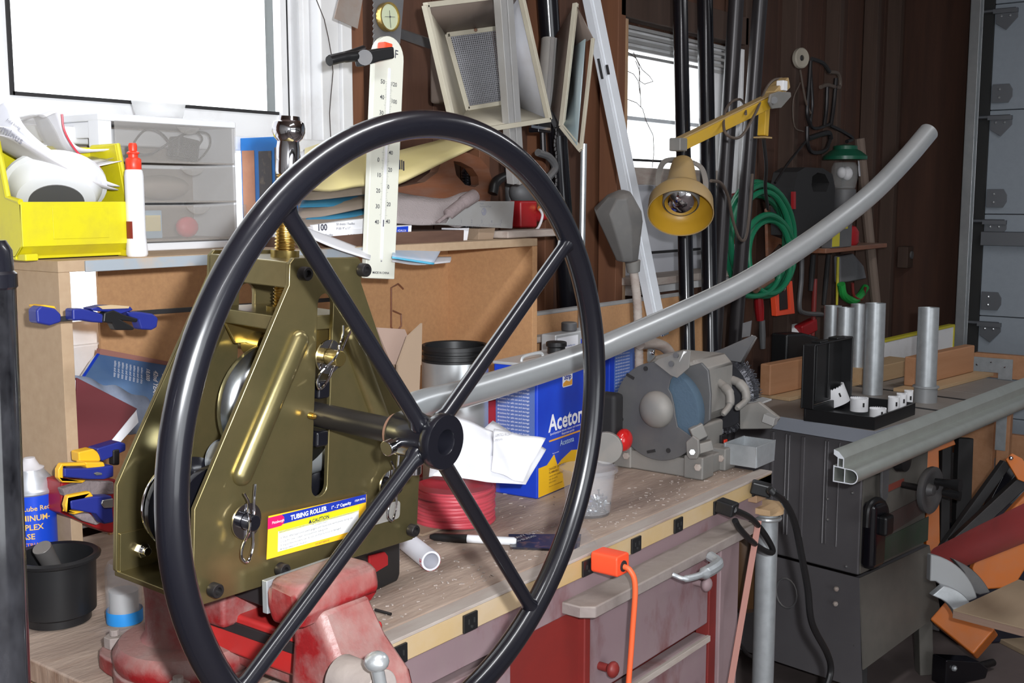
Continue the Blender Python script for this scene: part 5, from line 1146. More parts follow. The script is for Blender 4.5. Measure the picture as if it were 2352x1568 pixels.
for i in range(4): rim.bar(Oq[i], Oq[(i + 1) % 4], .010, .012, up=(0, 1, 0))
fin('rim', rim, 'lamp_beige', fl, bev=.001)
Rq = MB()
for i in range(4): Rq.bar(Iq[i] + V((0, -.004, 0)), Iq[(i + 1) % 4] + V((0, -.004, 0)), .014, .006, up=(0, 1, 0))
fin('inner_frame', Rq, 'lamp_beige', fl, bev=.001)
fin('frame_screw', MB().sphere(Iq[0].lerp(Iq[1], .5) + V((0, -.01, 0)), .004, 8), 'rust_brown', fl)
gm = MB(); na, nb = 26, 38
for i in range(na + 1): gm.bar(Iq[0].lerp(Iq[1], i / na), Iq[3].lerp(Iq[2], i / na)  , .0015, .0015)
for i in range(nb + 1): gm.bar(Iq[0].lerp(Iq[3], i / nb), Iq[1].lerp(Iq[2], i / nb), .0015, .0015)
tag(fin('wire_mesh', gm, 'mesh_screen', fl, smooth=False), kind='stuff')
fin('back_plate', MB().add([q + V((0, .02, 0)) for q in Iq], [(0, 1, 2, 3)]), 'grey_dark', fl, solid=.002)
bx0 = Iq[0].lerp(Iq[2], .5); fin('lamp_housing', MB().box(bx0 + V((0, .06, 0)), (.10, .07, .14)), 'lamp_back', fl, bev=.008)
fin('mount_bracket', MB().bar(bx0 + V((0, .09, .05)), bx0 + V((.0, .24, .10)), .02, .02), 'grey_dark', fl)
# aluminium channel in front of it
p1, p0 = ony(1153, -60, 1.40), ony(1186, 420, 1.47); o = p0.copy(); d = p1 - p0
ch = thing('aluminium_channel', 'long dull aluminium channel standing in front of the mesh floodlight', 'channel', TR(o))
for dx, w_, m in ((-.0135, .018, 'alu_dusty'), (.010, .020, 'alu_dusty')): fin('flange', MB().bar(V((dx, 0, 0)), d + V((dx, 0, 0)), w_, .018, up=(0, 1, 0)), m, ch, bev=.001)
fin('web', MB().bar(V((-.002, .004, 0)), d + V((-.002, .004, 0)), .010, .010, up=(0, 1, 0)), 'alu_white', ch)
# second hood seen from the side
o = ony(1310, 180, 1.47)
f2 = thing('floodlight', 'open floodlight hood seen from its side, pale blue inside, near the white bar', 'floodlight', TR(o))
A, B, C, D_ = [ony(a, c_, y_) - o for a, c_, y_ in [(1322, 8, 1.47), (1362, 88, 1.40), (1334, 344, 1.38), (1290, 290, 1.45)]]
E_, F_ = ony(1276, 84, 1.56) - o, ony(1262, 240, 1.55) - o; G_, H_ = ony(1312, 112, 1.53) - o, ony(1300, 262, 1.52) - o
fin('hood_back', MB().add([A, D_, F_, E_], [(0, 1, 2, 3)]), 'lamp_back', f2, solid=.002)
fin('hood_inner', MB().add([G_, B + V((0, .02, 0)), C + V((0, .01, .01)), D_ + V((.002, .006, .01))], [(0, 1, 2, 3)]), mat('pale_inner', (.45, .60, .64), .4, .3, col2=(.55, .62, .64), scale=8), f2, solid=.002)
fin('hood_top', MB().add([A, B, G_, E_], [(0, 1, 2, 3)]), 'lamp_back', f2, solid=.002)
rim = MB().bar(A, D_, .009, .012, up=(0, 1, 0)).bar(D_, C, .008, .012, up=(0, 1, 0)).bar(B, C, .006, .008, up=(0, 1, 0)); fin('rim', rim, 'lamp_beige', f2, bev=.001)
hs_ = MB()
a_, b_ = ony(1262, 90, 1.57) - o, ony(1250, 250, 1.56) - o
hs_.tube([a_, b_], .019, 12)
fin('ribbed_housing', hs_, 'grey_cast', f2)
for i in range(4):
    t = V((.014 - .010 * i, -.016 - .002 * i, 0)); fin('rib', MB().bar(a_ + t, b_ + t, .003, .010, up=(0, 1, 0)), 'alu_dusty', f2)
fin('stem', MB().tube([ony(1341, 330, 1.50) - o, ony(1337, 560, 1.50) - o, ony(1335, 760, 1.50) - o], .0075, 10), 'galv_dull', f2)
# white angle bar
p1, p0 = ony(1352, -80, 1.60), ony(1524, 770, 1.44); d = p1 - p0
wb_ = thing('white_angle_bar', 'long white painted angle bar with slots leaning across the far window', 'bar', TR(p0))
fin('wide_face', MB().bar(V((.004, 0, 0)), d + V((.004, 0, 0)), .034, .003, up=(0, 1, 0)), 'alu_white', wb_, bev=.0008)
fin('narrow_face', MB().bar(V((-.016, .012, 0)), d + V((-.016, .012, 0)), .018, .022, up=(0, 1, 0)), 'alu_white', wb_, bev=.0008)
for (a, c_, l_, w_) in [(1396, 160, .024, .009), (1379, 158, .050, .008)]:
    t = (ony(a, c_, 1.55).z - p0.z) / d.z; b_ = p0 + d * t; q = ony(a, c_, b_.y - .004) - p0; dn = d.normalized()
    fin('slot', MB().bar(q - dn * l_ / 2, q + dn * l_ / 2, w_, .002, up=(0, 1, 0)), 'black_matte', wb_)
fin('bright_end', MB().bar(V((.004, -.003, 0)), V((.004, -.003, 0)) + d * .03, .030, .006, up=(0, 1, 0)), 'steel', wb_, bev=.001)
# standing pipes
def standing(lab, t, b_, r, m, name='black_pipe', yt=1.55, yb=1.48):
    p1, p0 = ony(*t, yt), ony(*b_, yb); d = (p1 - p0); p0 = p0 - d * (p0.z / d.z)
    return single(name, lab, 'pipe', MB().pipe((0, 0, 0), p1 + d * .3 - p0, r, r * .8, 24), m, TR(p0), 'pipes leaning beside the far window')
standing('leftmost glossy black pipe crossing the far window', (1562, 0), (1577, 700), .0205, 'pipe_black')
standing('second glossy black pipe, crossing the right part of the far window', (1619, 0), (1631, 740), .0225, 'pipe_black')
standing('third pipe, brownish and leaning, passing behind the yellow lamp', (1691, 0), (1650, 650), .0215, 'pipe_brown', yt=1.46, yb=1.52)
standing('rightmost leaning brown pipe beside the green hose', (1746, 0), (1690, 760), .0215, 'pipe_brown', yt=1.46, yb=1.54)
standing('black pipe behind the floodlights near the middle stud', (1258, 0), (1306, 700), .026, 'pipe_black', yt=1.66, yb=1.68)
p1, p0 = ony(1120, -60, 1.62), ony(1190, 470, 1.64)
single('grey_conduit', 'thin grey conduit standing behind the hand saw handle', 'pipe', MB().tube([V((0, 0, 0)), ony(1168, 330, 1.64) - ony(1172, 470, 1.64)], .012, 12), 'grey_dark', TR(ony(1172, 470, 1.64)))
# chain hanging by the pipe, small clamp on it
o = ony(1275, 400, 1.60)
cn = thing('hanging_clamp', 'black iron clamp with chrome bar hanging under the floodlight', 'clamp', TR(o))
fin('jaw', MB().box(ony(1240, 290, 1.56) - o, (.05, .03, .03)), 'black_paint', cn, bev=.003)
fin('chrome_bar', MB().bar(ony(1218, 290, 1.54) - o, ony(1262, 297, 1.54) - o, .006, .006), 'chrome', cn)
fin('screw', MB().tube([ony(1246, 300, 1.56) - o, ony(1248, 350, 1.56) - o], .007, 10), 'dark_steel', cn)
fin('bracket', MB().bar(ony(1262, 250, 1.58) - o, ony(1290, 310, 1.58) - o, .02, .006).tube(spline([ony(a, c_, 1.56) - o for a, c_ in [(1235, 350), (1260, 360), (1275, 385), (1258, 410)]]), .009, 8), 'grey_dark', cn)
chn = MB()
for i in range(16): c_ = ony(1276 + 2 * math.sin(i), 288 + i * 9, 1.585) - o; chn.sphere(c_, .006, 6, (.7, .7, 1.3))
tag(fin('chain', chn, 'dark_steel', cn), kind='stuff')
# ================================================================ yellow lamp
o = ony(1575, 340, 1.30)
yl = thing('yellow_work_lamp', 'yellow swing arm work lamp with a dusty bell shade in front of the far window', 'lamp', TR(o))
L = lambda a, c_, y=1.30: ony(a, c_, y) - o
fin('arm', MB().bar(L(1563, 331), L(1792, 222, 1.28), .022, .030), 'lamp_yellow', yl, bev=.002)
fin('arm_top', MB().bar(L(1552, 322), L(1785, 208, 1.28), .023, .004), 'lamp_dusty', yl, bev=.001)
fin('joint_plate', MB().prism([((L(a, c_, 1.262)).x, (L(a, c_, 1.262)).z) for a, c_ in [(1762, 235), (1766, 216), (1785, 210), (1812, 212), (1813, 222), (1790, 248), (1770, 250)]], 0, .006, Matrix.Translation((0, 1.262 - 1.30, 0)) @ XZ), 'grey_cast', yl, bev=.002)
fin('joint_knob', MB().cyl(L(1778, 230, 1.256), L(1778, 230, 1.25), .009), 'grey_dark', yl)
fin('joint_block', MB().bar(L(1768, 222, 1.29), L(1800, 190, 1.29), .035, .030), 'lamp_dusty', yl, bev=.003)
fin('white_cap', MB().box(L(1796, 197, 1.275), (.028, .02, .026)), 'white_clean', yl, bev=.002)
fin('lower_arm', MB().bar(L(1756, 245, 1.31), L(1752, 312, 1.31), .022, .024), 'lamp_yellow', yl, bev=.002)
fin('arm_foot', MB().box(L(1752, 316, 1.31), (.050, .03, .004)), 'lamp_dusty', yl)
sq = spline([L(1754, 320, 1.33), L(1760, 380, 1.35), L(1758, 430, 1.40), L(1764, 480, 1.45)]); fin('rod', MB().tube(sq, .005, 8), 'black_matte', yl)
fin('end_joint', MB().box(L(1558, 332), (.035, .03, .03)), 'grey_cast', yl, bev=.003)
dn = (-CF * .60 - CU * .79 - CR * .12).normalized(); rc = atd(1563, 490, 2.62) - o; nk = rc - dn * .160
Tsh = axis(rc, rc + dn)
sh = MB().lathe([(0, -.178), (.016, -.176), (.025, -.168), (.029, -.150), (.038, -.085), (.045, -.066), (.064, -.054), (.0745, -.038), (.0765, 0), (.0745, 0), (.0725, -.036), (.062, -.051), (.043, -.062), (.035, -.085), (.026, -.15), (0, -.165)], 44, Tsh)
fin('shade', sh, 'lamp_dusty', yl)
fin('shade_lining', MB().lathe([(.0735, -.001), (.0715, -.034), (.061, -.049), (.044, -.058)], 44, Tsh), 'lamp_inner', yl)
fin('bulb', MB().lathe([(0, -.015), (.015, -.016), (.030, -.022), (.040, -.032), (.041, -.045), (.02, -.07)], 36, Tsh), 'chrome', yl)
fin('bulb_rim', MB().lathe([(.040, -.030), (.043, -.034), (.043, -.048)], 36, Tsh), 'grey_cast', yl)
sd = dn.cross(CF).normalized()
yk = spline([rc - dn * .075 + sd * .056, rc - dn * .12 + sd * .056, rc - dn * .165 + sd * .042, rc - dn * .178, rc - dn * .165 - sd * .042, rc - dn * .12 - sd * .056, rc - dn * .075 - sd * .056])
ykm = MB()
for a, b_ in zip(yk, yk[1:]): ykm.bar(a, b_, .013, .003, up=sd.cross(dn))
fin('yoke', ykm, 'grey_cast', yl)
fin('cord', MB().tube(spline([L(a, c_, y_) for a, c_, y_ in [(1633, 415, 1.30), (1655, 420, 1.31), (1672, 450, 1.33), (1682, 500, 1.35), (1697, 545, 1.36), (1712, 548, 1.37), (1720, 500, 1.40), (1728, 400, 1.42)]]), .0042, 8), 'cord_brown', yl)
fin('coiled_cord', MB().tube(spline([L(a, c_, y_) for a, c_, y_ in [(1795, 180, 1.30), (1775, 185, 1.30), (1757, 208, 1.30), (1735, 260, 1.26), (1705, 310, 1.25), (1682, 316, 1.25), (1664, 300, 1.26), (1664, 262, 1.30), (1678, 236, 1.33), (1698, 228, 1.34), (1710, 240, 1.30), (1713, 262, 1.27)]]), .0035, 8), 'cord_brown', yl)
# grinder work light
o = ony(1450, 700, 1.38)
gl_ = thing('gooseneck_light', 'dusty grey hooded lamp head on a flexible gooseneck behind the grinder', 'lamp', TR(o))
def lofted(secs, n=8, tw=0):
    rings = []
    for i, (px_, py_, D__, ra, rb) in enumerate(secs):
        c_ = atd(px_, py_, D__) - o; ax = CR * math.cos(tw) + CU * math.sin(tw)
        rings.append([c_ + (CR * ra * math.cos(2 * PI * (j + .5) / n)) + ((CF * .95 + CU * .3) * rb * math.sin(2 * PI * (j + .5) / n)) for j in range(n)])
    return hull(MB(), rings)
fin('hood', lofted([(1440, 598, 2.52, .026, .022), (1438, 585, 2.52, .029, .03), (1424, 505, 2.52, .053, .05), (1418, 482, 2.52, .056, .055), (1425, 450, 2.50, .030, .04), (1432, 440, 2.50, .015, .03)], 8), mat('dusty_dark_grey', (.085, .082, .08), .65, col2=(.12, .115, .11), scale=12, fac=.45, dust=.3), gl_, bev=.004)
fin('collar', MB().cyl(ony(1453, 598, 1.37) - o, ony(1455, 625, 1.37) - o, .0185, .015, 20), 'grey_cast', gl_, bev=.002)
gp = spline([ony(a, c_, 1.37) - o for a, c_ in [(1455, 622), (1460, 660), (1464, 700), (1466, 780), (1468, 845)]] + [V((ony(1468, 845, 1.37).x, 1.37, BZ + .002)) - o], 14)
rs = [.0098 + .0012 * (i % 2) for i in range(len(gp))]; fin('gooseneck', MB().tube(gp, rs, 14), 'board_worn', gl_, ang=80)
fin('gooseneck_base', MB().tube(spline([ony(a, c_, 1.36) - o for a, c_ in [(1470, 790), (1500, 788), (1530, 800), (1552, 835)]]), .0135, 12), 'board_worn', gl_)
# ================================================================ bench grinder
XG = 2.02; c = onx(1510, 945, XG)
gr_ = thing('bench_grinder', 'dusty grey double ended bench grinder with a blue stone at the bench end', 'grinder', TR(c))
g = lambda a, c_, X=0: onx(a, c_, XG + X) - c
GY = Matrix(((0, 0, 1, 0), (1, 0, 0, 0), (0, 1, 0, 0), (0, 0, 0, 1)))   # drawing (y,z), thickness +x
Rg = .103
notch = [g(a, c_) for a, c_ in [(1578, 995), (1556, 980), (1551, 955), (1548, 930), (1542, 905), (1535, 893), (1540, 872), (1548, 866)]]
an0 = math.degrees(math.atan2(g(1578, 995).z, g(1578, 995).y)); an1 = math.degrees(math.atan2(g(1548, 866).z, g(1548, 866).y))
ga0 = an0 % 360; ga1 = an1 % 360 + 360; ring = arc(0, 0, Rg, ga0, ga1, 48)
guard = MB().prism([(p[0], p[1]) for p in ring] + [(n_.y, n_.z) for n_ in notch[1:-1][::-1]], 0, .004, GY)
gd = fin('wheel_guard', guard, 'grey_guard', gr_, bev=.0015)
fin('guard_band', MB().prism(arc(0, 0, Rg, ga0, ga1, 48) + arc(0, 0, Rg - .004, ga1, ga0, 48), .002, .052, GY), 'grey_guard', gr_)
for a, c_ in [(1484, 846), (1428, 962), (1536, 1034)]: p_ = g(a, c_); fin('screw', MB().cyl(p_ + V((-.001, 0, 0)), p_ + V((-.003, 0, 0)), .005, n=12), 'black_matte', gd)
for a, c_, rot_ in [(1448, 864, .7), (1496, 1036, 0)]: p_ = g(a, c_); fin('slot', MB().box(p_ + V((-.0005, 0, 0)), (.002, .020, .006), R=Matrix.Rotation(rot_ - .3, 3, 'X')), 'black_matte', gd)
fin('guard_dome', MB().sphere(g(1508, 940, -.002), .039, 30, (.62, 1, 1)), 'grey_cast', gr_)
fin('grinding_wheel', MB().lathe([(0, .008), (.090, .008), (.0915, .011), (.0915, .034), (.090, .037), (.055, .037), (.05, .034), (0, .034)], 56, axis((0, 0, 0), (1, 0, 0))), 'stone_blue', gr_)
fin('wheel_flange', MB().cyl((.03, 0, 0), (.05, 0, 0), .045, n=32), 'grey_cast', gr_, bev=.002)
bp_ = [g(a, c_, .055) for a, c_ in [(1570, 845), (1612, 832), (1628, 850), (1634, 905), (1632, 965), (1612, 980), (1560, 985), (1500, 985), (1480, 900), (1500, 850)]]
fin('inner_guard', MB().prism([(q.y, q.z) for q in bp_][::-1], .052, .060, GY), 'grey_guard', gr_, bev=.003)
# motor body
mb = MB(); mz = .0
def ringx(X, hy, z0, z1, cy=0, ch=.02): return [V((X, cy + s * yv, zv)) for s, yv, zv in [(1, hy, z0 + ch), (1, hy, z1 - ch), (1, hy - ch, z1), (-1, hy - ch, z1), (-1, hy, z1 - ch), (-1, hy, z0 + ch), (-1, hy - ch, z0), (1, hy - ch, z0)]]
hull(mb, [ringx(.06, .062, -.030, .098), ringx(.072, .070, -.034, .106), ringx(.20, .070, -.034, .106), ringx(.212, .060, -.028, .096)])
fin('motor_body', mb, 'grey_cast', gr_, bev=.005)
zb_g = BZ - c.z
fin('pedestal', MB().box((.120, .0, (zb_g - .034) / 2), (.108, .130, -.034 - zb_g)), 'grey_cast', gr_, bev=.006)
bs_ = MB()
bs_.box((.075, .0, zb_g + .0205), (.14, .19, .040)); bse = fin('base', bs_, 'grey_cast', gr_, bev=.004)
for X, Y in ((.025, .085), (.025, -.085), (.125, .085), (.125, -.085)):
    fin('foot_lug', MB().box((X, Y, zb_g + .0245), (.05, .045, .048)), 'grey_cast', gr_, bev=.004)
    fin('foot_bolt', MB().cyl((X - .022, Y - .012, zb_g + .028), (X - .030, Y - .012, zb_g + .028), .008, n=6), 'board_worn', gr_, bev=.001)
sw_ = g(1660, 1012, .07); sw_.y = -.058
gy = lambda a, c_, Y: ony(a, c_, c.y + Y) - c
sw_ = gy(1661, 1012, -.068); fin('switch', MB().box(sw_, (.026, .006, .028)), 'black_plastic', gr_, bev=.001); fin('red_rocker', MB().box(sw_ + V((.003, -.004, -.003)), (.012, .004, .012)), 'red_cap', gr_, bev=.001)
# water tray
wt_ = MB(); ty, tz = -.105, zb_g + .012
wt_.prism([(0, 0), (.085, 0), (.09, .045), (-.005, .045)], 0, .003, Matrix.Translation((.125, ty - .06, tz)) @ XZ).prism([(0, 0), (.085, 0), (.09, .045), (-.005, .045)], 0, .003, Matrix.Translation((.125, ty + .012, tz)) @ XZ)
wt_.box((.1675, ty - .024, tz + .002), (.085, .072, .003)).box((.1235, ty - .024, tz + .022), (.003, .075, .045)).box((.2125, ty - .024, tz + .022), (.003, .075, .045))
fin('water_tray', wt_, 'galv_dull', gr_, bev=.0008); fin('tray_rust', MB().box((.168, ty - .024, tz + .008), (.080, .066, .006)), 'rust_brown', gr_)
# eye shield brackets
def gp_(pts, X, t=.003): return MB().prism([(g(a, c_, X).y, g(a, c_, X).z) for a, c_ in pts], X, X + t, GY)
fin('shield_bracket', gp_([(1502, 832), (1512, 824), (1578, 803), (1586, 806), (1582, 845), (1555, 868), (1540, 862)], -.006), 'grey_cast', gr_, bev=.001)
fin('shield_flange', MB().add([g(1570, 806, -.01), g(1586, 808, .0), g(1560, 866, .03), g(1546, 862, .0)], [(0, 1, 2, 3)]), 'alu_dusty', gr_, solid=.003)
for a, c_ in [(1543, 835), (1554, 815)]: p_ = g(a, c_, -.007); fin('bracket_screw', MB().cyl(p_, p_ + V((-.004, 0, 0)), .006, n=12), 'grey_dark', gr_)
# tool rest in front of the stone
fin('tool_rest', gp_([(1576, 1045), (1574, 1015), (1590, 1000), (1604, 1010), (1606, 1040), (1600, 1055), (1582, 1055)], -.012, .008), 'grey_cast', gr_, bev=.003)
fin('rest_bolt', MB().cyl(g(1590, 1038, -.014), g(1590, 1038, -.020), .006, n=6), 'galv_dull', gr_)
fin('rest_arm', MB().bar(g(1588, 1000, .0), g(1618, 985, .02), .016, .03).bar(g(1600, 1030, .01), g(1636, 1020, .03), .02, .022), 'grey_cast', gr_, bev=.003)
# hooked clamp arms
for pts, r_ in ([[(1652, 878), (1666, 890), (1676, 905), (1676, 930), (1660, 952)], .009], [[(1682, 872), (1698, 880), (1712, 898), (1712, 920), (1692, 938)], .0095]):
    fin('hook_arm', MB().tube(spline([gy(a, c_, [-.066, -.085, -.100, -.105, -.102][i]) for i, (a, c_) in enumerate(pts)]), [r_] * 8 + [r_ * 1.15] * 8 + [r_] * 8 + [r_ * .75] * 8 + [r_ * .5], 12), 'grey_cast', gr_)
# wire wheel on the right with bristles, its guards
wc = V((.285, -.0, 0)); fin('wire_wheel', MB().lathe([(.02, .27), (.078, .268), (.086, .275), (.086, .300), (.078, .306), (.02, .304)], 48, axis((0, 0, 0), (1, 0, 0))), 'wire_wheel', gr_)
br_ = MB()
for i in range(1500):
    a = random.uniform(0, 2 * PI); X = random.uniform(.266, .306); r1_ = random.uniform(.086, .094); da = random.uniform(-.06, .06)
    p0_ = V((X, .080 * math.cos(a), .080 * math.sin(a))); p1_ = V((X + random.uniform(-.004, .004), r1_ * math.cos(a + da), r1_ * math.sin(a + da))); br_.bar(p0_, p1_, .0010, .0010)
tag(fin('bristles', br_, 'wire_wheel', gr_, smooth=False), kind='stuff')
fin('rear_shield', gp_([(1622, 814), (1660, 800), (1728, 770), (1736, 772), (1700, 832), (1640, 822)], .24, .004), 'grey_dark', gr_, bev=.001)
fin('rear_shield_flange', MB().add([g(1728, 770, .24), g(1738, 774, .27), g(1706, 832, .30), g(1696, 828, .26)], [(0, 1, 2, 3)]), 'alu_dusty', gr_, solid=.004)
fin('shield_tab', gp_([(1706, 742), (1726, 736), (1722, 772), (1704, 775)], .28), 'grey_dark', gr_)
fin('rear_rest', gp_([(1698, 932), (1742, 922), (1790, 960), (1770, 985), (1698, 986)], .22, .012), 'grey_cast', gr_, bev=.003)
fin('rear_rest_edge', MB().bar(g(1728, 928, .26), g(1762, 915, .30), .03, .004), 'alu_dusty', gr_, bev=.001); fin('rear_rest_clamp', MB().bar(g(1756, 958, .21), g(1782, 968, .21), .02, .018), 'alu_dusty', gr_, bev=.001)
# ================================================================ table saw
ZS = .86; c0 = onz(2010, 990, ZS)
ST = TR((c0.x, c0.y, 0), math.radians(-8)); SI = ST.inverted()
ts_ = thing('table_saw', 'dark grey cabinet table saw standing beyond the workbench', 'table saw', ST)
def s_at(px_, py_, z): return SI @ onz(px_, py_, z)
def s_y(px_, py_, Y): return loc(px_, py_, Y, ST)
def s_x(px_, py_, X):
    o_ = SI @ CO; d_ = SI.to_3x3() @ ray(px_, py_); return o_ + d_ * ((X - o_.x) / d_.x)
for i, (x0, x1) in enumerate([(0, .30), (.305, .80), (.805, 1.15)]):
    fin('table_section', MB().box(((x0 + x1) / 2, .34, ZS - .012), (x1 - x0, .68, .024)), 'saw_top', ts_, bev=.002)
fin('side_apron', MB().box((-.002, .34, ZS - .020), (.004, .68, .040)), 'saw_apron', ts_, bev=.001)
fin('front_apron', MB().box((.57, -.002, ZS - .022), (1.15, .006, .044)), 'saw_apron', ts_, bev=.001)
fin('miter_slot', MB().box((.42, .34, ZS + .0003), (.019, .66, .001)), 'black_matte', ts_); fin('miter_slot', MB().box((.66, .34, ZS + .0003), (.019, .66, .001)), 'black_matte', ts_)
yc = s_x(1972, 1100, .05).y
bx0, bx1, by0, by1 = .05, .46, .06, .58; zc = s_x(1962, 1326, .05).z
zc = SI @ V((0, 0, 0)); zc = loc(1962, 1326, by0, ST).z
cb_ = fin('cabinet', MB().box(((bx0 + bx1) / 2, (by0 + by1) / 2, (zc + ZS - .03) / 2), (bx1 - bx0, by1 - by0, ZS - .03 - zc)), 'saw_paint', ts_, bev=.006)
for px_, w_ in ((1772, .012), (1803, .006), (1811, .006), (1842, .014), (1893, .006), (1900, .004), (1926, .004)):
    p_ = s_x(px_, 1130, bx0); fin('pressed_rib', MB().box((bx0 - .001, p_.y, (zc + .06 + ZS - .05) / 2), (.008, w_, ZS - zc - .13)), 'saw_paint', cb_, bev=.003)
for a, c_ in [(1901, 1146), (1901, 1193), (1944, 1301), (1958, 1132)]: p_ = s_x(a, c_, bx0 - .002); fin('bolt', MB().sphere(p_, .005, 8), 'grey_dark', cb_)
fin('front_panel', MB().box(((bx0 + bx1) / 2, by0 - .002, (zc + ZS - .05) / 2), (bx1 - bx0 - .01, .005, ZS - zc - .06)), 'saw_front', ts_, bev=.001)
def fp(pts, Y, t=.002): return MB().prism([(s_y(a, c_, Y).x, s_y(a, c_, Y).z) for a, c_ in pts], 0, t, Matrix.Translation((0, Y, 0)) @ XZ)
yf_ = by0 - .005
fin('red_stripe', fp([(2030, 1118), (2075, 1098), (2076, 1112), (2031, 1133)], yf_), mat('stripe_red', (.22, .05, .035), .6), ts_)
fin('green_plate', fp([(2022, 1240), (2132, 1185), (2130, 1240), (2022, 1290)], yf_), mat('plate_green', (.045, .085, .05), .6, col2=(.09, .085, .08), scale=9, fac=.5), ts_)
fin('red_plate', fp([(2040, 1180), (2128, 1135), (2128, 1172), (2042, 1225)], yf_), mat('plate_red', (.10, .05, .045), .6, col2=(.075, .07, .065), scale=12, fac=.5), ts_)
q = s_y(2007, 1225, yf_ - .02)
fin('switch_box', MB().box((q.x, yf_ - .02, q.z), (.085, .045, .20)), 'black_paint', ts_, bev=.018); fin('switch_paddle', MB().box((q.x + .012, yf_ - .05, q.z + .03), (.05, .03, .06)), 'black_plastic', ts_, bev=.010)
fin('switch_hood', MB().tube(spline([s_y(a, c_, yf_ - .03) for a, c_ in [(1990, 1210), (1995, 1165), (2015, 1148), (2032, 1165), (2035, 1205)]]), .010, 10), 'black_plastic', ts_)
for a, c_, R_, yy in ((2120, 1120, .062, yf_ - .09),):
    q = s_y(2138, 1125, yy); hwT = axis(q, q + V((0, -1, 0)))
    hwl = fin('hand_crank', MB().lathe([(.048, -.010), (.066, -.012), (.070, -.004), (.070, .006), (.060, .008), (.050, .004), (.020, -.006), (.014, .01), (0, .012)], 36, hwT), 'grey_dark', ts_)
    fin('crank_hole', MB().cyl(q + V((.022, -.008, .01)), q + V((.022, -.010, .01)), .012, n=18), 'black_matte', hwl)
    fin('crank_shaft', MB().cyl(q, (q.x, yf_, q.z), .010), 'dark_steel', hwl)
    fin('crank_handle', MB().tube([q + V((0, -.012, .028)), q + V((.004, -.04, .028)), q + V((.006, -.085, .028))], [.010, .011, .019], 14), 'black_plastic', hwl)
    fin('lock_knob', MB().tube([q + V((.035, -.02, -.01)), q + V((.045, -.07, -.01))], [.010, .019], 14), 'black_plastic', hwl)
q = s_y(2060, 1055, yf_ - .06); fin('tilt_wheel', MB().lathe([(0, 0), (.03, 0), (.034, .006), (.03, .03), (0, .034)], 24, axis(q, q + V((0, -1, 0)))).cyl(q, (q.x, yf_, q.z), .012), 'black_plastic', ts_)
fin('tilt_lever', MB().prism([(q.x - .02, q.z - .01), (q.x + .025, q.z), (q.x + .022, q.z - .12), (q.x - .005, q.z - .14), (q.x - .018, q.z - .10)], 0, .008, Matrix.Translation((0, yf_ - .02, 0)) @ XZ), 'grey_dark', ts_, bev=.002)
# stand
def ringz(x0, x1, y0, y1, z): return [V((x0, y0, z)), V((x1, y0, z)), V((x1, y1, z)), V((x0, y1, z))]
zt_s = zc - .002; m_ = .11; SF = dict(smooth=False)
st_ = MB()
A1 = ringz(bx0 - .01, bx1 + .02, by0 - .01, by1 + .01, zt_s); A2 = ringz(bx0 - .035, bx1 + .045, by0 - .045, by1 + .04, .14)
fin('stand_side_panel', MB().add([A1[0], A1[3], A2[3] + V((0, 0, -.04)), A2[0] + V((0, 0, -.04))], [(0, 1, 2, 3)]), 'saw_paint', ts_, solid=.004, smooth=False)
fin('stand_front_panel', MB().add([A1[0], A1[1], A2[1] + V((.0, 0, .06)), A2[0] + V((0, 0, .02))], [(0, 1, 2, 3)]), 'saw_front', ts_, solid=.004, smooth=False)
fin('stand_far_panel', MB().add([A1[1], A1[2], A2[2], A2[1]], [(0, 1, 2, 3)]), 'saw_paint', ts_, solid=.004, smooth=False)
for i, (sx, sy) in enumerate([(0, 0), (1, 0), (1, 1), (0, 1)]):
    top_ = A2[i].lerp(A1[i], .3) + V((-.03 if sx else .03, -.03 if sy else .03, 0)); bot_ = V((A2[i].x + (-.026 if sx else .030), A2[i].y + (-.026 if sy else .030), 0))
    fin('leg', MB().bar(bot_, top_, .045, .045), 'saw_front' if i == 1 else 'black_matte', ts_, bev=.003)
for a, c_ in [(1921, 1352), (1919, 1386)]: p_ = s_x(a, c_, bx0 - .03); fin('stand_bolt', MB().sphere(p_, .008, 8), 'board_worn', ts_)
rp_ = s_x(1810, 1360, -.0); fin('pull_ring', MB().tube([(p_.x - .03, rp_.y + .035 * math.cos(t_ / 8 * PI), rp_.z + .045 * math.sin(t_ / 8 * PI)) for t_ in range(16)], .003, 6, closed=True), 'grey_dark', ts_)
# aluminium rail (hollow extrusion) along the saw front
e0, e1 = onz(1942, 1072, .872), onz(2352, 904, .872); d = (e1 - e0); L_ = d.length * 1.25; d.normalize()
TE = frame(e0, V((d.y, -d.x, 0)), V((0, 0, 1)))                      # local x across (to camera side), y up, z back along -d
zdir = TE.to_3x3() @ V((0, 0, 1)); sgn = 1 if zdir.dot(d) > 0 else -1
er = thing('aluminium_rail', 'hollow aluminium rail extrusion running along the front of the table saw', 'rail', TE)
k = .98
outer = [(-.030, -.040), (.012, -.040)] + arc(.014, -.022, .018, -90, 80, 8) + [(-.004, -.003), (-.004, .020), (-.018, .034), (-.030, .038), (-.030, .026), (-.020, .020), (-.020, -.002), (-.030, .0)]
h1_ = [(-.0275, -.0372), (-.0275, -.0035), (-.0025, -.0055), (-.0025, -.0372)]
h2_ = [(.0, -.0372), (.0, -.0055), (.014, -.0062)] + arc(.014, -.022, .0155, 80, -90, 8)
h3_ = [(-.0175, -.001), (-.0065, -.002), (-.0065, .018), (-.0175, .018)]
def tidy(l): 
    r_ = []
    for p_ in l:
        if not r_ or (V(p_) - V(r_[-1])).length > 1e-5: r_.append(p_)
    return r_
mb = MB().prism(tidy(outer), 0, sgn * L_, holes=[tidy(h1_)[::-1], tidy(h2_), tidy(h3_)])
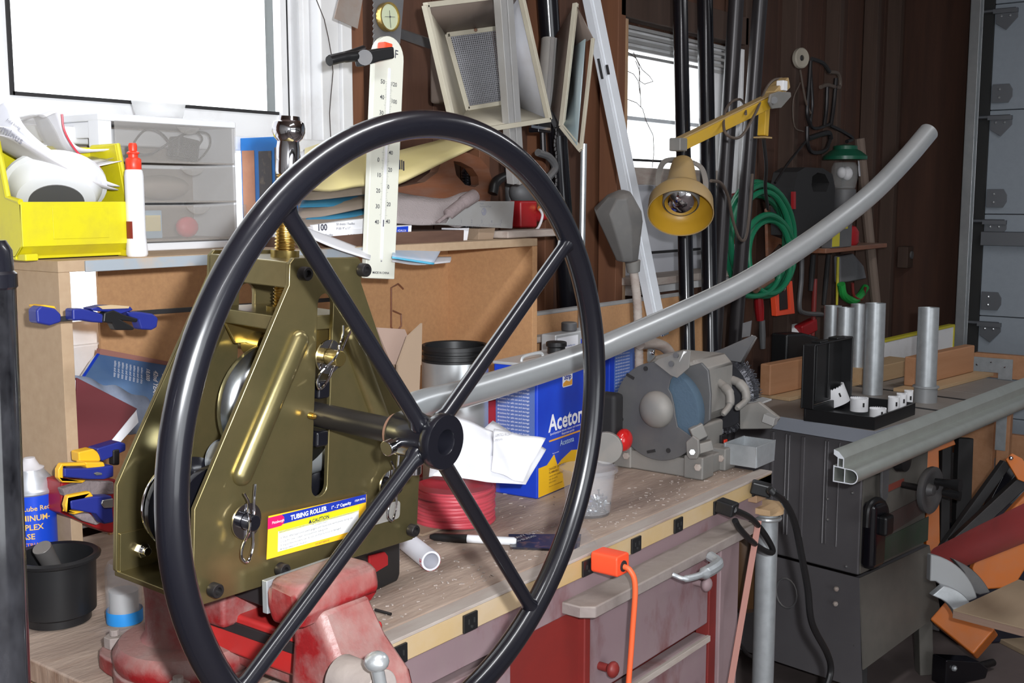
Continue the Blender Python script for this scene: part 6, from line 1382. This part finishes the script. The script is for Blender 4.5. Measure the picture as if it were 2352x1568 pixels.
fin('extrusion', mb, 'alu_rail', er, ang=28)
fin('cut_end', MB().prism(tidy(outer), -sgn * .0006, 0, holes=[tidy(h1_)[::-1], tidy(h2_), tidy(h3_)]), 'alu_white', er)
# wooden fences on the table
def onST(px_, py_, z): return onz(px_, py_, z)
F = lambda a, c_, z=ZS: SI @ onz(a, c_, z)
wf_ = thing('saw_fence_left', 'brown two-by-four fence on the saw table left of the black case', 'fence', ST)
wf_.name = 'wood_fence'
p_ = F(1768, 918); q_ = F(1860, 886)
fx0 = p_.x; fy = p_.y
hf = (s_y(1768, 838, fy).z - ZS)
fin('fence_board', MB().box((fx0 + .25, fy + .02, ZS + .012 + (hf - .012) / 2), (.50, .04, hf - .012)), 'fir', wf_, bev=.005)
fin('fence_base', MB().box((fx0 + .27, fy, ZS + .006), (.50, .12, .011)), 'fir_pale', wf_, bev=.001)
wf2 = thing('wood_fence', 'brown two-by-four fence on the saw table right of the standing steel tube', 'fence', ST)
p2 = F(2100, 896); fx2 = p2.x; fy2 = p2.y; hf2 = s_y(2100, 822, fy2).z - ZS; xe = s_y(2237, 850, fy2).x
fin('fence_board', MB().box(((fx2 + xe) / 2, fy2 + .02, ZS + .012 + (hf2 - .012) / 2), (xe - fx2, .04, hf2 - .012)), 'fir', wf2, bev=.005)
fin('fence_base', MB().box(((fx2 + xe) / 2 - .02, fy2 - .01, ZS + .006), (xe - fx2 + .1, .10, .011)), 'fir_pale', wf2, bev=.001)
p3 = F(2020, 888); single('pale_board', 'short pale board lying across the gap between the two fences', 'board', MB().box((.16, .03, .030), (.36, .10, .058)), 'fir_pale', ST @ Matrix.Translation((p3.x, p3.y + .06, ZS)), bev=.003)
p4 = F(2015, 866); x4 = s_y(2178, 800, p4.y + .12).x; a4 = s_y(2022, 782, p4.y + .12); b4 = s_y(2022, 838, p4.y + .12)
ys_ = thing('yellow_edged_panel', 'white panel with yellow edging lying behind the fences on the saw', 'panel', ST @ Matrix.Translation((a4.x, p4.y + .12, ZS)))
zh = a4.z - ZS; zl_ = b4.z - ZS; wx = x4 - a4.x
fin('white_panel', MB().prism([(0, zl_), (wx, zl_ + .012), (wx, zh + .012), (0, zh)], 0, .02, XZ), 'white_paint', ys_)
fin('yellow_edge', MB().bar((-.003, -.010, zh), (wx, -.010, zh + .013), .026, .010).bar((0, -.010, zl_), (wx, -.010, zl_ + .012), .026, .010).bar((wx, -.010, zl_), (wx, -.010, zh + .016), .026, .010), 'tape_yellow', ys_, bev=.001)
fin('support', MB().box((wx / 2, .03, zl_ / 2), (wx * .8, .04, zl_)), 'fir_pale', ys_)
rp = F(1830, 862); rz = s_y(1838, 800, rp.y + .1)
rw = thing('red_white_sack', 'red and white printed sack end beside the black chute on the saw', 'sack', ST @ Matrix.Translation((rz.x, rp.y + .12, ZS)))
fin('white_part', MB().sphere((0, 0, .09), .085, 18, (1, .6, .9)), 'white_paint', rw); fin('red_part', MB().box((.02, -.03, .15), (.11, .04, .05), R=Matrix.Rotation(-.2, 3, 'Y')), 'red_paint', rw, bev=.008)
rq = s_y(1790, 800, rp.y + .05)
single('black_chute', 'black plastic dust chute behind the grinder wire wheel', 'chute', MB().prism([(-.11, .0), (-.11, .13), (.0, .125), (.11, .10), (.09, .05), (-.02, -.02)], 0, .07, XZ), 'black_plastic', ST @ Matrix.Translation((rq.x, rp.y + .02, rq.z - .06)), bev=.01)
# steel tubes standing on the saw
for lab, px_, pyb, pyt, wpx, col_ in [('rightmost steel tube, standing in a grey collar on the saw table', 2125, 922, 706, 46, True),
                                      ('tallest of the clustered steel tubes, nearest behind the open case', 2004, 905, 696, 45, False),
                                      ('leftmost of the clustered steel tubes behind the black case lid', 1908, 888, 702, 39, False),
                                      ('second steel tube from the left in the cluster behind the case lid', 1937, 900, 706, 38, False),
                                      ('steel tube hidden behind the tallest one in the cluster', 1968, 880, 698, 38, False)]:
    q = onz(px_, pyb, ZS); Dq = (q - CO).dot(CF); r_ = wpx / 2 / FPX * Dq; zt = None
    dxy = V((q.x, q.y, 0)).length; rt_ = ray(px_, pyt); h_ = CH + rt_.z * dxy / V((rt_.x, rt_.y, 0)).length - ZS
    tbt = thing('steel_tube', lab, 'tube', TR((q.x, q.y, ZS)), 'steel tubes on the saw')
    fin('tube', MB().pipe((0, 0, 0), (.006, .004, h_), r_, r_ * .93, 32), 'galv_dull', tbt)
    if col_: fin('collar', MB().lathe([(r_, 0), (r_ * 1.12, 0), (r_ * 1.12, .045), (r_ * 1.28, .047), (r_ * 1.28, .051), (r_, .052)], 32), 'miter_grey', tbt)
# hole saw case
A, B, Cc = onz(1888, 952, ZS), onz(2008, 988, ZS), onz(2120, 945, ZS)
ex = (Cc - B); wC = ex.length; ey = (A - B); dC = ey.length
TC = frame(B, ex, V((-ex.y, ex.x, 0))); hC = .036
wC = min(wC, .30); 
kc = thing('hole_saw_case', 'open black plastic case holding white hole saws on the saw table', 'case', TC)
dC = (TC.inverted() @ A).y; xs = (TC.inverted() @ A).x
tr_ = MB().box((wC / 2, dC / 2, .003), (wC, dC, .006)).box((wC / 2, .003, hC / 2), (wC, .006, hC)).box((wC / 2, dC - .003, hC / 2), (wC, .006, hC)).box((.003, dC / 2, hC / 2), (.006, dC, hC)).box((wC - .003, dC / 2, hC / 2), (.006, dC, hC))
fin('tray', tr_, 'black_plastic', kc, bev=.002)
hl = loc(1900, 780, dC + .004, TC).z; 
lid = MB().box((wC * .43, dC + .006, hC + (hl - hC) / 2), (wC * .90, .006, hl - hC)).box((.0, dC - .012, hC + (hl - hC) / 2), (.006, .036, hl - hC)).box((wC * .86, dC - .012, hC + (hl - hC) / 2), (.006, .036, hl - hC)).box((wC * .43, dC - .012, hl), (wC * .86, .036, .006))
fin('lid', lid, 'black_plastic', kc, bev=.003)
for u in (.30, .62): fin('lid_rib', MB().box((wC * .86 * u, dC + .001, hC + (hl - hC) / 2), (.012, .006, hl - hC - .02)), 'black_plastic', kc, bev=.002)
for u in (.22, .66): fin('latch', MB().box((wC * .86 * u, dC - .015, hl + .006), (.05, .030, .006)), 'black_plastic', kc, bev=.002)
def hole_saw(px_, py_, r_, h_, lab, tilt=0, first=[None]):
    z_ = ZS + .016; q = onz(px_, py_, ZS + .02); n = 28
    T = TR((q.x, q.y, z_), 0, tilt, tilt * .5)
    mb = MB(); mb.lathe([(.006, 0), (r_, 0), (r_, h_), (r_ * .93, h_), (r_ * .93, .004), (.006, .004)], 36)
    for i in range(n):
        a = 2 * PI * i / n; c1_, s1_ = math.cos(a), math.sin(a); a2_ = a + 2 * PI / n
        mb.add([(r_ * c1_, r_ * s1_, h_), (r_ * math.cos(a2_), r_ * math.sin(a2_), h_), (r_ * math.cos(a2_), r_ * math.sin(a2_), h_ + .004), (r_ * .93 * c1_, r_ * .93 * s1_, h_), (r_ * .93 * math.cos(a2_), r_ * .93 * math.sin(a2_), h_), (r_ * .93 * math.cos(a2_), r_ * .93 * math.sin(a2_), h_ + .004)], [(0, 1, 2), (3, 5, 4), (0, 2, 5, 3), (1, 4, 5, 2)])
    t_ = thing('hole_saw', lab, 'hole saw', T, 'hole saws in the case'); fin('cup', mb, 'white_clean', t_, ang=25)
    va_ = math.atan2(-q.y, -q.x) + .5; fin('slot', MB().box((r_ * math.cos(va_), r_ * math.sin(va_), h_ * .6), (.004, .004, .012)), 'black_matte', t_)
hole_saw(1922, 925, .042, .052, 'largest white hole saw, tilted at the left end of the case', -.35)
hole_saw(1973, 940, .026, .036, 'second white hole saw from the left in the case')
hole_saw(2016, 955, .0235, .024, 'short white hole saw near the front corner of the case')
hole_saw(2052, 942, .0165, .042, 'left one of the three slim hole saws at the case right end')
hole_saw(2070, 936, .0145, .044, 'middle one of the three slim hole saws at the case right end')
hole_saw(2086, 930, .013, .046, 'rightmost slim hole saw in the case')
# ================================================================ hanging on the dark wall
yw = 1.70
o = ony(1745, 545, 1.62)
ho = thing('green_hose', 'coiled glossy green air hose hanging on the dark wall beside the pipes', 'hose', TR(o))
E_ = lambda cx, cy, rx, ry, y_, ph=0: [ony(cx + rx * math.sin(2 * PI * i / 40) * (1 + .05 * math.sin(4 * PI * i / 40 + ph)), cy - ry * math.cos(2 * PI * i / 40), y_ + .015 * math.sin(2 * PI * i / 40 + ph)) - o for i in range(40)]
for cx, cy, rx, ry, y_ in [(1738, 540, 66, 122, 1.64), (1744, 545, 72, 118, 1.62), (1752, 552, 70, 128, 1.60), (1756, 560, 62, 120, 1.59), (1735, 560, 70, 112, 1.65), (1764, 585, 58, 92, 1.58), (1768, 590, 50, 84, 1.57)]:
    fin('hose_turn', MB().tube(E_(cx, cy, rx, ry, y_, cx), .0095, 10, closed=True), 'hose_green', ho)
fin('hose_tail', MB().tube(spline([ony(a, c_, 1.56) - o for a, c_ in [(1790, 600), (1788, 640), (1765, 670), (1735, 680), (1708, 678)]]), .0085, 10), 'hose_green', ho)
fin('hose_strand', MB().tube(spline([ony(a, c_, 1.58) - o for a, c_ in [(1745, 450), (1742, 500), (1740, 560), (1742, 600)]]), .0075, 8).tube(spline([ony(a, c_, 1.58) - o for a, c_ in [(1755, 450), (1753, 520), (1752, 600)]]), .0075, 8), 'hose_green', ho) if False else None
fin('brass_coupler', MB().cyl(ony(1735, 665, 1.57) - o, ony(1772, 640, 1.57) - o, .012, n=12), 'rust_brown', ho)
def wl(name, lab, cat, pts, y, t, m, bev=.002, holes=()):
    o_ = ony(*pts[0], y); return single(name, lab, cat, slab(pts, y, t, o_, holes=holes), m, TR(o_), bev=bev), o_
wl('red_sign', 'red and white cloth scrap behind the green hose', 'cloth', [(1680, 445), (1700, 440), (1698, 560), (1672, 560), (1668, 500)], 1.71, .004, mat('red_cloth', (.20, .02, .02), .7, col2=(.45, .40, .38), scale=10, fac=.4, sharp=.6))
wl('white_jug', 'whitish plastic jug hanging behind the hose and pipes', 'jug', [(1660, 560), (1690, 565), (1694, 630), (1672, 636), (1657, 610)], 1.69, .03, 'white_paint', .008)
o_ = ony(1804, 690, 1.68); of = thing('bow_saw_frame', 'orange rectangular tool frame hanging below the green hose', 'frame', TR(o_))
fin('frame', slab([(1779, 650), (1820, 645), (1826, 720), (1784, 726)], 1.68, .02, o_, holes=[[(1789, 655), (1813, 652), (1816, 710), (1791, 714)]]), 'orange_plug', of, bev=.002)
fin('black_insert', slab([(1790, 656), (1812, 653), (1815, 708), (1792, 712)], 1.69, .008, o_), 'black_matte', of)
fin('chrome_knob', MB().sphere(ony(1796, 662, 1.66) - o_, .014, 12), 'chrome', of)
o_ = ony(1850, 650, 1.68)
single('hacksaw', 'grey hacksaw frame hanging on the dark wall', 'hacksaw', MB().tube(spline([ony(a, c_, 1.68) - o_ for a, c_ in [(1842, 580), (1841, 640), (1836, 700), (1845, 718), (1888, 722)]]), .009, 8), 'grey_dark', TR(o_))
for lab, a, b_, m, r_ in [('long black tool shaft hanging left of the shelf bracket', (1868, 585), (1862, 668), 'black_matte', .011), ('red handled tool hanging next to the hacksaw', (1872, 640), (1866, 780), 'maroon_paint', .010), ('black rod hanging under the plywood shelf', (1903, 585), (1892, 700), 'black_matte', .010), ('yellow striped rod hanging behind the steel tubes', (1925, 590), (1922, 700), 'tape_yellow', .006), ('red handled grip hanging under the hose', (1742, 678), (1746, 735), 'red_paint', .017), ('dusty grey handle hanging below the red grip', (1750, 735), (1752, 800), 'grey_dark', .012)]:
    p0_, p1_ = ony(*b_, 1.69), ony(*a, 1.69); single('hanging_tool', lab, 'tool', MB().tube([V((0, 0, 0)), (p1_ - p0_) * .5, p1_ - p0_], [r_ * .8, r_, r_ * .9], 10), m, TR(p0_))
# plywood shelf with things on it
o_ = ony(1880, 560, 1.70)
sh_ = thing('plywood_corner_shelf', 'reddish plywood shelf with curved brackets fixed to the dark wall', 'shelf', TR(o_))
fin('rear_board', slab([(1780, 468), (1815, 480), (1842, 512), (1862, 545), (1870, 575), (1850, 580), (1790, 560), (1765, 590), (1762, 480)], 1.72, .012, o_), 'wood_red', sh_, bev=.002)
fin('bracket', slab([(1948, 500), (1968, 540), (1980, 565), (1975, 572), (1938, 568)], 1.70, .012, o_), 'wood_red', sh_, bev=.002)
zsf = ony(1900, 566, 1.70).z - o_.z
fin('shelf_board', MB().box((ony(1910, 566, 1.66).x - o_.x, -.06, zsf), (ony(1982, 566, 1.66).x - ony(1838, 566, 1.66).x, .17, .018)), 'wood_red', sh_, bev=.003)
zs2 = o_.z + zsf + .009
def W(a, c_, y=1.62): return ony(a, c_, y)
o2_ = W(1868, 555); o2_.z = zs2
bs2 = thing('black_tool_case', 'rounded black tool with a round handle opening on the plywood shelf', 'tool', TR((o2_.x, 1.62, zs2)))
hh = W(1868, 385).z - zs2
fin('body', slab([(1826, 540), (1824, 430), (1832, 395), (1850, 384), (1890, 386), (1912, 400), (1918, 430), (1912, 552), (1860, 553)], 1.62, .09, V((o2_.x, 1.62, zs2)), holes=[arc_px for arc_px in [[(1895, 400), (1878, 396), (1866, 405), (1864, 425), (1868, 440), (1898, 440), (1905, 420)][::-1]]]), 'black_matte', bs2, smooth=False)
fin('red_trim', slab([(1823, 440), (1828, 440), (1828, 480), (1823, 480)], 1.615, .01, V((o2_.x, 1.62, zs2))), 'red_paint', bs2)
q = W(1928, 556, 1.64); q.z = zs2
ln = thing('camp_lantern', 'camping lantern with a dark green enamel cap on the plywood shelf', 'lantern', TR((q.x, 1.63, zs2)))
zz = lambda c_: W(1930, c_, 1.63).z - zs2
kk = 3.7 / 2600
fin('fuel_tank', MB().lathe([(0, 0), (.055, 0), (.062, .01), (.062, .05), (.05, .07), (.02, .08), (0, .082)], 28), 'red_paint', ln)
fin('collar', MB().lathe([(.03, .07), (.045, .10), (.045, zz(435)), (.03, zz(430))], 24), 'grey_dark', ln)
fin('globe', MB().lathe([(.042, zz(432)), (.05, zz(410)), (.05, zz(385)), (.04, zz(372))], 28), 'glass', ln)
fin('mantle', MB().sphere((.0, -.01, zz(398)), .022, 12, (1, 1, 1.2)), 'paper_grey', ln); fin('mantle', MB().sphere((-.028, .0, zz(396)), .018, 12, (1, 1, 1.2)), 'paper_grey', ln)
fin('green_cap', MB().lathe([(.01, zz(362)), (.082, zz(366)), (.082, zz(358)), (.06, zz(347)), (.045, zz(342)), (.044, zz(334)), (.02, zz(331)), (0, zz(330))], 32), 'green_enamel', ln)
fin('rod', MB().cyl((-.0, -.06, zz(405)), (0, -.052, zz(368)), .004, n=8), 'chrome', ln)
bq = W(1928, 550, 1.56); yb_ = thing('yellow_black_box', 'small yellow and dark box at the front of the plywood shelf', 'box', TR((bq.x, 1.57, zs2)))
wq = W(1950, 540, 1.57).x - W(1905, 540, 1.57).x
fin('box', MB().box((.0, .0, .045), (wq, .04, .09)), 'grey_dark', yb_, bev=.002); fin('yellow_panel', MB().box((-wq * .32, -.021, .05), (wq * .34, .002, .09)).box((-.0, -.021, .082), (wq * .5, .002, .03)), 'tape_yellow', yb_)
p0_, p1_ = ony(2014, 720, 1.60), ony(1974, 318, 1.66)
single('wooden_pole', 'thin weathered pole leaning against the dark wall behind the steel tube end', 'pole', MB().tube([V((0, 0, 0)) + (p0_ - p1_) * 1.4, p1_ - p0_], .020, 10), mat('pole_wood', (.17, .125, .10), .8), TR(p0_))
# bicycle parts
o_ = ony(1880, 230, 1.66)
bi = thing('bicycle_parts', 'bundle of old bicycle handlebars and brake parts hanging high on the dark wall', 'bicycle parts', TR(o_))
Z = lambda a, c_, y=1.66: ony(a, c_, y) - o_
fin('round_pulley', MB().lathe([(.010, 0), (.030, -.004), (.034, 0), (.034, .012), (.03, .016), (.010, .012)], 28, axis(Z(1836, 134, 1.60), Z(1836, 134, 1.60) + V((-.35, -1, 0)))), mat('pulley', (.30, .27, .22), .7), bi)
fin('pulley_hub', MB().sphere(Z(1836, 134, 1.60), .012, 10), 'black_matte', bi)
for pts, r_, m in [([(1862, 140), (1858, 200), (1854, 260), (1862, 290)], .010, 'grey_dark'), ([(1862, 160), (1866, 240), (1862, 285), (1875, 295), (1905, 285)], .008, 'grey_dark'), ([(1900, 200), (1898, 250), (1893, 290)], .010, 'grey_dark'), ([(1920, 180), (1915, 240), (1908, 290)], .011, 'grey_dark'), ([(1838, 160), (1850, 230), (1862, 260)], .005, 'cord_brown'), ([(1865, 135), (1890, 145), (1905, 165)], .010, 'black_matte'),
                   ([(1906, 288), (1935, 302), (1958, 318), (1945, 325)], .010, 'grey_dark'), ([(1854, 290), (1855, 330), (1866, 350), (1895, 345), (1906, 322)], .010, 'grey_dark'), ([(1905, 165), (1925, 170), (1928, 200), (1900, 195), (1885, 200)], .010, 'cord_brown'), ([(1855, 318), (1900, 305), (1908, 318)], .014, 'grey_dark'), ([(1850, 325), (1810, 375), (1780, 420)], .006, 'grey_dark'), ([(1838, 190), (1822, 230), (1825, 290), (1845, 302)], .003, 'cord_brown')]:
    fin('bent_bar', MB().tube(spline([Z(*p_) for p_ in pts], 5), r_ * .75, 8), {'grey_dark': 'dark_steel'}.get(m, m), bi)
# green-white bag
o_ = ony(1950, 640, 1.68)
gb_ = thing('leaf_blower', 'green and grey plastic tool hanging behind the steel tubes', 'tool', TR(o_))
fin('grey_bag', slab([(1930, 588), (1962, 582), (1985, 610), (1992, 640), (1950, 648), (1932, 650)], 1.69, .03, o_), mat('bag_grey', (.17, .17, .18), .6, bump=.4, bscale=60), gb_, bev=.008)
fin('green_ring', MB().tube(spline([Z2 - o_ for Z2 in [ony(a, c_, 1.67) for a, c_ in [(1932, 652), (1938, 678), (1958, 690), (1975, 680), (1988, 660)]]]), .016, 10), 'green_plastic', gb_)
fin('red_grip', MB().tube(spline([ony(a, c_, 1.66) - o_ for a, c_ in [(1958, 650), (1962, 680), (1980, 686), (1988, 660)]]), .006, 8), 'maroon_paint', gb_)
# ================================================================ lower right corner
o_ = onx(2250, 1300, 3.9)
# orange folding sawhorse / stand
os_ = thing('orange_stand', 'orange steel folding stand with black rails behind the table saw', 'stand', TR((4.1, 1.0, 0)))
so_ = V((4.1, 1.0, 0))
Q = lambda a, c_, D_: atd(a, c_, D_) - so_
def obar(nm, a, b_, D_, w_, t_, m, D2=None): return fin(nm, MB().bar(Q(*a, D_), Q(*b_, D2 or D_), w_, t_, up=CF), m, os_, bev=.003)
obar('orange_post', (2137, 1020), (2140, 1275), 3.7, .045, .03, 'orange_paint')
obar('orange_post', (2188, 1010), (2110, 1040), 3.7, .03, .03, 'orange_paint')
obar('black_post', (2170, 1020), (2165, 1270), 3.72, .03, .04, 'black_matte')
obar('black_post', (2214, 1005), (2205, 1260), 3.74, .05, .04, 'black_matte')
obar('black_rail', (2310, 1062), (2165, 1262), 3.5, .028, .03, 'black_matte')
obar('black_rail', (2352, 1100), (2190, 1250), 3.45, .040, .03, 'dark_steel')
obar('black_rail', (2330, 1055), (2270, 1170), 3.52, .03, .03, 'black_paint')
fin('orange_plate', MB().prism([(V((Q(a, c_, 3.42) + so_ - CO)).dot(CR), V((Q(a, c_, 3.42) + so_ - CO)).dot(CU)) for a, c_ in [(2308, 1055), (2322, 1040), (2345, 1052), (2362, 1080), (2360, 1110), (2335, 1100)]], 0, .01, Matrix.Translation(CO + CF * 3.42 - so_) @ Matrix((CR, CU, -CF)).transposed().to_4x4()), 'orange_paint', os_, bev=.002)
fin('orange_plate', MB().prism([(V((Q(a, c_, 3.55) + so_ - CO)).dot(CR), V((Q(a, c_, 3.55) + so_ - CO)).dot(CU)) for a, c_ in [(2352, 1125), (2372, 1125), (2372, 1260), (2320, 1345), (2240, 1350), (2225, 1300), (2255, 1230)]], 0, .03, Matrix.Translation(CO + CF * 3.55 - so_) @ Matrix((CR, CU, -CF)).transposed().to_4x4()), 'orange_paint', os_, bev=.006)
fin('orange_foot', MB().bar(Q(2165, 1400, 3.5), Q(2265, 1480, 3.4), .10, .08, up=CF), 'orange_paint', os_, bev=.006)
fin('rivet', MB().sphere(Q(2322, 1052, 3.40), .007, 8), 'chrome', os_)
# red tube handle
p0_, p1_ = atd(2165, 1285, 3.3), atd(2390, 1185, 2.9)
single('red_foam_tube', 'dusty red padded tube sticking in from the right edge', 'tube', MB().tube([V((0, 0, 0)), (p1_ - p0_) * .5, p1_ - p0_], [.040, .044, .046], 24), 'red_tube', TR(p0_))
# miter saw guard
mo = atd(2215, 1335, 3.1)
ms = thing('miter_saw_guard', 'grey round blade guard of a saw standing under the red tube', 'guard', Matrix.Translation(mo) @ Matrix((CR, CU, -CF)).transposed().to_4x4())
S_ = lambda a, c_: ((a - 2215) * 3.1 / 2600, -(c_ - 1335) * 3.1 / 2600)
fin('guard_plate', MB().prism([S_(*p_) for p_ in arc(2120, 1400, 128, -82, -12, 12) + [(2215, 1385), (2150, 1335), (2136, 1335)]], -.03, .0), 'miter_grey', ms, bev=.004)
fin('rear_guard', MB().prism([S_(*p_) for p_ in arc(2150, 1430, 150, -71, -25, 10) + [(2262, 1372), (2240, 1365), (2225, 1320)]], -.06, -.03), 'grey_dark', ms, bev=.004)
fin('scale_arc', MB().prism([S_(*p_) for p_ in [(2132, 1362), (2158, 1340)] + arc(2150, 1420, 80, -78, -28, 8) + [(2192, 1402), (2188, 1412)] + arc(2120, 1435, 72, -25, -72, 6)], .0, .03), 'galv_dull', ms, bev=.003)
# plywood sheet
pc_ = [onz(a, c_, .42) for a, c_ in [(2186, 1402), (2352, 1445), (2420, 1400), (2352, 1318)]]
pc_ = [onz(2189, 1400, .42), onz(2400, 1455, .42), onz(2520, 1380, .42), onz(2340, 1330, .42)]
po_ = pc_[0].copy(); pw = thing('plywood_sheet', 'square plywood sheet with layered edges at the lower right', 'plywood', TR(po_))
fin('sheet', MB().prism([((p_ - po_).x, (p_ - po_).y) for p_ in pc_], -.003, 0), 'ply', pw, bev=.0005); fin('layered_edge', MB().prism([((p_ - po_).x, (p_ - po_).y) for p_ in pc_], -.022, -.0031), 'ply_edge', pw)
pb_ = [V((p_.x, p_.y, 0)) for p_ in pc_]
cxy = sum((V((p_.x, p_.y, 0)) for p_ in pc_), V((0, 0, 0))) / 4
single('blue_crate', 'dark blue crate under the plywood sheet', 'crate', MB().box((.35, .15, .20), (.8, .30, .40)), mat('dark_blue', (.012, .013, .028), .5), TR(onz(2235, 1482, 0), -.75), bev=.01)
q = onz(2200, 1540, .03); cl2 = thing('black_bar_clamp', 'black iron clamp head lying on the floor at the bottom right', 'clamp', TR((q.x, q.y, 0), -.5))
fin('head', MB().prism([(-.08, 0), (.09, 0), (.10, .03), (.06, .06), (-.08, .09)], -.03, .03, XZ), 'black_paint', cl2, bev=.005); fin('screw', MB().cyl((.09, 0, .03), (.17, .02, .02), .012), 'dark_steel', cl2); fin('bolt', MB().sphere((-.05, -.032, .06), .01, 8), 'galv_dull', cl2)
fl_ = onz(2290, 1500, .003); single('floor_board', 'tan board lying on the floor under the crate', 'board', MB().box((.45, 0, .008), (1.0, .5, .016)), 'ply', TR((fl_.x + .05, fl_.y - .15, 0), -.6), bev=.002)
# by the bench end: pink strap and brown cylinder
p0_ = ony(1678, 1568, .93); p1_ = ony(1742, 1195, .93)
single('pink_strap', 'faded pink rubber strap hanging down from the bench corner', 'strap', MB().bar(V((0, 0, 0)) - (p1_ - p0_) * .3, (p1_ - p0_), .012, .004, up=CF), 'pink_rubber', TR(p0_))
q = onz(1722, 1400, .60); single('brown_canister', 'dark brown cylinder hanging behind the bench corner post', 'canister', MB().lathe([(0, 0), (.03, .0), (.045, .015), (.048, .16), (.044, .175), (0, .178)], 28), 'bottle_amber', TR((ony(1708, 1290, 1.06).x, 1.06, ony(1708, 1395, 1.06).z)))
single('black_floor_cord', 'thin black cord running down behind the bench post', 'cord', MB().tube(spline([ony(a, c_, 1.25) - ony(1690, 1465, 1.25) for a, c_ in [(1690, 1465), (1715, 1500), (1735, 1525), (1735, 1640)]]), .005, 8), 'black_plastic', TR(ony(1690, 1465, 1.25)))
# ================================================================ black column at the left edge
q = atd(10, 1100, .78); zt = atd(0, 548, .78).z
bcn = thing('black_column', 'glossy black machine column with a rounded cap at the left edge', 'column', TR((q.x, q.y, 0)))
exr = atd(30, 620, .78); R0 = .014
cc_ = atd(-35, 650, .78); bcn.location = (cc_.x, cc_.y, 0)
wR = 55 / 2600 * .78; wr = 48 / 2600 * .78
fin('column', MB().cyl(V((-CR.x * .0265, -CR.y * .0265, 0)), (0, 0, zt - .03), .020, .020, 32), mat('black_gloss', (.004, .004, .005), .12, 0, col2=(.06, .06, .068), scale=14, fac=.34, coat=.6, stretch=(1, 1, .5)), bcn)
fin('collar', MB().lathe([(.0195, zt - .035), (.0212, zt - .033), (.0212, zt - .024), (.0192, zt - .022), (.0188, zt - .008), (.015, zt - .001), (0, zt)], 32), 'black_paint', bcn)
